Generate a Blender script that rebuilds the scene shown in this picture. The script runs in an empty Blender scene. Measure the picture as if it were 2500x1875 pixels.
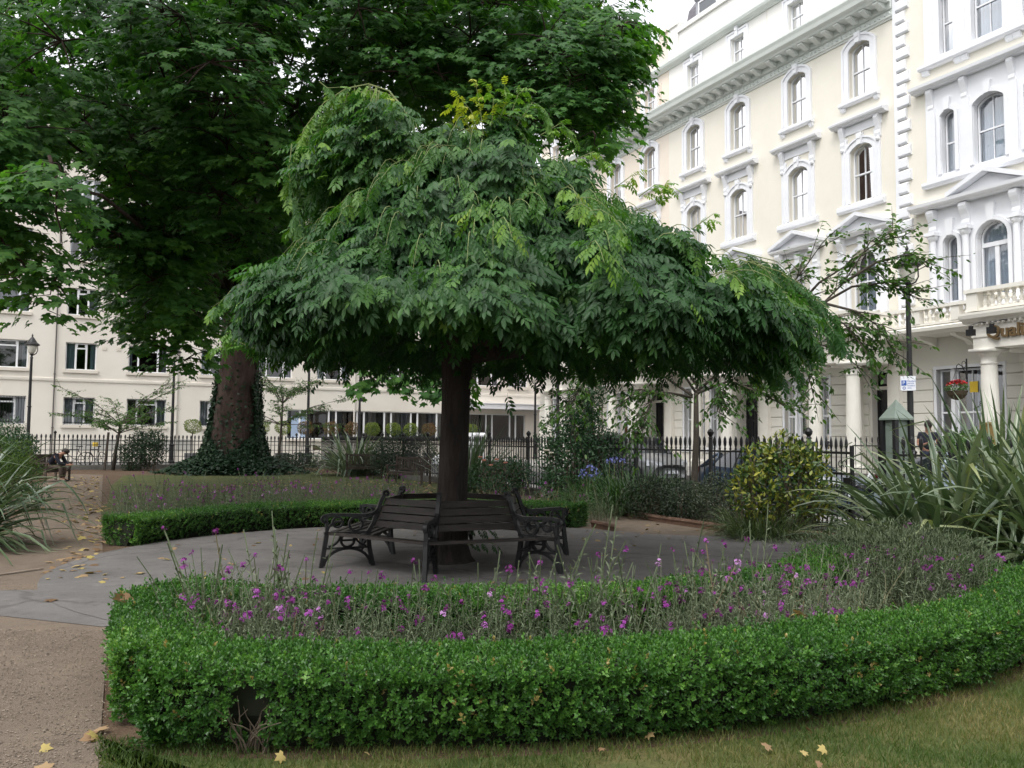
import bpy, math, random
import numpy as np
from mathutils import Vector, Matrix

random.seed(11)
rng = np.random.default_rng(11)
SC = bpy.context.scene
COL = SC.collection
TH = math.radians(27)
SN, CS = math.sin(TH), math.cos(TH)
PI = math.pi


def site(u, v, z=0.0):
    """Street grid of the square: u runs along the rear building, v along the terrace."""
    return (u * CS - v * SN, u * SN + v * CS, z)


# ------------------------------------------------------------------ camera
F_PX = 2080.0
PITCH, ROLL, EYE = math.radians(3.75), math.radians(0.46), 1.55
cam_d = bpy.data.cameras.new("camera")
cam = bpy.data.objects.new("camera", cam_d)
COL.objects.link(cam)
fw = Vector((0, math.cos(PITCH), math.sin(PITCH)))
up0 = Vector((0, -math.sin(PITCH), math.cos(PITCH)))
r0 = Vector((1, 0, 0))
rt = r0 * math.cos(ROLL) + up0 * math.sin(ROLL)
upv = -r0 * math.sin(ROLL) + up0 * math.cos(ROLL)
M = Matrix((rt, upv, -fw)).transposed().to_4x4()
M.translation = (0, 0, EYE)
cam.matrix_world = M
cam_d.sensor_fit = 'HORIZONTAL'
cam_d.sensor_width = 36.0
cam_d.lens = 36.0 * F_PX / 2500.0
cam_d.clip_start = 0.05
cam_d.clip_end = 2000
SC.camera = cam


def pt(px, py, depth):
    """Survey helper: the place seen at a photo pixel, at a given distance ahead."""
    d = fw + rt * ((px - 1250) / F_PX) - upv * ((py - 937.5) / F_PX)
    t = depth / d.y
    return Vector((d.x * t, d.y * t, EYE + d.z * t))


# ------------------------------------------------------------------ materials
def newmat(name):
    m = bpy.data.materials.new(name)
    m.use_nodes = True
    nt = m.node_tree
    nt.nodes.clear()
    out = nt.nodes.new('ShaderNodeOutputMaterial')
    return m, nt, out


def _ramp(nt, cols, pos=None):
    r = nt.nodes.new('ShaderNodeValToRGB')
    e = r.color_ramp.elements
    n = len(cols)
    for i, c in enumerate(cols):
        p = pos[i] if pos else i / max(1, n - 1)
        el = e[i] if i < 2 else e.new(p)
        el.position = p
        el.color = (*c, 1)
    return r


def mat(name, cols, rough=0.6, scale=4.0, detail=5.0, bump=0.0, bscale=None, metal=0.0, spec=0.4, coat=0.0, stretch=None, pos=None):
    """Painted / mineral surface: noise-mixed colours with optional bump."""
    m, nt, out = newmat(name)
    b = nt.nodes.new('ShaderNodeBsdfPrincipled')
    nt.links.new(b.outputs[0], out.inputs[0])
    b.inputs['Roughness'].default_value = rough
    b.inputs['Metallic'].default_value = metal
    b.inputs['Specular IOR Level'].default_value = spec
    b.inputs['Coat Weight'].default_value = coat
    if isinstance(cols[0], (int, float)):
        cols = [cols]
    tc = nt.nodes.new('ShaderNodeTexCoord')
    vec = tc.outputs['Object']
    if stretch:
        mp = nt.nodes.new('ShaderNodeMapping')
        mp.inputs['Scale'].default_value = stretch
        nt.links.new(vec, mp.inputs[0])
        vec = mp.outputs[0]
    if len(cols) == 1:
        b.inputs['Base Color'].default_value = (*cols[0], 1)
    else:
        n = nt.nodes.new('ShaderNodeTexNoise')
        n.inputs['Scale'].default_value = scale
        n.inputs['Detail'].default_value = detail
        n.inputs['Roughness'].default_value = 0.65
        nt.links.new(vec, n.inputs['Vector'])
        r = _ramp(nt, cols, pos or [0.3 + 0.4 * i / (len(cols) - 1) for i in range(len(cols))])
        nt.links.new(n.outputs['Fac'], r.inputs[0])
        nt.links.new(r.outputs[0], b.inputs['Base Color'])
    if bump:
        n2 = nt.nodes.new('ShaderNodeTexNoise')
        n2.inputs['Scale'].default_value = bscale or scale * 6
        n2.inputs['Detail'].default_value = 6
        nt.links.new(vec, n2.inputs['Vector'])
        bp = nt.nodes.new('ShaderNodeBump')
        bp.inputs['Strength'].default_value = bump
        bp.inputs['Distance'].default_value = 0.05
        nt.links.new(n2.outputs['Fac'], bp.inputs['Height'])
        nt.links.new(bp.outputs[0], b.inputs['Normal'])
    return m


def leafmat(name, cols, trans=0.3, tcol=None, rough=0.42, spec=0.45, pos=None):
    """Leaf: per-leaf tint attribute through a ramp, a little light passes through the blade."""
    m, nt, out = newmat(name)
    at = nt.nodes.new('ShaderNodeAttribute')
    at.attribute_name = 'tint'
    r = _ramp(nt, cols, pos)
    nt.links.new(at.outputs['Fac'], r.inputs[0])
    b = nt.nodes.new('ShaderNodeBsdfPrincipled')
    b.inputs['Roughness'].default_value = rough
    b.inputs['Specular IOR Level'].default_value = spec
    nt.links.new(r.outputs[0], b.inputs['Base Color'])
    t = nt.nodes.new('ShaderNodeBsdfTranslucent')
    mx = nt.nodes.new('ShaderNodeMix')
    mx.data_type = 'RGBA'
    mx.blend_type = 'MULTIPLY'
    mx.inputs['Factor'].default_value = 1.0
    nt.links.new(r.outputs[0], mx.inputs['A'])
    mx.inputs['B'].default_value = (*(tcol or (1.6, 1.7, 0.7)), 1)
    nt.links.new(mx.outputs['Result'], t.inputs[0])
    ms = nt.nodes.new('ShaderNodeMixShader')
    ms.inputs[0].default_value = trans
    nt.links.new(b.outputs[0], ms.inputs[1])
    nt.links.new(t.outputs[0], ms.inputs[2])
    nt.links.new(ms.outputs[0], out.inputs[0])
    return m


def glassmat(name, tint=(0.62, 0.68, 0.72), refl=0.06):
    m, nt, out = newmat(name)
    tr = nt.nodes.new('ShaderNodeBsdfTransparent')
    tr.inputs[0].default_value = (*tint, 1)
    gl = nt.nodes.new('ShaderNodeBsdfGlossy')
    gl.inputs['Roughness'].default_value = 0.02
    fr = nt.nodes.new('ShaderNodeFresnel')
    fr.inputs[0].default_value = 1.5
    ad = nt.nodes.new('ShaderNodeMath')
    ad.operation = 'ADD'
    ad.inputs[1].default_value = refl
    ad.use_clamp = True
    nt.links.new(fr.outputs[0], ad.inputs[0])
    ms = nt.nodes.new('ShaderNodeMixShader')
    nt.links.new(ad.outputs[0], ms.inputs[0])
    nt.links.new(tr.outputs[0], ms.inputs[1])
    nt.links.new(gl.outputs[0], ms.inputs[2])
    nt.links.new(ms.outputs[0], out.inputs[0])
    return m


# ------------------------------------------------------------------ objects
def tag(o, label=None, cat=None, group=None, kind=None):
    if label: o['label'] = label
    if cat: o['category'] = cat
    if group: o['group'] = group
    if kind: o['kind'] = kind
    return o


def empty(name, loc=(0, 0, 0), rz=0.0):
    o = bpy.data.objects.new(name, None)
    o.location = loc
    o.rotation_euler = (0, 0, rz)
    o.empty_display_size = 0.2
    COL.objects.link(o)
    return o


def thing(name, label, cat, loc=(0, 0, 0), rz=0.0, group=None):
    return tag(empty(name, loc, rz), label, cat, group)


def link(name, mesh, parent=None, loc=None, rz=None):
    o = bpy.data.objects.new(name, mesh)
    COL.objects.link(o)
    if parent: o.parent = parent
    if loc is not None: o.location = loc
    if rz is not None: o.rotation_euler = (0, 0, rz)
    return o


KIDS = {}


def kids_index():
    KIDS.clear()
    for o in SC.objects:
        if o.parent: KIDS.setdefault(o.parent.name, []).append(o)


def copy_tree(o, parent=None):
    c = o.copy()
    COL.objects.link(c)
    if parent: c.parent = parent
    for ch in KIDS.get(o.name, []):
        copy_tree(ch, c)
    return c


class MB:
    def __init__(s):
        s.v, s.f = [], []

    def add(s, vs, fs):
        b = len(s.v)
        s.v.extend(tuple(p) for p in vs)
        s.f.extend(tuple(b + i for i in f) for f in fs)
        return s

    def box(s, x0, x1, y0, y1, z0, z1):
        return s.add([(x0, y0, z0), (x1, y0, z0), (x1, y1, z0), (x0, y1, z0), (x0, y0, z1), (x1, y0, z1), (x1, y1, z1), (x0, y1, z1)],
                     [(3, 2, 1, 0), (4, 5, 6, 7), (0, 1, 5, 4), (1, 2, 6, 5), (2, 3, 7, 6), (3, 0, 4, 7)])

    def bar(s, p, q, w, h, roll=0.0):
        """Box along p->q, w across (horizontal), h the other way."""
        p, q = Vector(p), Vector(q)
        d = (q - p).normalized()
        a = Vector((0, 0, 1)) if abs(d.z) < 0.99 else Vector((0, 1, 0))
        x = d.cross(a).normalized()
        y = x.cross(d)
        if roll:
            x, y = x * math.cos(roll) + y * math.sin(roll), y * math.cos(roll) - x * math.sin(roll)
        vs = []
        for c in (p, q):
            for i, j in ((-1, -1), (1, -1), (1, 1), (-1, 1)):
                vs.append(c + x * (i * w / 2) + y * (j * h / 2))
        return s.add(vs, [(0, 1, 2, 3), (7, 6, 5, 4), (0, 4, 5, 1), (1, 5, 6, 2), (2, 6, 7, 3), (3, 7, 4, 0)])

    def prism(s, prof, x0, x1):
        """Profile of (y, z) points run from x0 to x1."""
        n = len(prof)
        vs = [(x0, y, z) for y, z in prof] + [(x1, y, z) for y, z in prof]
        fs = [tuple(range(n))[::-1], tuple(range(n, 2 * n))]
        fs += [(i, (i + 1) % n, n + (i + 1) % n, n + i) for i in range(n)]
        return s.add(vs, fs)

    def slab(s, poly, y0, y1):
        """Polygon of (x, z) points given thickness y0..y1."""
        n = len(poly)
        vs = [(x, y0, z) for x, z in poly] + [(x, y1, z) for x, z in poly]
        fs = [tuple(range(n)), tuple(range(n, 2 * n))[::-1]]
        fs += [(i, n + i, n + (i + 1) % n, (i + 1) % n) for i in range(n)]
        return s.add(vs, fs)

    def sheet(s, poly, z):
        return s.add([(x, y, z) for x, y in poly], [tuple(range(len(poly)))])

    def ring(s, inner, outer, y0, y1):
        """Strip between two (x, z) outlines with faces at y1 and both edges down to y0."""
        n = len(inner)
        vs = [(x, y1, z) for x, z in inner] + [(x, y1, z) for x, z in outer] + [(x, y0, z) for x, z in inner] + [(x, y0, z) for x, z in outer]
        fs = []
        for i in range(n - 1):
            fs += [(i, n + i, n + i + 1, i + 1), (2 * n + i, i, i + 1, 2 * n + i + 1), (n + i, 3 * n + i, 3 * n + i + 1, n + i + 1)]
        fs += [(0, 2 * n, 3 * n, n), (n - 1, 2 * n - 1, 4 * n - 1, 3 * n - 1)]
        return s.add(vs, fs)

    def lathe(s, cx, cy, prof, n=16, z0=0.0):
        vs, fs = [], []
        for r, z in prof:
            for k in range(n):
                a = 2 * PI * k / n
                vs.append((cx + r * math.cos(a), cy + r * math.sin(a), z0 + z))
        for j in range(len(prof) - 1):
            for k in range(n):
                k2 = (k + 1) % n
                fs.append((j * n + k, j * n + k2, (j + 1) * n + k2, (j + 1) * n + k))
        fs.append(tuple(range(n))[::-1])
        fs.append(tuple((len(prof) - 1) * n + k for k in range(n)))
        return s.add(vs, fs)

    def tube(s, pts, rad, n=8, cap=True):
        pts = [Vector(p) for p in pts]
        if isinstance(rad, (int, float)): rad = [rad] * len(pts)
        vs, fs = [], []
        t0 = (pts[1] - pts[0]).normalized()
        a = Vector((0, 0, 1)) if abs(t0.z) < 0.9 else Vector((1, 0, 0))
        x = t0.cross(a).normalized()
        for i, p in enumerate(pts):
            t = (pts[min(i + 1, len(pts) - 1)] - pts[max(i - 1, 0)])
            t = t.normalized() if t.length > 1e-9 else t0
            x = (x - t * x.dot(t)).normalized()
            y = t.cross(x)
            for k in range(n):
                an = 2 * PI * k / n
                vs.append(p + (x * math.cos(an) + y * math.sin(an)) * rad[i])
        for i in range(len(pts) - 1):
            for k in range(n):
                k2 = (k + 1) % n
                fs.append((i * n + k, i * n + k2, (i + 1) * n + k2, (i + 1) * n + k))
        if cap:
            fs.append(tuple(range(n))[::-1])
            fs.append(tuple((len(pts) - 1) * n + k for k in range(n)))
        return s.add(vs, fs)

    def torus(s, c, R, r, axis=(0, 1, 0), n=28, m=8, a0=0.0, a1=2 * PI):
        ax = Vector(axis).normalized()
        u = ax.orthogonal().normalized()
        w = ax.cross(u)
        full = abs(a1 - a0 - 2 * PI) < 1e-6
        pts = [Vector(c) + (u * math.cos(a) + w * math.sin(a)) * R for a in (a0 + (a1 - a0) * i / n for i in range(n + 1))]
        if full:
            pts.append(pts[1])
            return s.tube(pts[:-1], r, m, cap=False)
        return s.tube(pts, r, m)

    def mesh(s, name, m, smooth=False):
        me = bpy.data.meshes.new(name)
        me.from_pydata(s.v, [], s.f)
        if m: me.materials.append(m)
        if smooth:
            me.polygons.foreach_set('use_smooth', [True] * len(me.polygons))
        me.update()
        return me

    def build(s, name, m, parent=None, smooth=False, loc=None, rz=None):
        return link(name, s.mesh(name, m, smooth), parent, loc, rz)


# ------------------------------------------------------------------ scattered leaves (numpy)
class LM:
    """Collects many transformed copies of small templates into one mesh with a tint attribute."""

    def __init__(s):
        s.V, s.L, s.T, s.MI, s.TI, s.n = [], [], [], [], [], 0

    def put(s, tmpl, P, R, scale, tint, mi=0):
        tv, tf = tmpl
        n, k = len(P), len(tv)
        if n == 0: return s
        scale = np.broadcast_to(np.asarray(scale, float), (n,))
        V = np.einsum('nij,kj->nki', R, tv) * scale[:, None, None] + P[:, None, :]
        s.V.append(V.reshape(-1, 3))
        lt = np.array([len(f) for f in tf])
        fl = np.concatenate([np.array(f) for f in tf])
        s.L.append((fl[None, :] + (np.arange(n) * k)[:, None] + s.n).ravel())
        s.T.append(np.tile(lt, n))
        s.MI.append(np.full(n * len(tf), mi))
        s.TI.append(np.repeat(np.broadcast_to(np.asarray(tint, float), (n,)), k))
        s.n += n * k
        return s

    def raw(s, V, faces, tint, mi=0):
        V = np.asarray(V, float)
        s.V.append(V)
        s.L.append(np.concatenate([np.array(f) for f in faces]) + s.n)
        s.T.append(np.array([len(f) for f in faces]))
        s.MI.append(np.full(len(faces), mi))
        s.TI.append(np.broadcast_to(np.asarray(tint, float), (len(V),)))
        s.n += len(V)
        return s

    def mesh(s, name, mats):
        V = np.concatenate(s.V); L = np.concatenate(s.L); T = np.concatenate(s.T)
        me = bpy.data.meshes.new(name)
        me.vertices.add(len(V)); me.vertices.foreach_set('co', V.astype(np.float32).ravel())
        me.loops.add(len(L)); me.loops.foreach_set('vertex_index', L.astype(np.int32))
        me.polygons.add(len(T))
        st = np.concatenate([[0], np.cumsum(T)[:-1]])
        me.polygons.foreach_set('loop_start', st.astype(np.int32))
        me.polygons.foreach_set('loop_total', T.astype(np.int32))
        me.polygons.foreach_set('material_index', np.concatenate(s.MI).astype(np.int32))
        a = me.attributes.new('tint', 'FLOAT', 'POINT')
        a.data.foreach_set('value', np.clip(np.concatenate(s.TI), 0, 1).astype(np.float32))
        for m in (mats if isinstance(mats, (list, tuple)) else [mats]): me.materials.append(m)
        me.update(calc_edges=True)
        return me

    def build(s, name, mats, parent=None, loc=None):
        return link(name, s.mesh(name, mats), parent, loc)


def unit(a):
    return a / np.maximum(np.linalg.norm(a, axis=-1, keepdims=True), 1e-9)


def frames(f, n):
    """Rotation matrices with y along f and z as near n as possible."""
    f = unit(f)
    x = unit(np.cross(f, n))
    z = np.cross(x, f)
    return np.stack([x, f, z], axis=-1)


def randdir(n):
    return unit(rng.normal(size=(n, 3)))


def leaf_t(L=1.0, w=0.4, fold=0.06, droop=0.1):
    v = np.array([(0, 0, 0), (w * .42, L * .3, fold), (w * .42, L * .62, fold * .6 - droop * .4), (0, L, -droop),
                  (-w * .42, L * .62, fold * .6 - droop * .4), (-w * .42, L * .3, fold)])
    return v, [(0, 1, 2, 3), (0, 3, 4, 5)]


def merge_t(items):
    vs, fs, b = [], [], 0
    for v, f in items:
        vs.append(v); fs += [tuple(i + b for i in q) for q in f]; b += len(v)
    return np.concatenate(vs), fs


def xf(tm, R, p, sc=1.0):
    return (tm[0] @ np.asarray(R).T) * sc + np.asarray(p), tm[1]


def pinnate_t(pairs=4, L=1.0, ll=0.36, lw=0.14, seed=0, hang=0.5):
    r = np.random.default_rng(seed)
    it = []
    rach = []
    for k in range(6):
        s = k / 5
        rach.append((0, L * s, -0.18 * s * s * L))
    rv = np.array([(dx, y, z) for (x, y, z) in rach for dx in (-.006, .006)])
    it.append((rv, [(2 * k, 2 * k + 1, 2 * k + 3, 2 * k + 2) for k in range(5)]))
    for k in range(pairs):
        s = 0.3 + 0.62 * k / (pairs - 1)
        p = np.array((0, L * s, -0.18 * s * s * L))
        for sd in (-1, 1):
            f = np.array([sd * (1.0 + r.uniform(-.1, .2)), 0.75 + r.uniform(-.15, .3), -hang + r.uniform(-.25, .15)])
            n = np.array([sd * -0.2 + r.uniform(-.2, .2), r.uniform(-.2, .2), 1.0])
            R = frames(f[None], n[None])[0]
            it.append(xf(leaf_t(1, lw / ll, .05, .12), R, p, ll * (0.85 + 0.3 * r.random()) * (1 if k else .8)))
    R = frames(np.array([[r.uniform(-.1, .1), 1, -.45]]), np.array([[0, .3, 1.]]))[0]
    it.append(xf(leaf_t(1, lw / ll, .05, .12), R, (0, L, -.18 * L), ll * 1.1))
    return merge_t(it)


def star_t():
    """Five-lobed plane leaf, stalk at the origin, about one unit long."""
    o = [(0, .06), (.26, -.06), (.62, .1), (.40, .32), (.60, .66), (.24, .60), (0, 1.02), (-.24, .60), (-.60, .66), (-.40, .32), (-.62, .1), (-.26, -.06)]
    v = [(0, .3, .05)] + [(x, y, -.16 * (x * x + (y - .3) ** 2) * 1.6) for x, y in o]
    n = len(o)
    return np.array(v), [(0, 1 + i, 1 + (i + 1) % n) for i in range(n)]


def fbm(p, s, seed=0):
    """Cheap smooth 3-D variation, about -1..1."""
    r = np.random.default_rng(seed)
    out = np.zeros(len(p))
    for o in range(3):
        k = s * (1.9 ** o)
        for _ in range(3):
            d = r.normal(size=3); d /= np.linalg.norm(d)
            out += np.sin(p @ d * k + r.uniform(0, 6.3)) / (1.6 ** o) / 3.6
    return out
# ------------------------------------------------------------------ shared materials
M_CREAM = mat('cream_stucco', [(.75, .715, .62), (.79, .755, .67)], .75, 1.2, bump=.08, bscale=30)
M_CREAM_GF = mat('cream_ground_floor', [(.68, .655, .59), (.735, .71, .645)], .7, 1.0, bump=.06, bscale=30)
M_PEACH = mat('peach_stucco', [(.75, .67, .57), (.79, .71, .62)], .75, 1.2, bump=.08, bscale=30)
M_ATTIC = mat('white_stucco', [(.80, .79, .75), (.84, .83, .80)], .75, 1.1, bump=.06, bscale=30)
M_TRIM = mat('white_trim', [(.76, .77, .80), (.81, .82, .85)], .5, 1.6, bump=.03, bscale=40)
M_TRIM_C = mat('grey_green_cornice', [(.62, .66, .63), (.69, .72, .69)], .6, 1.5, bump=.05, bscale=30)
M_PORTICO = mat('portico_paint', [(.74, .71, .64), (.80, .775, .71)], .55, 1.0, bump=.04, bscale=24)
M_RENDER = mat('rear_wall_render', [(.66, .61, .535), (.70, .655, .58), (.73, .69, .62)], .85, .35, 6, bump=.08, bscale=20)
M_SILL = mat('rear_sill_stone', [(.64, .58, .50), (.69, .64, .56)], .8, 2, bump=.05)
M_UPVC = mat('white_window_plastic', [(.78, .79, .80)], .35)
M_GLASS = glassmat('window_glass', (.70, .76, .82), .13)
M_GLASS_D = glassmat('dark_window_glass', (.32, .34, .36), .05)
M_GLASS_C = glassmat('casement_glass', (.60, .64, .68), .08)
M_CURT = mat('net_curtain', [(.60, .62, .66), (.74, .76, .80)], .9, 3, stretch=(6, 6, .3))
M_CURT_B = mat('heavy_curtain', [(.42, .44, .47), (.54, .56, .59)], .9, 3, stretch=(6, 6, .3))
M_CURT_T = mat('pale_teal_curtain', [(.42, .56, .58), (.52, .64, .66)], .9, 3, stretch=(6, 6, .3))
M_SLATE = mat('slate', [(.10, .095, .11), (.17, .16, .18)], .6, 9, bump=.3, bscale=40)
M_BLACK = mat('black_gloss_door', [(.012, .012, .015)], .25)
M_IRON = mat('black_iron', [(.010, .010, .011), (.018, .018, .019)], .45, 8, bump=.05, bscale=60)
M_LEAD = mat('lead_grey', [(.28, .29, .32), (.36, .37, .40)], .5, 4)
M_BRONZE = mat('bronze_letters', [(.16, .105, .05), (.24, .165, .085)], .4, 6, metal=.4)
M_STEP = mat('step_stone', [(.40, .39, .36), (.50, .48, .45)], .8, 5, bump=.1)
M_BRASS = mat('old_brass', [(.30, .20, .07), (.42, .29, .12)], .4, 12, metal=.5)
M_DARKIN = mat('dark_interior', [(.03, .03, .034)], .9)  # near-black backing colour stands in for the gloom of unlit rooms
M_NUM = mat('number_black', [(.02, .02, .025)], .4)
M_WHITE = mat('sign_white', [(.74, .76, .80)], .45)
M_BLUE = mat('sign_blue', [(.03, .10, .38)], .45)
M_YELLOW = mat('yellow_paper', [(.75, .52, .05)], .6)
M_PIPE = mat('pipe_paint', [(.60, .57, .52)], .5)
M_PIPE_D = mat('dark_pipe_paint', [(.10, .09, .085)], .5)


def arc_outline(w, h, rise, off=0.0, n=10):
    if rise <= 0:
        return [(-w / 2 - off, 0), (-w / 2 - off, h + off), (w / 2 + off, h + off), (w / 2 + off, 0)]
    r = (w * w / 4 + rise * rise) / (2 * rise)
    zc = h - r
    th = math.asin(min(1.0, (w / 2 + off) / (r + off)))
    pts = [(-w / 2 - off, 0)]
    for i in range(n + 1):
        a = -th + 2 * th * i / n
        pts.append(((r + off) * math.sin(a), zc + (r + off) * math.cos(a)))
    pts.append((w / 2 + off, 0))
    return pts


def wall_holes(mb, x0, x1, z0, z1, holes, y=0.0, rev=0.28):
    xs = sorted({x0, x1, *[c - w / 2 for c, zb, w, h, r in holes], *[c + w / 2 for c, zb, w, h, r in holes]})
    zs = sorted({z0, z1, *[zb for c, zb, w, h, r in holes], *[zb + h for c, zb, w, h, r in holes]})
    xs = [x for x in xs if x0 - 1e-6 <= x <= x1 + 1e-6]
    zs = [z for z in zs if z0 - 1e-6 <= z <= z1 + 1e-6]
    for i in range(len(xs) - 1):
        for j in range(len(zs) - 1):
            cx, cz = (xs[i] + xs[i + 1]) / 2, (zs[j] + zs[j + 1]) / 2
            if any(abs(cx - c) < w / 2 and zb < cz < zb + h for c, zb, w, h, r in holes): continue
            mb.add([(xs[i], y, zs[j]), (xs[i + 1], y, zs[j]), (xs[i + 1], y, zs[j + 1]), (xs[i], y, zs[j + 1])], [(3, 2, 1, 0)])
    for c, zb, w, h, r in holes:
        o = [(c + px, zb + pz) for px, pz in arc_outline(w, h, r)]
        o2 = o + [o[0]]
        for i in range(len(o2) - 1):
            (ax, az), (bx, bz) = o2[i], o2[i + 1]
            mb.add([(ax, y, az), (bx, y, bz), (bx, y - rev, bz), (ax, y - rev, az)], [(0, 1, 2, 3)])
        if r > 0:
            for i in range(1, len(o) - 2):
                (ax, az), (bx, bz) = o[i], o[i + 1]
                mb.add([(ax, y, az), (bx, y, bz), (bx, y, zb + h), (ax, y, zb + h)], [(3, 2, 1, 0)])


def sash_meshes(name, w, h, rise, bars=1, rail=True, curt='full', y=-.2, mt=None, cm=None):
    """frame, pane and curtain meshes of one light, centred on x, sill at z = 0."""
    fr = MB()
    fr.ring(arc_outline(w - .12, h - .06, rise * .95), arc_outline(w + .004, h + .002, rise), y - .05, y + .03)
    fr.box(-w / 2 + .06, w / 2 - .06, y - .05, y + .03, 0.0, .08)
    if rail: fr.box(-w / 2 + .06, w / 2 - .06, y - .04, y + .035, h * .48, h * .48 + .055)
    for k in range(bars):
        bx = -w / 2 + w * (k + 1) / (bars + 1)
        fr.box(bx - .014, bx + .014, y - .03, y + .02, .08, h * .48 if rail else h - .06)
        if rail: fr.box(bx - .014, bx + .014, y - .03, y + .02, h * .48 + .055, h - .07)
    pa = MB()
    o = arc_outline(w - .1, h - .05, rise * .95)
    pa.add([(x, y - .012, z) for x, z in o], [tuple(range(len(o)))[::-1]])
    cu = MB()

    def drape(xa, xb, ph):
        n = max(4, int((xb - xa) * 44))
        vs, fs = [], []
        for i in range(n + 1):
            x = xa + (xb - xa) * i / n
            d = .03 * math.sin(i * 1.25 + ph) + .012 * math.sin(i * .37 + ph * 2)
            vs += [(x, y - .16 + d, .04), (x, y - .16 + d * .7, h + .02)]
            if i: fs.append((2 * i - 2, 2 * i, 2 * i + 1, 2 * i - 1))
        cu.add(vs, fs)
    if curt == 'full': drape(-w / 2, w / 2, .3)
    elif curt == 'sides':
        drape(-w / 2, -w * .18, .5); drape(w * .22, w / 2, 2.1)
    elif curt == 'part':
        drape(-w * .1, w / 2, 1.0)
    elif curt == 'one':
        drape(-w / 2, -w * .05, 1.0)
    mt = mt or M_TRIM
    return [('sash_frame', fr.mesh(name + '_frame', mt)), ('pane', pa.mesh(name + '_pane', M_GLASS)),
            ('curtain', cu.mesh(name + '_curtain', cm or M_CURT) if cu.v else None)]


def scroll(mb, x, z0, z1, w=.16, dep=.22):
    """Console bracket: a stepped scroll against the wall."""
    h = z1 - z0
    prof = [(.0, z1), (dep, z1), (dep + .02, z1 - h * .14), (dep - .02, z1 - h * .28), (dep * .62, z1 - h * .5), (dep * .45, z1 - h * .7),
            (dep * .55, z1 - h * .85), (dep * .4, z0), (.0, z0)]
    mb.prism(prof, x - w / 2, x + w / 2)


def keystone(mb, zc, w=.24, h=.36, d=.14):
    mb.slab([(-w * .36, zc - .03), (w * .36, zc - .03), (w / 2, zc + h), (-w / 2, zc + h)], 0.0, d)
    mb.box(-w * .3, w * .3, d, d + .03, zc + h * .45, zc + h * .8)


PROTO = {}


def proto(name, surround, lights, holes):
    PROTO[name] = (surround, lights, holes)


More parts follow.
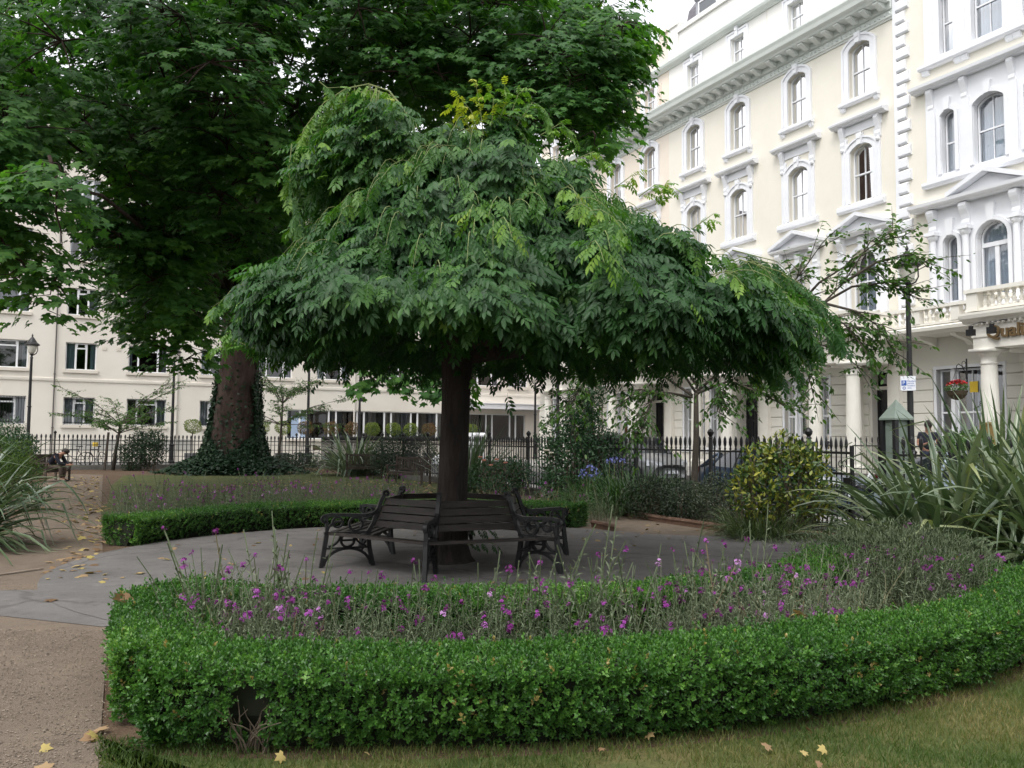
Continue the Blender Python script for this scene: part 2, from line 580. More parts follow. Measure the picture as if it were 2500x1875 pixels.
def make_protos():
    # third floor: segmental head
    for cv in ('full', 'sides', 'part'):
        s = MB()
        s.ring(arc_outline(.97, 2.06, .2, .01), arc_outline(.97, 2.06, .2, .21), -.02, .06)
        s.ring(arc_outline(.97, 2.06, .2, .215), arc_outline(.97, 2.06, .2, .30), -.02, .10)
        keystone(s, 2.06, .26, .36, .16)
        s.prism([(-.02, -.24), (.16, -.24), (.20, -.19), (.20, -.10), (.12, -.04), (-.02, -.04)], -.88, .88)
        for x in (-.76, .76): s.prism([(0, -.25), (.13, -.25), (.10, -.36), (0, -.40)], x - .10, x + .10)
        proto('arch_' + cv, s.mesh('arched_window_surround', M_TRIM), [(0, 0, sash_meshes('arched', .97, 2.06, .2, curt=cv, cm=M_CURT if cv != 'sides' else M_CURT_B))],
              [(0, 0, .97, 2.06, .2)])
    # second floor: hood on consoles
    for cv in ('full', 'sides'):
        s = MB()
        s.ring(arc_outline(1.0, 2.14, .22, .01), arc_outline(1.0, 2.14, .22, .20), -.02, .05)
        for sd in (-1, 1):
            s.box(sd * .74 - .13, sd * .74 + .13, .0, .07, -.06, 2.5)
            scroll(s, sd * .80, 2.16, 2.96, .20, .20)
            s.lathe(sd * .80, .09, [(.06, 2.02), (.085, 2.08), (.06, 2.15)], 8)
        s.ring(arc_outline(1.0, 2.14, .22, .205), arc_outline(1.0, 2.14, .22, .27), -.02, .09)
        keystone(s, 2.14, .26, .40, .15)
        s.box(-.93, .93, 0, .045, 2.62, 2.96)
        s.prism([(0, 2.965), (.22, 2.965), (.26, 3.02), (.34, 3.04), (.36, 3.10), (.36, 3.13), (.10, 3.20), (0, 3.20)], -1.22, 1.22)
        s.prism([(-.02, -.32), (.14, -.32), (.18, -.26), (.18, -.12), (.10, -.06), (-.02, -.06)], -1.05, 1.05)
        proto('hood_' + cv, s.mesh('hooded_window_surround', M_TRIM), [(0, 0, sash_meshes('hooded', 1.0, 2.14, .22, curt=cv, cm=M_CURT if cv == 'full' else M_CURT_B))],
              [(0, 0, 1.0, 2.14, .22)])
    # first floor: pediment over a round head
    s = MB()
    s.ring(arc_outline(1.12, 2.35, .5, .01), arc_outline(1.12, 2.35, .5, .17), -.02, .06)
    for sd in (-1, 1):
        s.box(sd * .92 - .15, sd * .92 + .15, 0, .12, -.10, 2.05)
        s.box(sd * .92 - .19, sd * .92 + .19, 0, .17, 2.05, 2.17)
        scroll(s, sd * .92, 2.17, 2.86, .26, .32)
    keystone(s, 2.35, .28, .46, .16)
    s.box(-1.06, 1.06, 0, .05, 2.62, 2.86)
    s.prism([(0, 2.865), (.30, 2.865), (.34, 2.92), (.40, 2.95), (.42, 3.02), (0, 3.06)], -1.30, 1.30)
    s.slab([(-1.28, 3.06), (1.28, 3.06), (0, 3.52)], .0, .12)
    for sd in (-1, 1):
        s.add([(sd * 1.34, 0, 3.03), (sd * 1.34, .42, 3.03), (0, .42, 3.56), (0, 0, 3.56), (sd * 1.34, 0, 3.16), (sd * 1.34, .42, 3.16), (0, .42, 3.70), (0, 0, 3.70)],
              [(0, 1, 2, 3), (4, 7, 6, 5), (1, 5, 6, 2), (0, 4, 5, 1), (0, 3, 7, 4)])
    proto('pediment', s.mesh('pedimented_window_surround', M_TRIM), [(0, 0, sash_meshes('pedimented', 1.12, 2.35, .5, curt='full'))], [(0, 0, 1.12, 2.35, .5)])
    # attic
    for cv in ('part', 'one'):
        s = MB()
        s.ring(arc_outline(.84, 1.16, 0, .01), arc_outline(.84, 1.16, 0, .20), -.02, .05)
        s.ring(arc_outline(.84, 1.16, 0, .205), arc_outline(.84, 1.16, 0, .28), -.02, .08)
        keystone(s, 1.17, .2, .5, .13)
        proto('attic_' + cv, s.mesh('attic_window_surround', M_TRIM), [(0, 0, sash_meshes('attic', .84, 1.16, 0, curt=cv))], [(0, 0, .84, 1.16, 0)])
    # ground floor tripartite
    for cv in ('one', 'full'):
        s = MB()
        s.ring(arc_outline(2.3, 2.8, 0, .0), arc_outline(2.3, 2.8, 0, .10), -.2, .035)
        for x in (-.62, .62): s.box(x - .07, x + .07, -.26, -.06, 0.0, 2.8)
        s.box(-1.28, 1.28, -.2, .10, -.14, -.005)
        side = sash_meshes('ground_side', .46, 2.78, 0, bars=0, curt=None)
        proto('ground_' + cv, s.mesh('ground_window_surround', M_TRIM), [(-.90, 0, side), (.90, 0, side), (0, 0, sash_meshes('ground_mid', 1.08, 2.78, 0, bars=1, curt=cv, cm=M_CURT_B))],
              [(0, 0, 2.3, 2.8, 0)])
    # hotel: three lights in a white panel, upper floor
    def tri(nm, hs, hm, rs, rm, extra):
        s = MB()
        hl = [(-1.42, 0, .50, hs, rs), (0, 0, 1.04, hm, rm), (1.42, 0, .50, hs, rs)]
        return s, hl
    s, hl = tri('t3', 2.2, 2.3, 0, 0, None)
    wall_holes(s, -2.25, 2.25, -.22, 2.75, hl, .05, .2)
    for x in (-2.05, -.88, .88, 2.05):
        s.box(x - .16, x + .16, .05, .10, -.2, 2.6)
    s.prism([(-.02, -.36), (.18, -.36), (.24, -.30), (.24, -.20), (.06, -.20), (-.02, -.2)], -2.4, 2.4)
    for x in (-2.2, -1.0, -.75, .75, 1.0, 2.2): s.prism([(0, -.37), (.14, -.37), (.10, -.5), (0, -.54)], x - .12, x + .12)
    s.add([(-2.25, 0, -.22), (-2.25, .05, -.22), (-2.25, .05, 2.75), (-2.25, 0, 2.75), (2.25, 0, -.22), (2.25, .05, -.22), (2.25, .05, 2.75), (2.25, 0, 2.75)], [(0, 1, 2, 3), (4, 7, 6, 5), (3, 2, 6, 7)])
    sd = sash_meshes('tri_side', .5, 2.2, 0, bars=0, curt='full'); md = sash_meshes('tri_mid', 1.04, 2.3, 0, bars=1, curt='full')
    proto('tri_square', s.mesh('tripartite_surround', M_TRIM), [(-1.42, 0, sd), (1.42, 0, sd), (0, 0, md)], [(x, 0, w, h, r) for x, z, w, h, r in hl])
    s, hl = tri('t2', 2.12, 2.18, .15, .24, None)
    wall_holes(s, -2.25, 2.25, -.16, 3.0, hl, .05, .2)
    for sdx in (-1, 1):
        for xx in (2.02, .80):
            s.box(sdx * xx - .15, sdx * xx + .15, .05, .10, -.14, 2.3)
            scroll(s, sdx * xx, 2.25, 2.98, .20, .22)
    for x0, w, h, r in ((-1.42, .5, 2.12, .15), (0, 1.04, 2.18, .24), (1.42, .5, 2.12, .15)):
        o1 = [(x0 + a, b) for a, b in arc_outline(w, h, r, .01)]; o2 = [(x0 + a, b) for a, b in arc_outline(w, h, r, .13)]
        s.ring(o1, o2, .03, .11)
        s.slab([(x0 - .09, h), (x0 + .09, h), (x0 + .13, h + .4), (x0 - .13, h + .4)], .04, .16)
    s.prism([(0, 3.0), (.24, 3.0), (.28, 3.05), (.40, 3.08), (.42, 3.18), (.1, 3.26), (0, 3.26)], -2.65, 2.65)
    s.prism([(-.02, -.36), (.16, -.36), (.22, -.28), (.22, -.18), (.06, -.16), (-.02, -.16)], -2.35, 2.35)
    s.add([(-2.25, 0, -.16), (-2.25, .05, -.16), (-2.25, .05, 3.0), (-2.25, 0, 3.0), (2.25, 0, -.16), (2.25, .05, -.16), (2.25, .05, 3.0), (2.25, 0, 3.0)], [(0, 1, 2, 3), (4, 7, 6, 5)])
    sd = sash_meshes('tri2_side', .5, 2.12, .15, bars=0, curt='full'); md = sash_meshes('tri2_mid', 1.04, 2.18, .24, bars=1, curt='full')
    proto('tri_arched', s.mesh('tripartite_arched_surround', M_TRIM), [(-1.42, 0, sd), (1.42, 0, sd), (0, 0, md)], [(x, 0, w, h, r) for x, z, w, h, r in hl])
    s, hl = tri('t1', 2.22, 2.4, .25, .56, None)
    wall_holes(s, -2.25, 2.25, -.3, 3.2, hl, .05, .2)
    for sdx in (-1, 1):
        for xx in (2.02, .84):
            s.lathe(sdx * xx, .14, [(.15, -.25), (.15, -.15), (.115, -.1), (.10, 2.1), (.13, 2.13), (.17, 2.2), (.17, 2.28)], 12)
            s.box(sdx * xx - .2, sdx * xx + .2, .05, .34, 2.28, 2.4)
            scroll(s, sdx * xx, 2.4, 3.15, .26, .30)
    for x0, w, h, r in ((-1.42, .5, 2.22, .25), (0, 1.12, 2.4, .56), (1.42, .5, 2.22, .25)):
        o1 = [(x0 + a, b) for a, b in arc_outline(w if w < 1 else 1.04, h, r if w < 1 else .51, .01)]; o2 = [(x0 + a, b) for a, b in arc_outline(w if w < 1 else 1.04, h, r if w < 1 else .51, .14)]
        s.ring(o1, o2, .03, .12)
        s.slab([(x0 - .10, h), (x0 + .10, h), (x0 + .15, h + .55), (x0 - .15, h + .55)], .04, .17)
    s.prism([(0, 3.2), (.30, 3.2), (.34, 3.26), (.46, 3.30), (.48, 3.40), (0, 3.44)], -2.75, 2.75)
    s.slab([(-1.2, 3.44), (1.2, 3.44), (0, 3.92)], 0.0, .14)
    for sdx in (-1, 1):
        s.add([(sdx * 1.32, 0, 3.40), (sdx * 1.32, .46, 3.40), (0, .46, 3.94), (0, 0, 3.94), (sdx * 1.32, 0, 3.55), (sdx * 1.32, .46, 3.55), (0, .46, 4.10), (0, 0, 4.10)],
              [(0, 1, 2, 3), (4, 7, 6, 5), (1, 5, 6, 2), (0, 4, 5, 1), (0, 3, 7, 4)])
    s.add([(-2.25, 0, -.3), (-2.25, .05, -.3), (-2.25, .05, 3.2), (-2.25, 0, 3.2), (2.25, 0, -.3), (2.25, .05, -.3), (2.25, .05, 3.2), (2.25, 0, 3.2)], [(0, 1, 2, 3), (4, 7, 6, 5)])
    sd = sash_meshes('tri1_side', .5, 2.22, .25, bars=0, curt='full', cm=M_CURT_B)
    f = MB()
    f.ring(arc_outline(.92, 2.34, .48), arc_outline(1.044, 2.402, .51), -.25, -.17)
    f.box(-.46, .46, -.25, -.15, 1.62, 1.76); f.box(-.07, .07, -.25, -.17, 0, 1.62); f.box(-.46, .46, -.25, -.17, 0, .08)
    md = sash_meshes('tri1_mid', 1.04, 2.4, .51, bars=0, curt='full', cm=M_CURT)
    md[0] = ('sash_frame', f.mesh('tri1_mid_frame', M_TRIM))
    hl[1] = (0, 0, 1.04, 2.4, .51)
    s2 = MB()
    proto('tri_round', s.mesh('tripartite_round_surround', M_TRIM), [(-1.42, 0, sd), (1.42, 0, sd), (0, 0, md)], [(x, 0, w, h, r) for x, z, w, h, r in hl])


def place_window(house, pname, x, z, wname='window'):
    sur, lights, holes = PROTO[pname]
    w = link(wname, sur, house, (x, 0, z))
    for lx, lz, parts in lights:
        for nm, me in parts:
            if me: link(nm, me, w, (lx, 0, lz))
    return [(x + hx, z + hz, ww, hh, rr) for hx, hz, ww, hh, rr in holes]


def balusters(mb, p, q, z0, z1, pitch=.21):
    (ax, ay), (bx, by) = p, q
    L = math.hypot(bx - ax, by - ay)
    n = max(1, int(L / pitch))
    h = z1 - z0
    for i in range(n):
        t = (i + .5) / n
        mb.lathe(ax + (bx - ax) * t, ay + (by - ay) * t, [(.065, 0), (.065, h * .09), (.04, h * .14), (.062, h * .3), (.075, h * .4), (.04, h * .56), (.034, h * .64), (.055, h * .72), (.04, h * .80), (.065, h * .9), (.065, h)], 8, z0)


def column_mesh(h, r=.25):
    c = MB()
    c.box(-r * 1.4, r * 1.4, -r * 1.4, r * 1.4, 0, .14)
    c.lathe(0, 0, [(r * 1.35, .14), (r * 1.38, .2), (r * 1.25, .26), (r * 1.05, .30), (r, .34), (r * .99, h * .4), (r * .86, h - .48), (r * .84, h - .46), (r * .95, h - .44), (r * .95, h - .40), (r * .85, h - .38), (r * .85, h - .24),
                   (r * 1.0, h - .2), (r * 1.25, h - .12), (r * 1.3, h - .10)], 20)
    c.box(-r * 1.5, r * 1.5, -r * 1.5, r * 1.5, h - .10, h)
    return c.mesh('column', M_PORTICO, False)


def portico(house, p0, p1, dep=2.5, floor=.5, colm=None):
    me = column_mesh(4.27 - floor, .25)
    me.polygons.foreach_set('use_smooth', [len(p.vertices) == 4 and abs(p.normal.z) < .6 and p.area < .08 for p in me.polygons])
    for x in (p0 + .32, p1 - .32):
        link('column', me, house, (x, dep - .32, floor))
    for x in (p0 + .32, p1 - .32):
        b = MB()
        b.box(x - .24, x + .24, .02, .22, floor, 4.02); b.box(x - .30, x + .30, .02, .28, 4.02, 4.265)
        b.build('pilaster', M_PORTICO, house)
    e = MB()
    for z0, z1, o in ((4.275, 4.60, 0), (4.60, 4.66, .03), (4.66, 5.02, .0)):
        e.box(p0 + .04 - o, p1 - .04 + o, dep - .60, dep - .04 + o, z0, z1)
        for x in (p0, p1):
            s = 1 if x == p0 else -1
            e.box(min(x + s * (.04 - o), x + s * .60), max(x + s * (.04 - o), x + s * .60), .04, dep - .602, z0, z1)
    e.box(p0 + .6, p1 - .6, .04, dep - .6, 4.86, 4.98)
    e.prism([(.04, 5.02), (dep + .02, 5.02), (dep + .07, 5.08), (dep + .22, 5.14), (dep + .25, 5.24), (dep + .25, 5.30), (.04, 5.36)], p0 - .22, p1 + .22)
    nd = int((p1 - p0) / .16)
    for k in range(nd + 1):
        x = p0 + .06 + (p1 - p0 - .12) * k / nd
        e.box(x - .035, x + .035, dep - .04, dep + .05, 4.95, 5.018)
    for x, s in ((p0, -1), (p1, 1)):
        for k in range(12):
            y = .25 + k * (dep - .4) / 12
            e.box(min(x - s * .04, x + s * .05), max(x - s * .04, x + s * .05), y - .035, y + .035, 4.95, 5.018)
    e.build('entablature', M_PORTICO, house)
    b = MB()
    z0 = 5.365
    c = [(p0 + .1, dep - .1), (p1 - .1, dep - .1)]
    for (x, y) in c: b.box(x - .17, x + .17, y - .17, y + .17, z0, 5.89)
    b.box(p0 + .27, p1 - .27, dep - .2, dep - .0, z0, z0 + .08)
    b.box(p0 - .12, p1 + .12, dep - .32, dep + .12, 5.892, 6.0)
    balusters(b, (p0 + .30, dep - .1), (p1 - .30, dep - .1), z0 + .08, 5.892)
    for x in (p0 + .1, p1 - .1):
        b.box(x - .1, x + .1, .9, dep - .27, z0, z0 + .08)
        b.box(x - .21, x + .21, .85, dep - .322, 5.894, 5.998)
        balusters(b, (x, 1.2), (x, dep - .3), z0 + .08, 5.894)
    b.build('balustrade', M_PORTICO, house)
    st = MB()
    st.box(p0 - .05, p1 + .05, 0.06, dep + .05, .12, floor)
    st.box(p0 + .2, p1 - .2, dep + .05, dep + .35, .12, floor - .17)
    st.box(p0 + .2, p1 - .2, dep + .35, dep + .65, .12, floor - .30)
    st.build('steps', M_STEP, house)


def balcony(house, x0, x1, dep=1.15):
    b = MB()
    b.prism([(.04, 5.06), (dep - .1, 5.06), (dep, 5.12), (dep + .12, 5.16), (dep + .14, 5.26), (dep + .1, 5.30), (.04, 5.34)], x0, x1)
    for k in range(int((x1 - x0) / 1.3) + 1):
        x = x0 + .4 + k * 1.3
        if x < x1 - .2: b.prism([(.04, 5.055), (dep - .2, 5.055), (dep - .3, 4.97), (.25, 4.86), (.04, 4.72)], x - .1, x + .1)
    z0 = 5.345
    b.box(x0 + .02, x1 - .02, dep - .14, dep + .04, z0, z0 + .07)
    b.box(x0 + .02, x1 - .02, dep - .2, dep + .1, 5.86, 5.96)
    n = max(1, round((x1 - x0) / 1.6))
    for k in range(n):
        a = x0 + (x1 - x0) * k / n
        c = x0 + (x1 - x0) * (k + 1) / n
        if k: b.box(a - .14, a + .14, dep - .16, dep + .06, z0 + .07, 5.86)
        balusters(b, (a + .2, dep - .05), (c - .2, dep - .05), z0 + .07, 5.86)
    b.build('balcony', M_PORTICO, house)


def cornice(house, x0, x1):
    c = MB()
    c.prism([(0.0, 16.72), (.05, 16.72), (.07, 16.78), (.12, 16.80), (.12, 16.84), (.06, 16.86), (.06, 17.05), (.14, 17.08), (.16, 17.14), (.16, 17.30), (.62, 17.32), (.66, 17.40), (.82, 17.46), (.86, 17.60), (.92, 17.72), (.92, 17.78), (0, 17.92)], x0, x1)
    n = int((x1 - x0) / .585)
    for k in range(n):
        x = x0 + .3 + k * (x1 - x0 - .3) / n
        c.prism([(.161, 17.295), (.60, 17.295), (.60, 17.24), (.50, 17.20), (.30, 17.12), (.161, 17.10)], x - .11, x + .11)
    m = int((x1 - x0) / .22)
    for k in range(m):
        x = x0 + .1 + k * (x1 - x0 - .15) / m
        c.add([(x - .09, .061, 16.88), (x + .0, .061, 16.88), (x + .09, .061, 17.03), (x, .061, 17.03), (x - .05, .11, 16.90), (x + .0, .11, 16.90), (x + .05, .11, 17.01), (x, .11, 17.01)],
              [(4, 5, 6, 7), (0, 1, 5, 4), (1, 2, 6, 5), (2, 3, 7, 6), (3, 0, 4, 7)])
    c.build('cornice', M_TRIM_C, house)


def parapet(house, x0, x1, m):
    p = MB()
    p.prism([(0, 19.9), (.06, 19.9), (.1, 19.96), (.26, 20.02), (.30, 20.12), (.30, 20.18), (0, 20.30)], x0, x1)
    p.build('string_course', M_TRIM_C, house)
    q = MB()
    q.box(x0 + .75, x1 - .75, -.45, -.06, 20.3, 21.70)
    q.box(x0 + .74, x1 - .74, -.5, .04, 21.50, 21.72)
    for xa in (x0, x1 - .75):
        q.box(xa + .002, xa + .748, -.55, .01, 20.3, 21.92)
        q.box(xa - .0, xa + .75, -.6, .08, 21.92, 22.06)
    q.build('parapet', m, house)


def rusticated(house, x0, x1, z0, z1, holes, m):
    w = MB()
    wall_holes(w, x0, x1, z0, z1, holes, 0.0, .34)
    z = z0 + .1
    k = 0
    while z < 4.0:
        zt = min(z + .365, 4.02)
        cuts = sorted([(c - ww / 2 - .12, c + ww / 2 + .12) for c, zb, ww, hh, r in holes if zb - .15 < (z + zt) / 2 < zb + hh + .06])
        a = x0 + .01
        for c0, c1 in cuts + [(x1 - .01, x1 + 9)]:
            if c0 - a > .12: w.prism([(.0, z), (.03, z), (.045, z + .015), (.045, zt - .015), (.03, zt), (0, zt)], a, c0)
            a = max(a, c1)
        z += .39
    w.build('ground_floor_wall', m, house)


def shell(house, x0, x1, zt, dep, m, name='side_wall'):
    s = MB()
    s.add([(x0, 0, 0), (x0, -dep, 0), (x0, -dep, zt), (x0, 0, zt)], [(0, 1, 2, 3)])
    s.add([(x1, 0, 0), (x1, -dep, 0), (x1, -dep, zt), (x1, 0, zt)], [(3, 2, 1, 0)])
    s.add([(x0, -dep, 0), (x1, -dep, 0), (x1, -dep, zt), (x0, -dep, zt)], [(0, 1, 2, 3)])
    s.build(name, m, house)
    r = MB()
    r.add([(x0, -.3, zt - .3), (x1, -.3, zt - .3), (x1, -dep + .02, zt - .3), (x0, -dep + .02, zt - .3)], [(0, 1, 2, 3)])
    r.build('roof', M_SLATE, house)
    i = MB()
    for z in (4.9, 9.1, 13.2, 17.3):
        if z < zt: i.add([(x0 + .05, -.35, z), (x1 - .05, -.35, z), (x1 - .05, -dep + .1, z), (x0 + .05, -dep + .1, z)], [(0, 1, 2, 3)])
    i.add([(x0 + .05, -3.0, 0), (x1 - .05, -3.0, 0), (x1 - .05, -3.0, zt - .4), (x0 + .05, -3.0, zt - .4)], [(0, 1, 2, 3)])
    i.build('dark_backing', M_DARKIN, house)


def text(name, s, size, m, parent, loc, rot, ext=.03, bold=0.0, align='LEFT'):
    cu = bpy.data.curves.new(name, 'FONT')
    cu.body = s; cu.size = size; cu.extrude = ext; cu.offset = bold; cu.align_x = align
    cu.materials.append(m)
    tmp = bpy.data.objects.new(name + '_tmp', cu)
    COL.objects.link(tmp)
    dg = bpy.context.evaluated_depsgraph_get()
    me = bpy.data.meshes.new_from_object(tmp.evaluated_get(dg))
    bpy.data.objects.remove(tmp)
    o = link(name, me, parent, loc)
    o.rotation_euler = rot
    return o


def door(house, x, floor=.5, w=1.0, h=2.95):
    d = MB()
    d.box(x - w / 2, x + w / 2, -.34, -.28, floor, floor + h)
    for sx in (-1, 1):
        for z0, z1 in ((.2, 1.0), (1.15, 1.9), (2.0, h - .15)):
            cx = x + sx * w * .24
            d.ring([(cx - w * .14, floor + z0 + .03), (cx - w * .14, floor + z1 - .03), (cx + w * .14, floor + z1 - .03), (cx + w * .14, floor + z0 + .03)],
                   [(cx - w * .18, floor + z0), (cx - w * .18, floor + z1), (cx + w * .18, floor + z1), (cx + w * .18, floor + z0)], -.285, -.262)
    o = d.build('door', M_BLACK, house)
    k = MB()
    k.lathe(0, 0, [(.01, 0), (.03, .02), (.035, .05), (.02, .07)], 10)
    ko = k.build('handle', M_BRASS, o, loc=(x - w * .4, -.28, floor + 1.05)); ko.rotation_euler = (-PI / 2, 0, 0)
    f = MB()
    f.box(x - w / 2 - .02, x + w / 2 + .02, -.34, -.2, floor + h, floor + h + .12)
    f.build('door_head', M_PORTICO, house)
    p = MB()
    p.add([(x - w / 2 + .1, -.3, floor + h + .2), (x + w / 2 - .1, -.3, floor + h + .2), (x + w / 2 - .1, -.3, floor + h + .62), (x - w / 2 + .1, -.3, floor + h + .62)], [(3, 2, 1, 0)])
    p.build('transom_pane', M_GLASS_D, house)


def terrace_house(label, a0, a1, wx, door_x, por, gwin, mwall, mattic, mground, cv3, cv2, cva, cvg, bal):
    h = thing('terraced_house', label, 'house', site(25.5, a0, 0), math.radians(117), 'stucco terrace along the right side of the square')
    L = a1 - a0
    holes = []
    for i, x in enumerate(wx):
        holes += place_window(h, 'arch_' + cv3[i], x - a0, 14.42)
        holes += place_window(h, 'hood_' + cv2[i], x - a0, 10.46)
        holes += place_window(h, 'pediment', x - a0, 6.30)
    w = MB()
    wall_holes(w, 0, L, 5.0, 16.74, holes, 0, .32)
    w.build('wall', mwall, h)
    ah = []
    for i, x in enumerate(wx):
        ah += place_window(h, 'attic_' + cva[i], x - a0, 18.36, 'attic_window')
    w = MB()
    wall_holes(w, 0, L, 17.8, 20.3, ah, -.01, .3)
    w.build('attic_wall', mattic, h)
    cornice(h, 0.0, L)
    parapet(h, 0.0, L, mattic)
    gh = [(door_x - a0, .5, 1.0, 3.62, 0)]
    gh += place_window(h, 'ground_' + cvg, gwin - a0, 1.2)
    rusticated(h, 0, L, .12, 5.0, gh, mground)
    door(h, door_x - a0)
    portico(h, por[0] - a0, por[1] - a0)
    balcony(h, bal[0] - a0, bal[1] - a0)
    shell(h, .01, L - .01, 20.6, 11, mwall)
    return h


make_protos()
houseA = terrace_house('cream stucco house next to the hotel, deep cornice above its white framed windows', 20.2, 26.45, [21.7, 24.8], 20.95, (20.05, 22.35), 24.55,
                       M_CREAM, M_ATTIC, M_CREAM_GF, ['full', 'full'], ['full', 'full'], ['part', 'one'], 'one', (22.36, 26.25))
houseB = terrace_house('cream stucco house in the middle of the terrace with a slate dormer on its roof', 26.45, 33.2, [28.25, 31.3], 27.75, (26.35, 28.85), 30.95,
                       M_CREAM, M_ATTIC, M_CREAM_GF, ['part', 'part'], ['full', 'full'], ['part', 'one'], 'full', (28.86, 32.5))
houseC = terrace_house('peach stucco terraced house beyond the cream ones, half hidden by plane leaves', 33.2, 39.7, [34.75, 37.8], 34.2, (32.75, 35.2), 37.4,
                       M_PEACH, M_PEACH, M_CREAM_GF, ['sides', 'full'], ['full', 'sides'], ['one', 'part'], 'one', (35.2, 38.9))
houseD = terrace_house('farthest house of the right hand terrace, its white portico seen under the weeping tree', 39.7, 46.2, [41.3, 44.3], 40.6, (39.2, 41.6), 44.0,
                       M_PEACH, M_PEACH, M_CREAM_GF, ['full', 'full'], ['full', 'full'], ['part', 'one'], 'full', (41.6, 45.8))

# slate dormer and mansard on the middle house
d = MB()
x0, x1 = .4, 6.4
d.prism([(-.7, 20.4), (-.75, 21.9), (-1.0, 23.0), (-1.6, 23.8), (-2.4, 24.2), (-8, 24.3), (-8, 20.4)], x0, x1)
d.build('mansard_roof', M_SLATE, houseB)
d = MB()
d.prism([(-.62, 21.5), (-.62, 22.9), (-.5, 22.95), (-.5, 23.05), (-2.0, 23.1), (-2.0, 21.5)], .6, 5.4)
dm = d.build('dormer', M_LEAD, houseB)
for k in range(3):
    f = MB()
    xa = .8 + k * 1.5
    f.ring([(xa + .08, 21.95), (xa + .08, 22.72), (xa + 1.3, 22.72), (xa + 1.3, 21.95)], [(xa, 21.87), (xa, 22.8), (xa + 1.38, 22.8), (xa + 1.38, 21.87)], -.62, -.57)
    fo = f.build('window_frame', M_TRIM, dm)
    g = MB()
    g.add([(xa + .08, -.6, 21.95), (xa + 1.3, -.6, 21.95), (xa + 1.3, -.6, 22.72), (xa + .08, -.6, 22.72)], [(3, 2, 1, 0)])
    g.build('dormer_pane', M_GLASS, dm)
# fan shaped guard railing on the ledge between the peach and the cream house
f = MB()
for k in range(10):
    a = PI / 2 * k / 9
    f.tube([(.02 + .05, .4, 17.95), (.07 + 1.25 * math.sin(a) * .55, .4, 17.95 + 1.25 * math.cos(a))], .012, 5)
f.torus((.07, .4, 17.95), .02, .012, (0, 1, 0), 10, 5)
f.build('fan_guard', mat('fan_iron', [(.55, .45, .38)], .5), houseC)

# ------------------------------------------------------------------ hotel at number 8
A0 = 13.3
hotel = thing('hotel', 'cream hotel numbered 8 with white three-light windows, quoins and lettered porch', 'hotel', site(25.5, A0, 0), math.radians(117), 'stucco terrace along the right side of the square')
HX = 16.72 - A0
hh = place_window(hotel, 'tri_square', HX, 14.62) + place_window(hotel, 'tri_arched', HX, 10.52) + place_window(hotel, 'tri_round', HX, 6.18)
L = 20.2 - A0
w = MB(); wall_holes(w, 0, L, 5.0, 19.6, [(HX, 14.5, 4.2, 2.6, 0), (HX, 10.45, 4.2, 2.5, 0), (HX, 6.1, 4.2, 3.0, 0)], 0, .3)
w.build('wall', M_CREAM, hotel)
gh = [(14.6 - A0, .5, 1.2, 3.62, 0)] + place_window(hotel, 'ground_one', 17.68 - A0, 1.2)
rusticated(hotel, 0, L, .12, 5.0, gh, M_CREAM_GF)
door(hotel, 14.6 - A0, w=1.2)
portico(hotel, 12.7 - A0, 15.85 - A0)
balcony(hotel, 15.86 - A0, 20.04 - A0)
shell(hotel, .01, L - .01, 19.6, 11, M_CREAM)
q = MB()
z, k = 5.4, 0
while z < 19.4:
    wd = .50 if k % 2 == 0 else .36
    x1 = L - .02
    q.prism([(0, z), (.06, z), (.11, z + .05), (.11, z + .33), (.06, z + .38), (0, z + .38)], x1 - wd - .12, x1 - .12)
    z += .44; k += 1
q.box(L - .14, L - .02, 0, .09, 5.4, 19.5)
q.build('quoins', M_TRIM, hotel)
RT = (PI / 2, 0, PI)
t = text('lettering', 'Quali', .50, M_BRONZE, hotel, (15.36 - A0, 2.505, 4.545), RT, .035, .012)
text('house_number', '8', .22, M_NUM, hotel, (15.68 - A0, 2.452, 2.62), RT, .004)
for xx in (15.60, 14.98):
    f = MB()
    f.tube([(xx - .22 - A0, 2.48, 5.0), (xx - .2 - A0, 2.72, 5.0), (xx - A0, 2.86, 4.92)], .014, 6)
    f.box(xx - .10 - A0, xx + .10 - A0, 2.78, 2.94, 4.62, 4.80); f.box(xx - .04 - A0, xx + .04 - A0, 2.8, 2.9, 4.80, 4.9)
    f.build('floodlight', M_IRON, hotel)
f = MB()
f.ring([(15.22 - A0, 1.55), (15.22 - A0, 2.1), (15.56 - A0, 2.1), (15.56 - A0, 1.55)], [(15.16 - A0, 1.49), (15.16 - A0, 2.16), (15.62 - A0, 2.16), (15.62 - A0, 1.49)], 2.5, 2.56)
f.box(15.22 - A0, 15.56 - A0, 2.5, 2.52, 1.55, 2.1)
f.build('menu_frame', M_BRASS, hotel)
f = MB(); f.box(17.5 - A0, 17.78 - A0, -.185, -.178, 3.2, 3.55); f.build('yellow_notice', M_YELLOW, hotel)
# brass plate and entry panel by the peach house's door
f = MB(); f.box(1.42, 1.66, .046, .07, 1.75, 2.05); f.build('name_plate', M_BRASS, houseC)

# ------------------------------------------------------------------ rear block of flats (x runs towards -u)
rear = thing('apartment_block', 'long pale block of flats closing the rear of the square, plain walls and white casements', 'apartment block', site(0, 54, 0), math.radians(207))


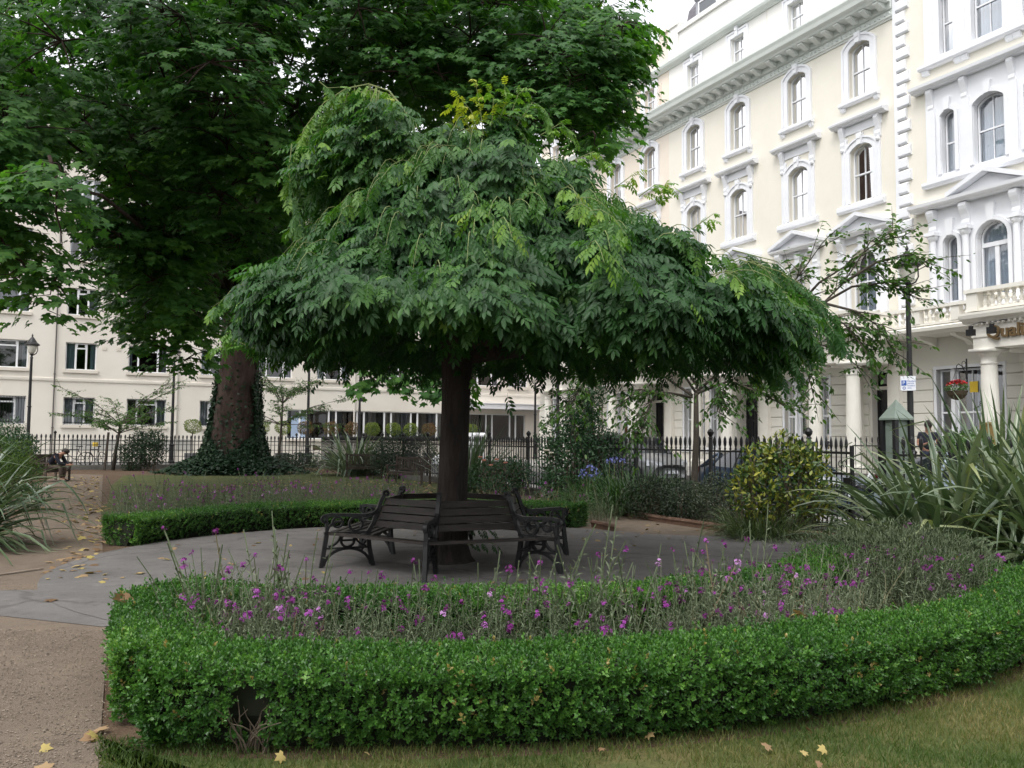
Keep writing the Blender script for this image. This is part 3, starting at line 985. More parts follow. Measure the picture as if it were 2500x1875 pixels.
def casement(w, h, cv, bars=False, seed=0):
    lights = 3
    fr = MB()
    y = -.16
    fr.ring([(-w / 2 + .06, .06), (-w / 2 + .06, h - .06), (w / 2 - .06, h - .06), (w / 2 - .06, .06)], [(-w / 2, 0), (-w / 2, h), (w / 2, h), (w / 2, 0)], y - .06, y + .02)
    fr.box(-w / 2 + .06, w / 2 - .06, y - .06, y + .02, .0, .06)
    xs = [-w / 2 + .05, -w * .17, w * .17, w / 2 - .05] if w < 1.9 else [-w / 2 + .05, -w * .25, w * .25, w / 2 - .05]
    for x in xs[1:3]: fr.box(x - .05, x + .05, y - .06, y + .03, .06, h - .06)
    fr.box(xs[1] + .05, xs[2] - .05, y - .06, y + .03, h * .77, h * .77 + .08)
    fr.ring([(xs[1] + .09, h * .77 + .12), (xs[1] + .09, h - .09), (xs[2] - .09, h - .09), (xs[2] - .09, h * .77 + .12)], [(xs[1] + .05, h * .77 + .08), (xs[1] + .05, h - .06), (xs[2] - .05, h - .06), (xs[2] - .05, h * .77 + .08)], y, y + .05)
    pa = MB(); pa.add([(-w / 2 + .05, y - .03, .05), (w / 2 - .05, y - .03, .05), (w / 2 - .05, y - .03, h - .05), (-w / 2 + .05, y - .03, h - .05)], [(3, 2, 1, 0)])
    cu = MB()
    spans = {0: [(-w / 2, -w * .18)], 1: [(w * .2, w / 2), (-w / 2, -w * .3)], 2: [(-w / 2, w / 2)], 3: [(-w / 2, -w * .36), (w * .4, w / 2)]}[cv]
    for a, b in spans:
        n = max(4, int((b - a) * 36))
        vs, fs = [], []
        for i in range(n + 1):
            x = a + (b - a) * i / n
            d = .04 * math.sin(i * 1.2 + seed)
            vs += [(x, y - .2 + d, 0), (x, y - .2 + d, h)]
            if i: fs.append((2 * i - 2, 2 * i, 2 * i + 1, 2 * i - 1))
        cu.add(vs, fs)
    sl = MB()
    sl.box(-w / 2 - .1, w / 2 + .1, -.02, .10, -.17, -.0)
    out = [('casement_frame', fr.mesh('casement_frame', M_UPVC)), ('pane', pa.mesh('casement_pane', M_GLASS_C)), ('curtain', cu.mesh('casement_curtain', [M_CURT, M_CURT_T, M_CURT, M_CURT_B][cv]))]
    if bars:
        g = MB()
        for k in range(int(w / .14)):
            x = -w / 2 + .08 + k * .14
            g.box(x - .008, x + .008, -.08, -.065, .02, h - .02)
        for z in (.12, h - .12): g.box(-w / 2, w / 2, -.088, -.058, z - .012, z + .012)
        out.append(('window_bars', g.mesh('window_bars', M_IRON)))
    return sl.mesh('casement_sill', M_SILL), out


CAS = {}
rholes = []
cols = [(-10.9, 2.12), (-7.3, 1.58), (-3.62, 2.12), (.06, 1.58), (3.58, 2.12), (7.3, 1.58), (10.9, 2.12), (14.6, 2.12), (18.75, 1.58), (22.0, 2.12), (25.4, 2.12), (28.0, 1.58)]
for ci, (u, wd) in enumerate(cols):
    for fl, z in enumerate((2.2, 5.3, 8.42, 11.6, 14.8)):
        if fl == 0 and u > 9: continue
        if fl > 1 and u > 16: continue
        cv = (ci * 2 + fl * 3) % 4
        key = (wd, cv, fl == 0)
        if key not in CAS: CAS[key] = casement(wd, 1.55, cv, fl == 0, cv)
        sl, parts = CAS[key]
        w_ = link('window', sl, rear, (-u, 0, z))
        for nm, me in parts: link(nm, me, w_)
        rholes.append((-u, z, wd, 1.55, 0))
rib0, rib1 = 11.7, 28.6
rholes.append((-(rib0 + rib1) / 2, 1.5, rib1 - rib0, 1.85, 0))
w = MB()
wall_holes(w, -30, 26, 0, 20.5, rholes, 0, .22)
w.build('wall', M_RENDER, rear)
b = MB()
b.prism([(0, 4.62), (.05, 4.64), (.06, 4.72), (.06, 4.80), (0, 4.82)], -30, 26)
b.build('string_course', M_RENDER, rear)
s = MB()
s.add([(-30, 0, 0), (-30, -12, 0), (-30, -12, 20.5), (-30, 0, 20.5)], [(0, 1, 2, 3)])
s.add([(26, 0, 0), (26, -12, 0), (26, -12, 20.5), (26, 0, 20.5)], [(3, 2, 1, 0)])
s.add([(-30, -12, 0), (26, -12, 0), (26, -12, 20.5), (-30, -12, 20.5)], [(0, 1, 2, 3)])
s.build('side_wall', M_RENDER, rear)
r = MB(); r.box(-30.2, 26.2, -12.2, .2, 20.5, 20.8); r.build('roof', M_SLATE, rear)
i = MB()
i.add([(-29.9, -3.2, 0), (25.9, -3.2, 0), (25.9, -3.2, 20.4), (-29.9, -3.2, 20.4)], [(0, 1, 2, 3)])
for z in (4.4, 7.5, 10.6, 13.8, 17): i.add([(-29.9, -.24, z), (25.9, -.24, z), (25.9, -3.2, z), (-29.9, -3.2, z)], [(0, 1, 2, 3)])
i.build('dark_backing', M_DARKIN, rear)
# shopfront style ribbon window
f = MB()
f.ring([(-rib1 + .06, 1.56), (-rib1 + .06, 3.29), (-rib0 - .06, 3.29), (-rib0 - .06, 1.56)], [(-rib1, 1.5), (-rib1, 3.35), (-rib0, 3.35), (-rib0, 1.5)], -.22, -.1)
f.box(-rib1, -rib0, -.22, -.08, 1.5, 1.56)
u = 12.52
ms = []
while u < 28:
    ms += [u, u + .47]; u += 1.86
for u in ms: f.box(-u - .05, -u + .05, -.21, -.09, 1.56, 3.29)
rw = f.build('ribbon_window', M_UPVC, rear)
p = MB(); p.add([(-rib1 + .05, -.16, 1.55), (-rib0 - .05, -.16, 1.55), (-rib0 - .05, -.16, 3.3), (-rib1 + .05, -.16, 3.3)], [(3, 2, 1, 0)])
p.build('pane', M_GLASS_D, rw)
p = MB()
for k in range(5):
    a, b_ = -24.5 + k * 2.3, -24.5 + k * 2.3 + .9
    n = 26
    vs, fs = [], []
    for i_ in range(n + 1):
        x = a + (b_ - a) * i_ / n
        vs += [(x, -.34 + .04 * math.sin(i_ * 1.3), 1.5), (x, -.34 + .04 * math.sin(i_ * 1.3), 3.35)]
        if i_: fs.append((2 * i_ - 2, 2 * i_, 2 * i_ + 1, 2 * i_ - 1))
    p.add(vs, fs)
p.build('curtain', M_CURT_B, rw)
f = MB(); f.box(-12.9, -12.0, -.15, -.145, 1.6, 2.9); f.build('blue_blind', mat('pale_blue_blind', [(.32, .42, .58), (.42, .52, .66)], .8, 2), rw)
f = MB(); f.box(-rib1 - .1, -rib0 + .1, -.05, .12, 1.36, 1.495); f.build('ledge', M_SILL, rear)
f = MB(); f.box(-29.8, -22.9, .005, 1.1, 3.68, 4.02); f.box(-29.85, -22.85, .005, 1.16, 4.02, 4.08); f.build('canopy', M_TRIM, rear)
for u, m_, r_ in ((-1.22, M_PIPE_D, .035), (5.2, M_PIPE, .05), (7.95, M_PIPE_D, .03), (16.0, M_PIPE, .06)):
    f = MB(); f.tube([(-u, .07, .1), (-u, .07, 20.3)], r_, 8)
    for z in range(2, 20, 3): f.box(-u - r_ - .02, -u + r_ + .02, 0, .07, z, z + .05)
    f.build('downpipe', m_, rear)
for u in (1.25, 2.0):
    f = MB()
    for a in (0, 1):
        f.box(-u - .1 + a * .11, -u - .01 + a * .11, .0, .03, 6.5, 6.68)
    f.box(-u - .13, -u + .13, 0, .012, 6.47, 6.72)
    f.build('air_vent', M_SILL, rear)
for u0, u1 in ((-.3, 2.2), (4.2, 6.2), (-4.5, -2.4)):
    f = MB(); f.box(-u1, -u0, .0, .02, .75, 1.35); f.box(-u1, -u0, .02, .06, 1.35, 1.42); f.build('basement_vent', mat('vent_grey', [(.42, .41, .38)], .7), rear)
# ------------------------------------------------------------------ ground, paths, paving
CX, CY = -.9, 11.0


def pol(r, deg):
    a = math.radians(deg)
    return (CX + r * math.cos(a), CY + r * math.sin(a))


def arc(r, a0, a1, n=24):
    return [pol(r, a0 + (a1 - a0) * i / n) for i in range(n + 1)]


def groundmat(name, cols, rough, s1, s2, speck=None, bump=.3, mid=6.0, cracks=0.0):
    m, nt, out = newmat(name)
    b = nt.nodes.new('ShaderNodeBsdfPrincipled'); b.inputs['Roughness'].default_value = rough; b.inputs['Specular IOR Level'].default_value = .25
    nt.links.new(b.outputs[0], out.inputs[0])
    tc = nt.nodes.new('ShaderNodeTexCoord')
    n1 = nt.nodes.new('ShaderNodeTexNoise'); n1.inputs['Scale'].default_value = s1; n1.inputs['Detail'].default_value = 8; n1.inputs['Roughness'].default_value = .7
    n2 = nt.nodes.new('ShaderNodeTexNoise'); n2.inputs['Scale'].default_value = s2; n2.inputs['Detail'].default_value = 4; n2.inputs['Roughness'].default_value = .8
    for n in (n1, n2): nt.links.new(tc.outputs['Object'], n.inputs['Vector'])
    r = _ramp(nt, cols, [.28 + .44 * i / (len(cols) - 1) for i in range(len(cols))])
    nt.links.new(n1.outputs['Fac'], r.inputs[0])
    r2 = _ramp(nt, [(.45, .45, .45), (1, 1, 1), (1.0, 1.0, 1.0)] if not speck else speck, [.3, .5, .68])
    nt.links.new(n2.outputs['Fac'], r2.inputs[0])
    mx = nt.nodes.new('ShaderNodeMix'); mx.data_type = 'RGBA'; mx.blend_type = 'MULTIPLY'; mx.inputs['Factor'].default_value = .8
    nt.links.new(r.outputs[0], mx.inputs['A']); nt.links.new(r2.outputs[0], mx.inputs['B'])
    n3 = nt.nodes.new('ShaderNodeTexNoise'); n3.inputs['Scale'].default_value = mid; n3.inputs['Detail'].default_value = 6; n3.inputs['Roughness'].default_value = .75
    nt.links.new(tc.outputs['Object'], n3.inputs['Vector'])
    r3 = _ramp(nt, [(.62, .60, .58), (1, 1, 1), (1.0, 1.0, 1.0), (1.35, 1.33, 1.3)], [.3, .45, .56, .72])
    nt.links.new(n3.outputs['Fac'], r3.inputs[0])
    m3 = nt.nodes.new('ShaderNodeMix'); m3.data_type = 'RGBA'; m3.blend_type = 'MULTIPLY'; m3.inputs['Factor'].default_value = .85; m3.clamp_result = False
    nt.links.new(mx.outputs['Result'], m3.inputs['A']); nt.links.new(r3.outputs[0], m3.inputs['B'])
    last = m3.outputs['Result']
    if cracks:
        ns = nt.nodes.new('ShaderNodeTexNoise'); ns.inputs['Scale'].default_value = 1.3; ns.inputs['Detail'].default_value = 6
        nt.links.new(tc.outputs['Object'], ns.inputs['Vector'])
        ad = nt.nodes.new('ShaderNodeMix'); ad.data_type = 'RGBA'; ad.blend_type = 'LINEAR_LIGHT'; ad.inputs['Factor'].default_value = .35
        nt.links.new(tc.outputs['Object'], ad.inputs['A']); nt.links.new(ns.outputs['Color'], ad.inputs['B'])
        vo = nt.nodes.new('ShaderNodeTexVoronoi'); vo.feature = 'DISTANCE_TO_EDGE'; vo.inputs['Scale'].default_value = cracks
        nt.links.new(ad.outputs['Result'], vo.inputs['Vector'])
        rc = _ramp(nt, [(.38, .36, .34), (1, 1, 1)], [.003, .011])
        nt.links.new(vo.outputs['Distance'], rc.inputs[0])
        m4 = nt.nodes.new('ShaderNodeMix'); m4.data_type = 'RGBA'; m4.blend_type = 'MULTIPLY'; m4.inputs['Factor'].default_value = .45
        nt.links.new(last, m4.inputs['A']); nt.links.new(rc.outputs[0], m4.inputs['B'])
        last = m4.outputs['Result']
    nt.links.new(last, b.inputs['Base Color'])
    bp = nt.nodes.new('ShaderNodeBump'); bp.inputs['Strength'].default_value = bump; bp.inputs['Distance'].default_value = .015
    nt.links.new(n2.outputs['Fac'], bp.inputs['Height']); nt.links.new(bp.outputs[0], b.inputs['Normal'])
    return m


M_ROAD = groundmat('road_asphalt', [(.05, .05, .052), (.075, .074, .074)], .85, .6, 90)
M_PAVE = mat('pavement_slabs', [(.27, .26, .245), (.34, .33, .31)], .85, 1.5, bump=.1, bscale=40)
M_SOIL = groundmat('garden_soil', [(.055, .036, .024), (.10, .066, .042), (.14, .095, .06)], .95, 2.5, 40, bump=.8)
M_GRAVEL = groundmat('hoggin', [(.115, .088, .066), (.165, .13, .10), (.20, .155, .115)], .92, .9, 75, [(.5, .48, .46), (.95, .94, .92), (1, 1, 1)], .6)
M_ASPH = groundmat('old_asphalt', [(.10, .094, .09), (.14, .131, .125), (.175, .163, .155)], .88, .8, 110, [(.6, .6, .6), (1, 1, 1), (1, 1, 1)], .35, mid=5.0, cracks=.32)
M_LAWN = groundmat('dry_lawn', [(.035, .065, .016), (.07, .095, .026), (.13, .125, .045), (.20, .155, .075)], .95, 1.3, 60, bump=.9)
M_LAWN_B = groundmat('rear_turf', [(.04, .06, .018), (.07, .085, .026), (.13, .115, .045)], .95, .9, 40, bump=.9)  # olive turf of the rear lawn


def sheet(name, poly, z, m):
    g = MB(); g.sheet(poly, z)
    o = g.build(name, m)
    if o.data.polygons[0].normal.z < 0: o.data.flip_normals()
    return tag(o, kind='structure')


def uv_rect(u0, u1, v0, v1):
    return [site(u0, v0)[:2], site(u1, v0)[:2], site(u1, v1)[:2], site(u0, v1)[:2]]


sheet('ground', [(-400, -400), (400, -400), (400, 400), (-400, 400)], 0, M_ROAD)
for nm, r in (('pavement', (11.6, 13.3, -40, 46.6)), ('pavement', (-60, 11.6, 44.8, 46.6)), ('pavement', (20.0, 25.6, -40, 54.2)), ('pavement', (-60, 20.0, 51.0, 54.2))):
    g = MB()
    a = uv_rect(*r)
    g.add([(x, y, 0.0) for x, y in a] + [(x, y, .3 if r[0] == 20.0 and r[2] == -40 else .12) for x, y in a], [(4, 5, 6, 7), (0, 1, 5, 4), (1, 2, 6, 5), (2, 3, 7, 6), (3, 0, 4, 7)])
    tag(g.build(nm, M_PAVE), kind='structure')
sheet('soil', uv_rect(-36, 11.3, -30, 44.5), .004, M_SOIL)
sheet('lawn', [(0, -6), (0, 0), (-1.95, 4.05), (-2.12, 4.5)] + arc(6.8, -100.5, -24, 24) + [(14, 8.5), (14, -6)], .010, M_LAWN)
sheet('rear_lawn', arc(7.0, 172, 70, 20) + [(1.3, 22), (-.6, 27), (-4, 33), (-9, 39), (-15.4, 34), (-12.6, 27), (-9.3, 19.8)], .010, M_LAWN_B)
sheet('path', [(0, -6), (0, 0), (-1.9, 4.05), (-3.2, 6.9), (-4.6, 9.0), (-5.3, 11.2), (-8.45, 17.7), (-12.4, 26), (-16.4, 34.4), (-18.6, 35.2), (-14.4, 25.9), (-10.0, 17.5), (-6.6, 10.9), (-7.2, 10.0), (-14, 7.5), (-14, -6)], .014, M_GRAVEL)
sheet('gravel_path', [(.9, 14.6), (2.2, 13.2), (4.85, 13.45), (4.2, 14.05), (3.62, 14.62), (2.7, 16.5), (1.6, 19.7), (.5, 24), (-.9, 24), (.3, 19.5), (1.35, 16.2)], .014, M_GRAVEL)
sheet('cross_path', [(-14, 6.2), (-4.38, 7.40), (-3.3, 7.0), (-2.6, 7.4), (-3.6, 10.5), (-4.95, 10.7), (-4.9, 9.7), (-4.52, 8.66), (-5.08, 8.58), (-14, 7.3)], .018, M_ASPH)
sheet('paving', arc(4.5, 0, 360, 64)[:-1], .022, M_ASPH)
sheet('gate_path', [(2.4, 9.6), (3.55, 9.1), (5.2, 9.6), (8.2, 11.6), (9.0, 13.6), (5.9, 14.9), (4.9, 13.5), (1.5, 14.3)], .026, M_ASPH)

# loose grit on the near gravel
lm = LM()
n = 42000
P = np.stack([rng.uniform(-5.2, -1.8, n), rng.uniform(3.6, 9.0, n), np.full(n, .018)], 1)
P = P[(P[:, 0] < -.47 * P[:, 1] + .05) & (np.abs(P[:, 0]) < P[:, 1] * .66) & ~((P[:, 1] > 6.9) & (P[:, 1] < 8.6))]; n = len(P)
ok = rng.uniform(size=n) < np.clip(.55 + .5 * fbm(P, 2.2, 60) + .3 * fbm(P, 7, 61), .08, 1); P = P[ok]; n = len(P)
peb = (np.array([(1, 0, 0), (0, .8, 0), (-1, 0, 0), (0, -.8, 0), (0, 0, .55)]), [(0, 1, 4), (1, 2, 4), (2, 3, 4), (3, 0, 4)])
lm.put(peb, P, frames(randdir(n) * [1, 1, 0.01], np.tile([0, 0, 1.0], (n, 1))), rng.uniform(.003, .0085, n) * np.where(rng.uniform(size=n) < .02, 1.7, 1), rng.uniform(0, 1, n))
tag(lm.build('gravel', leafmat('grit', [(.07, .055, .043), (.15, .12, .092), (.25, .205, .16)], .0, rough=.9, spec=.2)), 'loose grit lying on the near left path', 'gravel', kind='stuff')
# ------------------------------------------------------------------ leaves shared by the planting
M_BOX = leafmat('box_leaf', [(.018, .062, .012), (.044, .128, .021), (.09, .215, .034), (.16, .30, .055), (.30, .24, .08)], .18, rough=.38, spec=.45, pos=[0, .35, .72, .94, 1])
M_BOXCORE = mat('box_twigs', [(.008, .012, .005), (.016, .018, .009)], .95, 14)
M_TWIG = mat('dry_twig', [(.09, .07, .05), (.17, .135, .10)], .9, 12)


def sprig_t(seed=0, pairs=4, L=.42, W=.24):
    r = np.random.default_rng(seed)
    it = []
    for k in range(pairs):
        for sd in (0, PI):
            a = k * PI / 2 + sd + r.uniform(-.4, .4)
            el = .35 + .25 * k + r.uniform(-.2, .2)
            f = np.array([math.cos(a) * math.cos(el), math.sin(el), math.sin(a) * math.cos(el)])
            n = np.array([-math.cos(a) * math.sin(el), math.cos(el), -math.sin(a) * math.sin(el)])
            v = np.array([(0, 0, 0), (W / 2, L * .5, .03), (0, L, -.02), (-W / 2, L * .5, .03)])
            R = frames(f[None], n[None])[0]
            it.append(xf((v, [(0, 1, 2, 3)]), R, (0, .15 + .25 * k, 0), r.uniform(.8, 1.15)))
    v = np.array([(0, 0, 0), (W * .4, L * .4, .03), (0, L * .8, 0), (-W * .4, L * .4, .03)])
    it.append(xf((v, [(0, 1, 2, 3)]), np.eye(3), (0, 1.0, 0)))
    return merge_t(it)


SPRIGS = [sprig_t(i) for i in range(4)]


def resample(path, step):
    P = np.array(path, float)
    d = np.linalg.norm(np.diff(P, axis=0), axis=1)
    s = np.concatenate([[0], np.cumsum(d)])
    n = max(2, int(s[-1] / step))
    t = np.linspace(0, s[-1], n + 1)
    return np.stack([np.interp(t, s, P[:, 0]), np.interp(t, s, P[:, 1])], 1), s[-1]


def hedge(name, label, group, segs, width, height, dens, seed=0, skip=None):
    """segs: open centre lines joined into one clipped hedge; each has (points, density factor)."""
    h = thing(name, label, 'hedge', (0, 0, 0), 0, group)
    lm = LM()
    core = MB()
    for path, df in segs:
        Q, LN = resample(path, .12)
        T = unit(np.gradient(Q, axis=0))
        N = np.stack([T[:, 1], -T[:, 0]], 1)
        prof = [(-.16, .01), (-.20, .2), (-.33, .42), (-.38, .80), (-.30, .88), (.30, .88), (.38, .80), (.33, .42), (.20, .2), (.16, .01)]
        vs = []
        for i in range(len(Q)):
            for a, z in prof: vs.append((Q[i, 0] + N[i, 0] * a * width, Q[i, 1] + N[i, 1] * a * width, z * height))
        k = len(prof)
        fs = [(i * k + j, i * k + (j + 1) % k, (i + 1) * k + (j + 1) % k, (i + 1) * k + j) for i in range(len(Q) - 1) for j in range(k)]
        fs += [tuple(range(k))[::-1], tuple((len(Q) - 1) * k + j for j in range(k))]
        core.add(vs, fs)
        per = width + 2 * height
        n = int(LN * per * dens * df)
        u = rng.uniform(-.02, 1.02, n)
        c = rng.uniform(0, per, n)
        ii = np.clip(u, 0, 1) * (len(Q) - 1)
        px = np.stack([np.interp(ii, np.arange(len(Q)), Q[:, k_]) for k_ in (0, 1)], 1)
        nx = unit(np.stack([np.interp(ii, np.arange(len(Q)), N[:, k_]) for k_ in (0, 1)], 1))
        side = np.where(c < height, -1, np.where(c > height + width, 1, 0))
        zz = np.where(side == -1, c, np.where(side == 1, c - height - width, height))
        a = np.where(side == 0, (c - height) / width - .5, side * .5)
        nz = np.where(side == 0, 1.0, .25)
        nout = np.concatenate([nx * side[:, None], nz[:, None]], 1)
        # ends of the run also get leaves
        P = np.stack([px[:, 0] + nx[:, 0] * a * width, px[:, 1] + nx[:, 1] * a * width, zz], 1)
        endm = rng.uniform(size=n) < 1.1 * width / LN
        e1 = rng.uniform(size=n) < .5
        Ei = np.where(e1, 0, len(Q) - 1)
        ea = rng.uniform(-.5, .5, n) * width
        Pe = np.stack([Q[Ei, 0] + N[Ei, 0] * ea + np.where(e1, -1, 1) * T[Ei, 0] * .02, Q[Ei, 1] + N[Ei, 1] * ea + np.where(e1, -1, 1) * T[Ei, 1] * .02, rng.uniform(.05, 1, n) * height], 1)
        Ne = np.concatenate([np.where(e1, -1, 1)[:, None] * T[Ei], np.full((n, 1), .3)], 1)
        P = np.where(endm[:, None], Pe, P); nout = unit(np.where(endm[:, None], Ne, nout))
        # clipped but lumpy: shoulder rounding and shallow hollows
        corner = np.clip((P[:, 2] / height - .8) / .2, 0, 1) * np.clip((np.abs(a) - .38) / .12, 0, 1)
        P[:, 2] -= corner * .035
        b = fbm(P, 5.0, seed) * .022 + fbm(P, 1.7, seed + 1) * .02
        low = np.clip(1 - P[:, 2] / (.42 * height), 0, 1) * (side != 0)
        P = P + nout * (b - .03 - low * .15 - .04 * low * np.clip(fbm(P, 4.0, seed + 9), -1, 1) - np.abs(rng.normal(0, .022, n)) + (rng.uniform(size=n) < .09) * rng.uniform(.01, .06, n))[:, None]
        keep = rng.uniform(size=n) > np.clip(.9 - P[:, 2] / (.2 * height), 0, .75) * (side != 0)
        hole = fbm(P, 3.2, seed + 5) > 1.15
        keep &= ~(hole & (side != 0))
        if skip is not None: keep &= ~skip(P)
        P, nout = P[keep], nout[keep]
        f = unit(nout * .75 + np.array([0, 0, .5]) + rng.normal(0, .42, (len(P), 3)))
        R = frames(f, randdir(len(P)))
        tint = np.clip(.42 + .20 * fbm(P, 2.2, seed + 2) + rng.normal(0, .17, len(P)) + .10 * (rng.uniform(size=len(P)) < .15), 0, 1)
        tint = np.where(rng.uniform(size=len(P)) < .012 + .05 * (fbm(P, 2.6, seed + 15) > 1.0), 1.0, np.minimum(tint, .93))
        which = rng.integers(0, 4, len(P))
        for w_ in range(4):
            q = which == w_
            lm.put(SPRIGS[w_], P[q], R[q], rng.uniform(.036, .062, q.sum()) * 1.12, tint[q])
    core.build('twig_core', M_BOXCORE, h)
    lm.build('foliage', M_BOX, h)
    return h


W_H = .56
front = arc(6.52, -97.6, -33, 60)
inner = arc(4.74, -110.6, -25, 50)
left_end = [(inner[0][0] - .06, inner[0][1] - .1), (front[0][0] - .1, front[0][1] + .22)]
right_end = [inner[-1], ((inner[-1][0] + front[-1][0]) / 2 + .25, (inner[-1][1] + front[-1][1]) / 2 + .1), front[-1]]


def bald(P):
    d = np.hypot(P[:, 0] + 1.27, P[:, 1] - 4.25)
    return (d < .085 - .03 * np.abs(P[:, 2] - .2) / .2) & (P[:, 2] < .33) & (P[:, 2] > .02)


hf = hedge('box_hedge', 'clipped box hedge ringing the near flower bed, with one bare brown gap', 'box hedges round the flower beds',
           [(front, 1.0), (inner, .8), (left_end, .95), (right_end, .7)], W_H, .43, 2500, 3, bald)
tw = MB()
for k in range(18):
    x0, y0 = -1.27 + random.uniform(-.08, .08), 4.31 + random.uniform(-.03, .03)
    p = [Vector((x0, y0, 0))]
    d = Vector((random.uniform(-.4, .4), random.uniform(-.5, .1), 1)).normalized()
    for s in range(4):
        p.append(p[-1] + d * random.uniform(.05, .10)); d = (d + Vector((random.uniform(-.5, .5), random.uniform(-.5, .2), random.uniform(-.2, .2)))).normalized()
    tw.tube(p, [.006, .005, .004, .003, .0015], 4)
tw.build('bare_twigs', M_TWIG, hf)
hb = hedge('box_hedge', 'clipped box hedge curving behind the tree seat, in front of the rear flower bed', 'box hedges round the flower beds',
           [(arc(4.78, 165.5, 63.5, 50), .62)], .62, .42, 2000, 9)

# ------------------------------------------------------------------ wallflowers
M_WSTEM = leafmat('wallflower_stem', [(.06, .08, .04), (.11, .14, .078), (.17, .20, .125), (.19, .155, .09)], .12, (1.2, 1.2, .8), .6, .25, [0, .4, .8, 1])
M_PETAL = leafmat('wallflower_petal', [(.11, .014, .10), (.20, .026, .19), (.31, .065, .32), (.50, .28, .52)], .25, (1.2, .8, 1.2), .6, .2, [0, .4, .8, 1])


def stem_t(seed, leaves=16, bushy=1.0, tall=1.0):
    r = np.random.default_rng(seed)
    it = []
    bend = r.uniform(-.14, .14, 2)

    def at(s): return np.array([bend[0] * s * s, bend[1] * s * s, s])
    n = 5
    for ax in ((.0045, 0), (0, .0045)):
        v = np.array([at(i / n) + np.array([sg * ax[0], sg * ax[1], 0]) for i in range(n + 1) for sg in (-1, 1)])
        it.append((v, [(2 * i, 2 * i + 1, 2 * i + 3, 2 * i + 2) for i in range(n)]))
    for k in range(leaves):
        s = .08 + .8 * k / leaves + r.uniform(-.02, .02)
        a = k * 2.4 + r.uniform(-.4, .4)
        el = r.uniform(.3, 1.0)
        f = np.array([math.cos(a) * math.cos(el), math.sin(a) * math.cos(el), math.sin(el)])
        L = r.uniform(.05, .10) * bushy * (1.25 - .7 * s)
        v = np.array([(0, 0, 0), (.006, L * .5, .004), (0, L, -.01), (-.006, L * .5, .004)]) * [bushy, 1, 1]
        it.append(xf((v, [(0, 1, 2, 3)]), frames(f[None], np.array([[0, 0, 1.]]))[0], at(s)))
    return merge_t(it), at(1.0)


def head_t(seed):
    r = np.random.default_rng(seed)
    it = []
    for k in range(r.integers(7, 12)):
        c = np.array([r.normal(0, .012), r.normal(0, .012), r.uniform(-.035, .012)])
        ax = unit(np.array([c[0] * 30, c[1] * 30, .6 + r.uniform(-.2, .3)])[None])[0]
        R = frames(np.array([[-ax[1], ax[0], .01]]), ax[None])[0]
        for q in range(4):
            a = q * PI / 2 + r.uniform(-.2, .2)
            d = np.array([math.cos(a), math.sin(a), .15]); e = np.array([-math.sin(a), math.cos(a), 0])
            w = .0065
            v = np.array([d * .001, d * .008 + e * w, d * .0145 + e * w * .5 - np.array([0, 0, .003]), d * .0145 - e * w * .5 - np.array([0, 0, .003]), d * .008 - e * w])
            it.append(xf((v, [(0, 1, 2, 3, 4)]), R, c))
    return merge_t(it)


STEMS = [stem_t(i, 26, 1.25) for i in range(6)]
LOWS = [stem_t(20 + i, 34, 2.0) for i in range(4)]
HEADS = [head_t(i) for i in range(5)]


def wallflowers(name, label, pts, hmul, flower_p, low_frac, spike=.0):
    lm = LM()
    n = len(pts)
    low = rng.uniform(size=n) < low_frac
    for i in range(n):
        pass
    h = np.where(low, rng.uniform(.20, .36, n), rng.uniform(.36, .62, n)) * hmul
    tallm = (~low) & (rng.uniform(size=n) < spike)
    h = np.where(tallm, h * rng.uniform(1.15, 1.45, n), h)
    lean = rng.normal(0, .26, (n, 2))
    up = unit(np.concatenate([lean, np.ones((n, 1))], 1))
    R = frames(randdir(n), up)      # z follows up
    x = unit(np.cross(randdir(n), up)); y = np.cross(up, x)
    R = np.stack([x, y, up], -1)
    tint = np.clip(.45 + rng.normal(0, .2, n) + .22 * fbm(pts, 1.8, 77), 0, 1)
    w_ = rng.integers(0, 6, n)
    for k in range(6):
        q = (w_ == k) & ~low
        (tm, tip) = STEMS[k]
        lm.put(tm, pts[q], R[q], h[q], tint[q], 0)
        fl = q & (rng.uniform(size=n) < flower_p)
        tips = pts[fl] + np.einsum('nij,j->ni', R[fl], tip) * h[fl][:, None]
        hh = rng.integers(0, 5, len(tips))
        for j in range(5):
            s = hh == j
            lm.put(HEADS[j], tips[s], R[fl][s], rng.uniform(.5, 1.0, s.sum()), np.clip(rng.normal(.45, .28, s.sum()), 0, 1), 1)
    for k in range(4):
        q = low & (w_ % 4 == k)
        lm.put(LOWS[k][0], pts[q], R[q], h[q], np.clip(tint[q] + .08, 0, 1), 0)
    o = lm.build(name, [M_WSTEM, M_PETAL])
    return tag(o, label, 'flowers', kind='stuff')


LE0, LE1 = np.array(left_end[0]), np.array(left_end[1])


def inside_bed(P):
    e = LE1 - LE0
    nrm = np.array([e[1], -e[0]]) / np.linalg.norm(e)
    if nrm[0] > 0: nrm = -nrm
    return P[((P[:, :2] - LE0) @ nrm) < -.17]


def dry_gap(P):
    g = np.degrees(np.arctan2(P[:, 1] - CY, P[:, 0] - CX)); r = np.hypot(P[:, 0] - CX, P[:, 1] - CY)
    return P[~((g > -54) & (g < -42) & (r > 5.45) & (rng.uniform(size=len(P)) < .9))]


def right_of_path(P):
    return P[P[:, 0] > -5.0 - (P[:, 1] - 11.2) * .49]


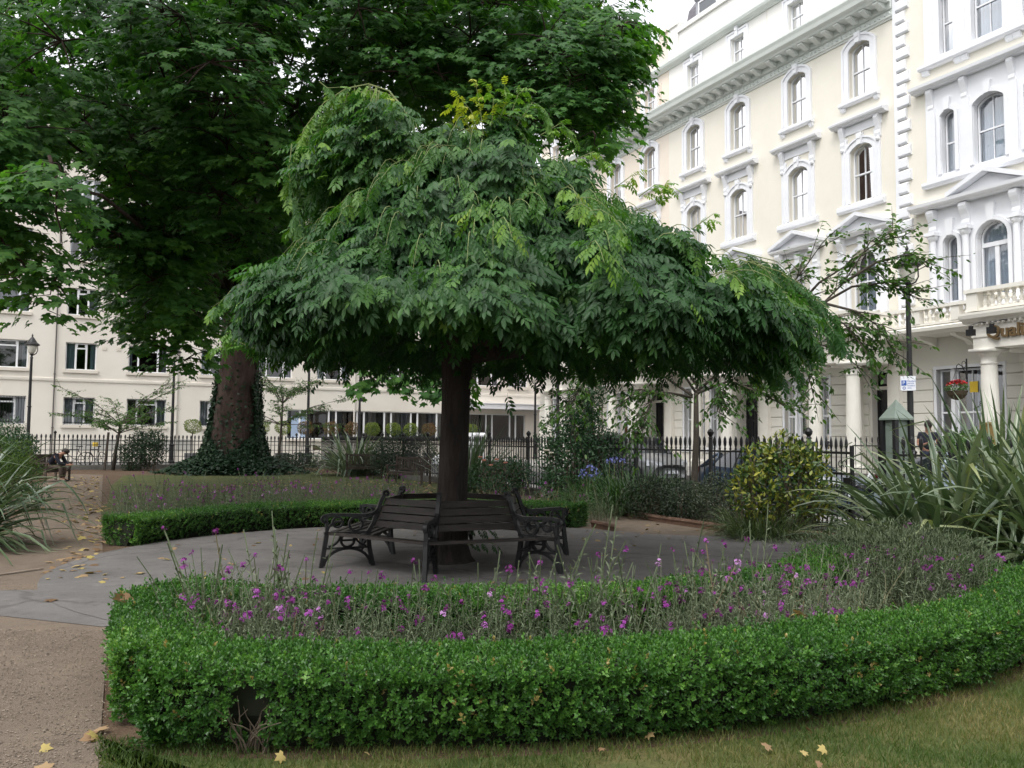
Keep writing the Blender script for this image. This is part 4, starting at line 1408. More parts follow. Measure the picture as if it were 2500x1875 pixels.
def ring_pts(n, r0, r1, a0, a1, clump=.0, seed=0):
    r = np.sqrt(rng.uniform(r0 * r0, r1 * r1, n)); a = np.radians(rng.uniform(min(a0, a1), max(a0, a1), n))
    P = np.stack([CX + r * np.cos(a), CY + r * np.sin(a), np.zeros(n)], 1)
    if clump: P = P[fbm(P, 2.6, seed) + rng.normal(0, .35, n) > -clump]
    return P


wallflowers('wallflowers', 'purple wallflowers filling the near bed inside its box hedge', dry_gap(inside_bed(np.concatenate([ring_pts(5200, 5.05, 6.22, -111, -30, .25, 4), ring_pts(500, 5.1, 6.1, -108, -93, 0, 5)]))), 1.0, .17, .40, .12)
wallflowers('wallflowers', 'taller purple wallflowers rising above the inner hedge of the near bed', inside_bed(np.concatenate([ring_pts(560, 5.05, 5.9, -82, -55, .1, 14), ring_pts(260, 5.0, 6.0, -108, -94, .1, 15)])), 1.34, .26, .1, .2)
wallflowers('wallflowers', 'purple wallflowers in the rear bed behind the curved hedge', np.concatenate([right_of_path(ring_pts(6500, 5.2, 8.3, 172, 100, .5, 6)), ring_pts(480, 5.3, 6.6, 100, 62, .2, 7)]), 1.2, .2, .5, .12)
# dried stalks flattened in one corner of the near bed
lm = LM()
n = 1500
c = ring_pts(n, 5.35, 6.2, -55, -41)
f = unit(np.concatenate([rng.normal(0, 1, (n, 2)), rng.uniform(-.05, .45, (n, 1))], 1)); c[:, 2] = rng.uniform(.02, .14, n)
lm.put((np.array([(-.004, 0, 0), (.004, 0, 0), (.002, 1, 0), (-.002, 1, 0)]), [(0, 1, 2, 3)]), c, frames(f, randdir(n)), rng.uniform(.1, .28, n), rng.uniform(0, 1, n))
tag(lm.build('dead_stalks', leafmat('straw', [(.20, .14, .07), (.36, .27, .15)], .1)), 'flattened straw coloured stalks in the near flower bed', 'stalks', kind='stuff')

# ------------------------------------------------------------------ grass of the near lawn
M_GRASS = leafmat('grass_blade', [(.03, .065, .012), (.06, .105, .02), (.14, .145, .045), (.27, .21, .10)], .25, rough=.5, spec=.3, pos=[0, .4, .7, 1])
gt = (np.array([(-.5, 0, 0), (.5, 0, 0), (.36, .08, .55), (-.36, .08, .55), (0, .32, 1.0)]) * [.09, 1, 1], [(0, 1, 2, 3), (3, 2, 4)])
n = 230000
P = np.stack([rng.uniform(-2.2, 5.2, n), rng.uniform(3.3, 8.2, n), np.full(n, .01)], 1)
d = np.hypot(P[:, 0] - CX, P[:, 1] - CY)
edge = -.47 * P[:, 1] - .02 + .05 * fbm(P, 6, 3)
ok = (d > 6.62 + .08 * fbm(P, 4, 8)) & (P[:, 0] > edge + .0) & (np.abs(P[:, 0]) < P[:, 1] * .66 + .1) & (rng.uniform(size=n) < np.clip((5.2 / P[:, 1]) ** 2, 0, 1))
bare = fbm(P, 2.0, 12) + .45 * fbm(P, 6, 13)
ok &= rng.uniform(size=n) > np.clip((bare - .45) * 1.6, 0, .85)
P = P[ok]; n = len(P)
up = unit(np.concatenate([rng.normal(0, .45, (n, 2)), np.ones((n, 1))], 1)); x = unit(np.cross(randdir(n), up)); R = np.stack([x, np.cross(up, x), up], -1)
tint = np.clip(.45 + .34 * fbm(P, 1.5, 21) + .22 * fbm(P, 5, 22) + rng.normal(0, .14, n), .22, 1)
lm = LM(); lm.put(gt, P, R, rng.uniform(.022, .05, n), tint)
tag(lm.build('grass', M_GRASS), 'short dry grass of the lawn in front of the box hedge', 'grass', kind='stuff')
# ------------------------------------------------------------------ weeping tree in the middle of the paving
M_BARK = mat('dark_bark', [(.013, .010, .009), (.030, .023, .019), (.048, .038, .031)], .95, 7, 8, bump=1.0, bscale=22, stretch=(1, 1, .22))
M_BARK_P = mat('plane_bark', [(.022, .013, .010), (.042, .025, .019), (.068, .046, .036)], .95, 2.6, 8, bump=.9, bscale=9, stretch=(1, 1, .4))
M_BARK_Y = mat('young_bark', [(.05, .042, .032), (.085, .07, .055)], .9, 10, bump=.5)
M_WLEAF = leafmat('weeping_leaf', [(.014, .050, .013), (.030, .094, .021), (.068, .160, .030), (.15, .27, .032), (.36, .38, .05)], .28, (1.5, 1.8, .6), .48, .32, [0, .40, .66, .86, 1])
M_SHOOT = mat('green_shoot', [(.13, .17, .05), (.21, .24, .09)], .6, 6)
M_PLEAF = leafmat('plane_leaf', [(.022, .066, .020), (.045, .125, .030), (.09, .195, .042), (.15, .28, .05)], .42, (1.5, 1.8, .5), .5, .3, [0, .4, .75, 1])

TX, TY = -.76, 10.83
PIN = [pinnate_t(4, 1.0, .38, .165, s, h) for s, h in ((1, .5), (2, .9), (3, .3), (4, .7), (5, 1.2))]
PINS = [pinnate_t(3, 1.0, .44, .17, 20 + s, h) for s, h in ((1, .5), (2, .9))]

wt = thing('weeping_tree', 'weeping tree with a broad umbrella crown of drooping ash-like leaves, growing through the hexagonal seat', 'tree', (TX, TY, 0))
tr = MB()
NS = 22


def trunk_ring(z, r, sd):
    return [(TX * 0 + .0 + (r * (1 + .07 * math.sin(3 * a + sd) + .05 * math.sin(7 * a + 2.1 * sd + z))) * math.cos(a), (r * (1 + .07 * math.sin(3 * a + sd) + .05 * math.sin(7 * a + 2.1 * sd + z))) * math.sin(a), z) for a in (2 * PI * k / NS for k in range(NS))]


zs = [(0, .34), (.08, .27), (.22, .225), (.5, .20), (1.0, .185), (1.6, .178), (2.1, .18), (2.5, .20), (2.8, .23), (3.0, .20), (3.3, .12)]
vs = [];
for z, r in zs: vs += [(x + .03 * z - .02, y, zz) for x, y, zz in trunk_ring(z, r, .4)]
tr.add(vs, [(i * NS + k, i * NS + (k + 1) % NS, (i + 1) * NS + (k + 1) % NS, (i + 1) * NS + k) for i in range(len(zs) - 1) for k in range(NS)] + [tuple((len(zs) - 1) * NS + k for k in range(NS))])
tr.build('trunk', M_BARK, wt, True)
PK = np.array([-.25, 10.75])


def crownR(ca, sa):
    a = np.where(ca > 0, 3.85, 3.2); b = np.where(sa < 0, 3.25, 3.4)
    return a * b / np.sqrt((b * ca) ** 2 + (a * sa) ** 2)


T_K = np.array([0, .08, .18, .3, .45, .58, .7, .8, .88, .95, 1.0])
Z_L = np.array([5.85, 5.65, 5.4, 5.12, 4.75, 4.3, 3.85, 3.52, 3.28, 3.1, 2.98])
Z_R = np.array([6.05, 5.75, 5.15, 4.72, 4.34, 4.05, 3.8, 3.55, 3.3, 3.1, 2.9])


def crownZ(t, ca):
    wgt = np.clip(ca * .75 + .5, 0, 1)
    return np.interp(t, T_K, Z_L) * (1 - wgt) + np.interp(t, T_K, Z_R) * wgt


def limb(start, az, r_end, z_end, sag=.5, rad=.07, n=9):
    ca, sa = math.cos(az), math.sin(az)
    p = []
    for i in range(n):
        s = i / (n - 1)
        R = r_end * s
        z = start[2] + (z_end - start[2]) * (s ** .8) + sag * math.sin(PI * min(1, s * 1.1)) + random.uniform(-.05, .05)
        p.append(Vector((start[0] + R * ca + random.uniform(-.06, .06) * s, start[1] + R * sa + random.uniform(-.06, .06) * s, z)))
    return p, [rad * (1 - .8 * i / (n - 1)) + .006 for i in range(n)]


lb = MB()
for k in range(15):
    az = k * 2.4 + .3
    Rr = float(crownR(np.array(math.cos(az)), np.array(math.sin(az))))
    zz = random.choice([2.9, 3.3, 3.9, 4.6])
    p, r = limb((.06, 0, 2.55 + .05 * (k % 4)), az, Rr * {2.9: .85, 3.3: .8, 3.9: .65, 4.6: .42}[zz], zz - .15, random.uniform(.1, .35), random.uniform(.05, .085))
    lb.tube(p, r, 7)
lb.tube([(.05, 0, 2.6), (.5, -.12, 2.66), (.95, -.2, 2.70), (1.5, -.25, 2.82), (2.4, -.3, 3.0), (3.2, -.3, 3.05)], [.13, .12, .11, .085, .05, .02], 9)
lb.build('limbs', M_BARK, wt, True)

# crown leaves
lm = LM()


def crown_leaves(n, tlo, thi, depth, lo=0.0, seed=0, facing=True):
    t = rng.uniform(tlo, thi, n) ** .62 if tlo == 0 else rng.uniform(tlo, thi, n)
    az = rng.uniform(0, 2 * PI, n)
    ca, sa = np.cos(az), np.sin(az)
    if facing:
        keep = rng.uniform(size=n) < np.where(sa < .25, 1.0, .45)
        t, az, ca, sa = t[keep], az[keep], ca[keep], sa[keep]
    n = len(t)
    R = crownR(ca, sa) * (1 + .05 * np.sin(3 * az + 1) + .04 * np.sin(7 * az) + .03 * np.sin(13 * az + 2))
    z = crownZ(t, ca)
    P = np.stack([PK[0] + R * t * ca, PK[1] + R * t * sa, z], 1)
    N = unit(np.stack([ca * (.25 + t), sa * (.25 + t), np.full(n, .55)], 1))
    lump = .36 * fbm(P, 2.4, 31) + .22 * fbm(P, 5.2, 32)
    P = P + N * (lump - np.abs(rng.normal(0, depth, n)) - .12)[:, None]
    P[:, 2] -= np.where(t > .93, rng.uniform(0, 1, n) ** 2 * lo * (1 + .5 * np.sin(5 * az) + .4 * np.sin(11 * az)), 0)
    return P, N, t, az, lump


def put_pin(P, N, tint, s0, s1, spread=.85, droop=(.05, 1.3)):
    n = len(P)
    out = N.copy(); out[:, 2] = 0; out = unit(out)
    side = np.stack([-out[:, 1], out[:, 0], np.zeros(n)], 1)
    f = unit(out + side * rng.normal(0, spread, n)[:, None] + np.array([0, 0, -1]) * rng.uniform(droop[0], droop[1], n)[:, None])
    nn = unit(out * .55 + np.array([0, 0, 1.0]) + rng.normal(0, .22, (n, 3)))
    R = frames(f, nn)
    w = rng.integers(0, 5, n)
    for k in range(5):
        q = w == k
        lm.put(PIN[k], P[q], R[q], rng.uniform(s0, s1, q.sum()), tint[q])


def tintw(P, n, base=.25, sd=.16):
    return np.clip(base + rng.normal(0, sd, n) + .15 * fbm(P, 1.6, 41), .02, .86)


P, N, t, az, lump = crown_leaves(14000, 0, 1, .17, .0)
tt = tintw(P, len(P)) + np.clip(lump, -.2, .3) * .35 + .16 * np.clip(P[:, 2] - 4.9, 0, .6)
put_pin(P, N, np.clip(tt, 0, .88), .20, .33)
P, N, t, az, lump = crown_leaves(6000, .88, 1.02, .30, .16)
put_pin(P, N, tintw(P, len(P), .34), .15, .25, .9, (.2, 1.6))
# under-storey of the crown
P, N, t, az, lump = crown_leaves(3500, 0.0, .95, .55, 0, facing=False)
P[:, 2] -= .15
put_pin(P, N, tintw(P, len(P), .25), .16, .26, 1.2, (0, 1.2))


def leafy_twig(pts, rad, spacing, size, tint, stems, droop=.6, both=True, tm=None):
    pts = [np.array(p, float) for p in pts]
    Q = np.array(pts); d = np.linalg.norm(np.diff(Q, axis=0), axis=1); s = np.concatenate([[0], np.cumsum(d)])
    n = max(3, int(s[-1] / spacing))
    u = np.linspace(s[-1] * .12, s[-1], n)
    X = np.stack([np.interp(u, s, Q[:, k]) for k in range(3)], 1)
    T = unit(np.gradient(X, axis=0))
    a = rng.uniform(0, 2 * PI, n)
    h = unit(np.cross(T, np.array([0, 0, 1.0]) + rng.normal(0, .05, (n, 3))))
    sgn = np.where(np.arange(n) % 2 == 0, 1, -1)
    f = unit(h * sgn[:, None] * .8 + T * .6 + np.array([0, 0, -1]) * rng.uniform(droop * .4, droop * 1.4, n)[:, None] + rng.normal(0, .2, (n, 3)))
    R = frames(f, np.array([0, 0, 1.0]) + rng.normal(0, .25, (n, 3)))
    w = rng.integers(0, 5, n)
    for k in range(5):
        q = w == k
        lm.put(PIN[k], X[q], R[q], rng.uniform(size * .8, size * 1.2, q.sum()), np.clip(tint + rng.normal(0, .07, q.sum()), 0, 1))
    stems.tube([Vector(p) for p in pts], [rad * (1 - .75 * i / (len(pts) - 1)) for i in range(len(pts))], 5)


sh = MB()
# arching branch thrown out over the top on the left
for dx, dz, dd in ((0, 0, 0), (12, 14, .25)):
    leafy_twig([pt(px + dx, py + dz, 10.1 + dd) for px, py in ((1010, 300), (950, 222), (900, 205), (845, 216), (790, 252), (742, 315), (716, 390), (703, 470))], .014, .055, .21, .74, sh, .9)
for q in (((820, 235), (800, 250), (785, 300), (760, 345)), ((900, 210), (885, 260), (880, 330), (870, 380)), ((960, 235), (965, 300), (955, 370)), ((850, 220), (835, 280), (822, 340)), ((780, 200), (800, 215), (840, 212))):
    leafy_twig([pt(px, py, 10.1) for px, py in q], .007, .05, .20, .70, sh, .9)
# upright pale shoots on the summit
for q, tn in ((((1170, 330), (1150, 270), (1120, 235)), .97), (((1180, 330), (1172, 260), (1160, 200)), .93), (((1210, 320), (1235, 250), (1232, 205)), .80), (((1240, 300), (1265, 230), (1290, 215)), .80), (((1150, 320), (1130, 280), (1108, 262)), .98),
              (((1260, 310), (1300, 250), (1330, 268), (1345, 310)), .72), (((1200, 310), (1205, 240), (1190, 215)), .84), (((1320, 330), (1370, 300), (1400, 330)), .74), (((1500, 460), (1540, 430), (1560, 425)), .86), (((1560, 480), (1600, 450), (1640, 455)), .84),
              (((1600, 500), (1622, 455), (1630, 440)), .9), (((1690, 560), (1730, 530), (1745, 520)), .8), (((1380, 400), (1450, 370), (1480, 395)), .76), (((620, 850), (570, 830), (530, 845)), .74), (((640, 830), (590, 805), (550, 815)), .74),
              (((800, 560), (750, 540), (700, 560)), .66), (((720, 680), (670, 670), (640, 690)), .66)):
    leafy_twig([pt(px, py, 10.6) for px, py in q], .008, .042, .17, tn, sh, .35)
# right-hand end of the crown reaching past the lamp
for q in (((1900, 680), (1980, 720), (2030, 780), (2050, 830)), ((1850, 650), (1940, 690), (1990, 760)), ((1880, 720), (1960, 790), (1990, 860)), ((1800, 620), (1900, 650), (1960, 700)), ((1860, 780), (1930, 830), (1955, 890)), ((1820, 820), (1880, 870), (1900, 915))):
    for dd in (-.5, .1, .5):
        leafy_twig([pt(px + random.uniform(-15, 15), py + random.uniform(-15, 15), 10.6 + dd) for px, py in q], .009, .04, .20, .42, sh, .9)
# curtain of hanging shoots under the arching branch, and a few leafy leaders over the face
n = 1500
P = np.array([pt(random.uniform(735, 1020), random.uniform(235, 430), random.uniform(9.7, 11.3)) for _ in range(n)])
px_ = 1250 + F_PX * P[:, 0] / P[:, 1]; top = 300 - 95 * np.sin(PI * np.clip((1010 - px_) / 300 * 1.25, 0, 1)) + 240 * np.clip((1010 - px_) / 300 - .75, 0, 1)
zt = EYE + (1072 - top) / F_PX * P[:, 1]
P = P[(P[:, 2] < zt + .02 + .12 * fbm(P, 6, 5)) & (fbm(P, 3.2, 71) > -.45)]
N = unit(np.stack([rng.normal(-.5, .6, len(P)), rng.normal(-.6, .6, len(P)), np.full(len(P), .6)], 1))
put_pin(P, N, np.clip(rng.normal(.45, .17, len(P)), 0, .85), .19, .30, 1.0, (.0, 1.2))
for k in range(16):
    s = random.random() ** 1.3
    x0, y0 = 1010 - 300 * s, 300 - 95 * math.sin(PI * min(1, s * 1.25)) + 120 * max(0, s - .75) * 2
    dd = random.uniform(-.5, .7)
    L = random.uniform(110, 300) * (1 - .35 * s)
    leafy_twig([pt(x0 + random.uniform(-10, 10), y0, 10.3 + dd), pt(x0 - 8 + random.uniform(-15, 15), y0 + L * .35, 10.25 + dd), pt(x0 - 12 + random.uniform(-25, 25), y0 + L, 10.2 + dd)], .006, .055, .20, random.uniform(.34, .66), sh, .9)
for k in range(46):
    x0, y0 = random.uniform(775, 1010), random.uniform(290, 400)
    y0 += max(0, 900 - x0) * .25
    dd = random.uniform(-.5, 1.0); L = random.uniform(90, 190)
    leafy_twig([pt(x0, y0, 10.5 + dd), pt(x0 - 10 + random.uniform(-15, 15), y0 + L * .35, 10.4 + dd), pt(x0 - 16 + random.uniform(-25, 25), y0 + L, 10.35 + dd)], .006, .05, .21, random.uniform(.26, .58), sh, .8)
for k in range(90):
    az = random.uniform(PI * .9, PI * 2.1); t0 = random.uniform(.15, .98)
    ca, sa = math.cos(az), math.sin(az)
    Rr = float(crownR(np.array(ca), np.array(sa))); z0 = float(crownZ(np.array(t0), np.array(ca)))
    b = Vector((PK[0] + Rr * t0 * ca, PK[1] + Rr * t0 * sa, z0 - .1)); L = random.uniform(.35, .65); g = random.uniform(.3, 1.0)
    a2 = az + random.uniform(-.7, .7)
    p = [b + Vector((math.cos(a2) * L * s, math.sin(a2) * L * s, L * (g * s - (g + .35) * s * s))) for s in (0, .25, .5, .75, 1)]
    leafy_twig(p, .007, .06, .20, random.uniform(.45, .78), sh, .6)
for k in range(60):
    az = random.uniform(PI * .95, PI * 2.05); t0 = random.uniform(.12, .85)
    ca, sa = math.cos(az), math.sin(az)
    Rr = float(crownR(np.array(ca), np.array(sa)))
    z0 = float(crownZ(np.array(t0), np.array(ca)))
    p = []
    L = random.uniform(.35, .8)
    for i in range(6):
        s = i / 5
        tt_ = t0 + .10 * s
        p.append((PK[0] + Rr * tt_ * ca + .10 * ca, PK[1] + Rr * tt_ * sa + .10 * sa, z0 + .12 * math.sin(s * 2) - L * s * s))
    leafy_twig(p, .006, .075, .21, random.uniform(.3, .62), sh, 1.0)
# low sucker by the foot of the trunk
for q in (((1140, 1290), (1170, 1285), (1205, 1292)), ((1140, 1330), (1180, 1322), (1215, 1330))): leafy_twig([pt(px, py, 10.6) for px, py in q], .006, .06, .13, .3, sh, .7)
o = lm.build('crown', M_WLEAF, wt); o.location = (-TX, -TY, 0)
o = sh.build('shoots', M_SHOOT, wt); o.location = (-TX, -TY, 0)

# ------------------------------------------------------------------ great plane tree
STAR = star_t()
BX, BY = pt(574, 1000, 37).x, 37.0
pl = thing('plane_tree', 'huge old plane tree, ivy on its thick trunk, its crown filling the upper picture', 'tree', (BX, BY, 0))
tk = MB()
NS = 28
zs = [(0, 1.9), (.25, 1.65), (.7, 1.35), (1.3, 1.12), (2.2, .96), (3.5, .86), (5, .80), (7, .77), (9, .76), (11, .72), (13, .68), (16, .60), (20, .5), (24, .35)]
vs = []
for z, r in zs:
    for k in range(NS):
        a = 2 * PI * k / NS
        fl = 1 + (.10 * math.sin(5 * a + .5) + .06 * math.sin(9 * a)) * math.exp(-z / 2.5) + .035 * math.sin(3 * a + z * .6) + .02 * math.sin(8 * a - z)
        vs.append((r * fl * math.cos(a) + .03 * z * (1 if z < 8 else 1), r * fl * math.sin(a), z))
tk.add(vs, [(i * NS + k, i * NS + (k + 1) % NS, (i + 1) * NS + (k + 1) % NS, (i + 1) * NS + k) for i in range(len(zs) - 1) for k in range(NS)])
tk.build('trunk', M_BARK_P, pl, True)

clumps = []      # (place, horizontal radius, vertical radius)


def clump(px, py, D, r, rz=None):
    clumps.append((np.array(pt(px, py, D)), r, rz or r * .75))


def inpoly(x, y, poly):
    c = False
    j = len(poly) - 1
    for i in range(len(poly)):
        xi, yi = poly[i]; xj, yj = poly[j]
        if (yi > y) != (yj > y) and x < (xj - xi) * (y - yi) / (yj - yi) + xi: c = not c
        j = i
    return c


# where branches of the crown stand, as outlines with a range of distances; the last is unseen
REG = [([(-160, -140), (620, -140), (620, 300), (250, 400), (100, 330), (-160, 330)], (15, 27), 112, (.9, 1.5)),
       ([(560, -140), (1000, -140), (1100, 260), (760, 330), (560, 330)], (17, 28), 70, (.9, 1.5)),
       ([(980, -140), (1420, -140), (1440, 30), (1440, 200), (1400, 300), (1350, 350), (1280, 330), (1150, 240), (1040, 250)], (17, 27), 78, (.9, 1.4)),
       ([(1400, -140), (1500, -140), (1520, 60), (1535, 140), (1520, 240), (1480, 340), (1430, 380), (1380, 340)], (16, 22), 40, (.4, .66)),
       ([(-160, 300), (80, 320), (100, 420), (80, 520), (60, 600), (-160, 600)], (14, 20), 40, (.6, .95)),
       ([(235, 330), (720, 310), (700, 560), (560, 600), (300, 620), (240, 560)], (18, 32), 84, (.8, 1.3)),
       ([(290, 540), (480, 540), (470, 760), (430, 800), (390, 800), (330, 720)], (20, 30), 46, (.7, 1.1)),
       ([(640, 480), (700, 440), (720, 600), (640, 720), (600, 740), (610, 560)], (26, 34), 22, (.8, 1.2)),
       ([(-500, -800), (260, -800), (260, -160), (-500, -160)], (9, 15), 9, (.9, 1.3)),  # unseen clumps added above the frame to shade the left foliage
       ]
for poly, (d0, d1), n, (r0_, r1_) in REG:
    xs = [p[0] for p in poly]; ys = [p[1] for p in poly]
    k = 0
    while k < n:
        x, y = random.uniform(min(xs), max(xs)), random.uniform(min(ys), max(ys))
        if not inpoly(x, y, poly): continue
        D_, r_ = random.uniform(d0, d1), random.uniform(r0_, r1_)
        rp = r_ / D_ * F_PX * .8
        # open window in the crown where the flats behind show
        if math.hypot(max(abs(x - 166) - 48, 0), max(abs(y - 480) - 66, 0)) < rp * .95: continue
        clump(x, y, D_, r_); k += 1
for a in ((720, 400, 27, 1.2), (780, 430, 27, 1.2), (700, 460, 28, 1.2), (820, 380, 27, 1.2), (60, 650, 15.0, 0.66), (130, 690, 15.0, 0.6), (100, 740, 15.2, 0.46), (20, 620, 15.0, 0.84), (150, 640, 15.5, 0.48), (125, 480, 13, .35), (150, 430, 13, .3), (100, 420, 13, .45), (270, 440, 20, .6), (280, 560, 20, .7), (255, 520, 20, .45),
          (420, 860, 22, .8), (450, 880, 22, .6), (380, 830, 23, .6), (300, 700, 23, .7), (330, 790, 23, .6), (440, 780, 22, 1.0), (455, 730, 24, .9), (400, 700, 23, 1.1), (350, 620, 23, 1.1), (1105, 930, 17, .32), (1060, 915, 17, .3), (935, 930, 17, .26), (920, 905, 17, .3)): clump(*a)
lm = LM(); tw = MB()
LOCAL = np.array([BX, BY, 0])
for c, r, rz in clumps:
    ns = max(6, int(17 * r ** 1.6))
    D = c[1]
    for k in range(ns):
        dv_ = rng.normal(size=3); dv_ /= np.linalg.norm(dv_)
        s = c + dv_ * np.array([r, r, rz]) * rng.uniform(.45, 1.0)
        out = s - c; out[2] = 0
        out = out / max(np.linalg.norm(out), 1e-6)
        # sprays reach outward from the tree and towards the light
        toward = np.array([c[0] - BX, c[1] - BY, 0]); toward /= max(np.linalg.norm(toward), 1e-6)
        d = unit((out + toward * .8 + rng.normal(0, .3, 3) * [1, 1, .2])[None])[0]
        L = rng.uniform(.45, .85)
        nl = int(rng.integers(12, 19))
        u = rng.uniform(0, 1, nl)
        side = np.array([-d[1], d[0], 0])
        P = s + np.outer(u * L, d) + np.outer(rng.normal(0, .14, nl), side)
        P[:, 2] += -.35 * u * u * L - .10 + rng.normal(0, .05, nl)
        f = unit(d[None] * rng.uniform(.3, 1, nl)[:, None] + side[None] * rng.normal(0, .7, nl)[:, None] + np.array([0, 0, -1]) * rng.uniform(.25, 1.1, nl)[:, None])
        nn = unit(d[None] * .55 + np.array([0, 0, 1.0]) + rng.normal(0, .25, (nl, 3)))
        tint = np.clip(.38 + rng.normal(0, .13, nl) + .12 * math.sin(c[0] * 1.7 + c[2] * 2.3) + .1 * u, 0, .95)
        lm.put(STAR, P - LOCAL, frames(f, nn), rng.uniform(.115, .185, nl), tint)
        if k % 3 == 0: tw.tube([Vector(c - LOCAL), Vector((c + s) / 2 - LOCAL) + Vector((0, 0, .05)), Vector(s - LOCAL), Vector(s + d * L * .8 - LOCAL - [0, 0, .2 * L])], [.022, .016, .010, .004], 4)
# limbs from the trunk out to the clumps
order = sorted(range(len(clumps)), key=lambda i: np.linalg.norm(clumps[i][0][:2] - LOCAL[:2]))
for i in order[::11]:
    c, r, rz = clumps[i]
    e = c - LOCAL
    hz = min(max(6.0, e[2] - np.linalg.norm(e[:2]) * .25), 20.0)
    p = []
    for k in range(9):
        s = k / 8
        p.append(Vector((e[0] * s ** 1.1, e[1] * s ** 1.1, hz + (e[2] - hz) * s + 1.0 * math.sin(PI * s) + random.uniform(-.15, .15))))
    tw.tube(p, [.17 * (1 - s_ / 8) ** 1.2 + .02 for s_ in range(9)], 7)
# long bare twig hanging at the left
tw.tube([Vector(pt(px, py, 13)) - Vector(LOCAL) for px, py in ((120, 380), (140, 440), (137, 520), (148, 560), (152, 600))], [.03, .022, .018, .012, .006], 5)
lm.build('crown', M_PLEAF, pl)
tw.build('limbs', M_BARK_P, pl, True)

# ivy over the foot and flanks of the plane
M_IVY = leafmat('ivy_leaf', [(.005, .018, .008), (.011, .032, .012), (.024, .058, .02)], .1, rough=.5, spec=.25)
iv_t = (np.array([(0, 0, 0), (.45, -.05, .04), (.55, .35, 0), (.18, .5, .03), (0, 1, -.08), (-.18, .5, .03), (-.55, .35, 0), (-.45, -.05, .04)]), [(0, 1, 2, 3), (0, 3, 4), (0, 4, 5), (0, 5, 6, 7)])
lm = LM()
n = 26000
z = np.abs(rng.normal(0, 1.0, n)) ** 1.2 * 1.5
az = rng.uniform(PI * .85, PI * 2.15, n)
bare = (np.abs(az - 1.52 * PI) < (.98 + .10 * np.sin(z * 3)) * np.clip((z - .8) / .9, 0, 1)) & (z > .8)
keep = ~(bare & (rng.uniform(size=n) < .95)) & (z < 6.5 + 1.5 * np.sin(az * 5))
z, az = z[keep], az[keep]; n = len(z)
rr = np.interp(z, [q[0] for q in zs], [q[1] for q in zs]) + np.abs(rng.normal(0, .07, n)) + .04 + .1 * np.clip(fbm(np.stack([np.cos(az) * 3, np.sin(az) * 3, z], 1), 2, 5), 0, 1)
N = np.stack([np.cos(az), np.sin(az), np.full(n, .1)], 1)
P = np.stack([rr * np.cos(az) + .03 * z, rr * np.sin(az), z], 1)
lm.put(iv_t, P, frames(unit(np.array([0, 0, -1.0]) + rng.normal(0, .5, (n, 3))), unit(N + rng.normal(0, .35, (n, 3)))), rng.uniform(.09, .15, n), np.clip(rng.normal(.45, .22, n), 0, 1))
n = 14000
r = 1.25 + np.abs(rng.normal(0, 1, n)) * .72; az = rng.uniform(PI * .8, PI * 2.2, n)
hgt = np.clip(1.0 - (r - 1.25) * .5, .08, 1)
P = np.stack([r * np.cos(az) * 1.05, r * np.sin(az) * .9, hgt * rng.uniform(.45, 1, n) * .85 + .03 * fbm(np.stack([r, az, r], 1), 3, 2)], 1)
ok = r < 3.4
P = P[ok]; n = len(P)
lm.put(iv_t, P, frames(randdir(n) * [1, 1, .3], unit(np.array([0, -.35, 1.0]) + rng.normal(0, .35, (n, 3)))), rng.uniform(.09, .15, n), np.clip(rng.normal(.45, .22, n), 0, 1))
lm.build('ivy', M_IVY, pl)

# two added planes, unseen behind the camera, put there to shade the near garden
kids_index()
for lb, x_, y_, a_ in (('added plane tree shading the near garden, unseen behind the camera on the right', 19, -33, 175), ('added plane tree shading the near garden, unseen behind the camera on the left', -8, -40, 150)):
    c = copy_tree(pl); c.location = (x_, y_, 0); c.rotation_euler = (0, 0, math.radians(a_)); c['label'] = lb
# ------------------------------------------------------------------ hexagonal tree seat
M_SLAT = mat('dark_stained_timber', [(.012, .009, .007), (.024, .018, .015), (.040, .032, .027)], .6, 3, 8, bump=.35, bscale=24, stretch=(1, 1, 6))
M_TEAK = mat('weathered_teak', [(.13, .095, .07), (.20, .155, .12), (.25, .20, .16)], .8, 4, 7, bump=.4, bscale=30, stretch=(1, 1, 3))
M_TEAK_D = mat('old_dark_timber', [(.05, .038, .03), (.085, .066, .052)], .85, 4, bump=.4)
SX, SY = -.744, 10.85
seat = thing('tree_seat', 'black hexagonal bench with slatted backs and cast iron supports ringing the tree trunk', 'bench', (SX, SY, 0), math.radians(-6.2))
VA = [math.radians(-90 + 60 * k) for k in range(6)]


def pv(r, k, z): return Vector((r * math.cos(VA[k % 6]), r * math.sin(VA[k % 6]), z))


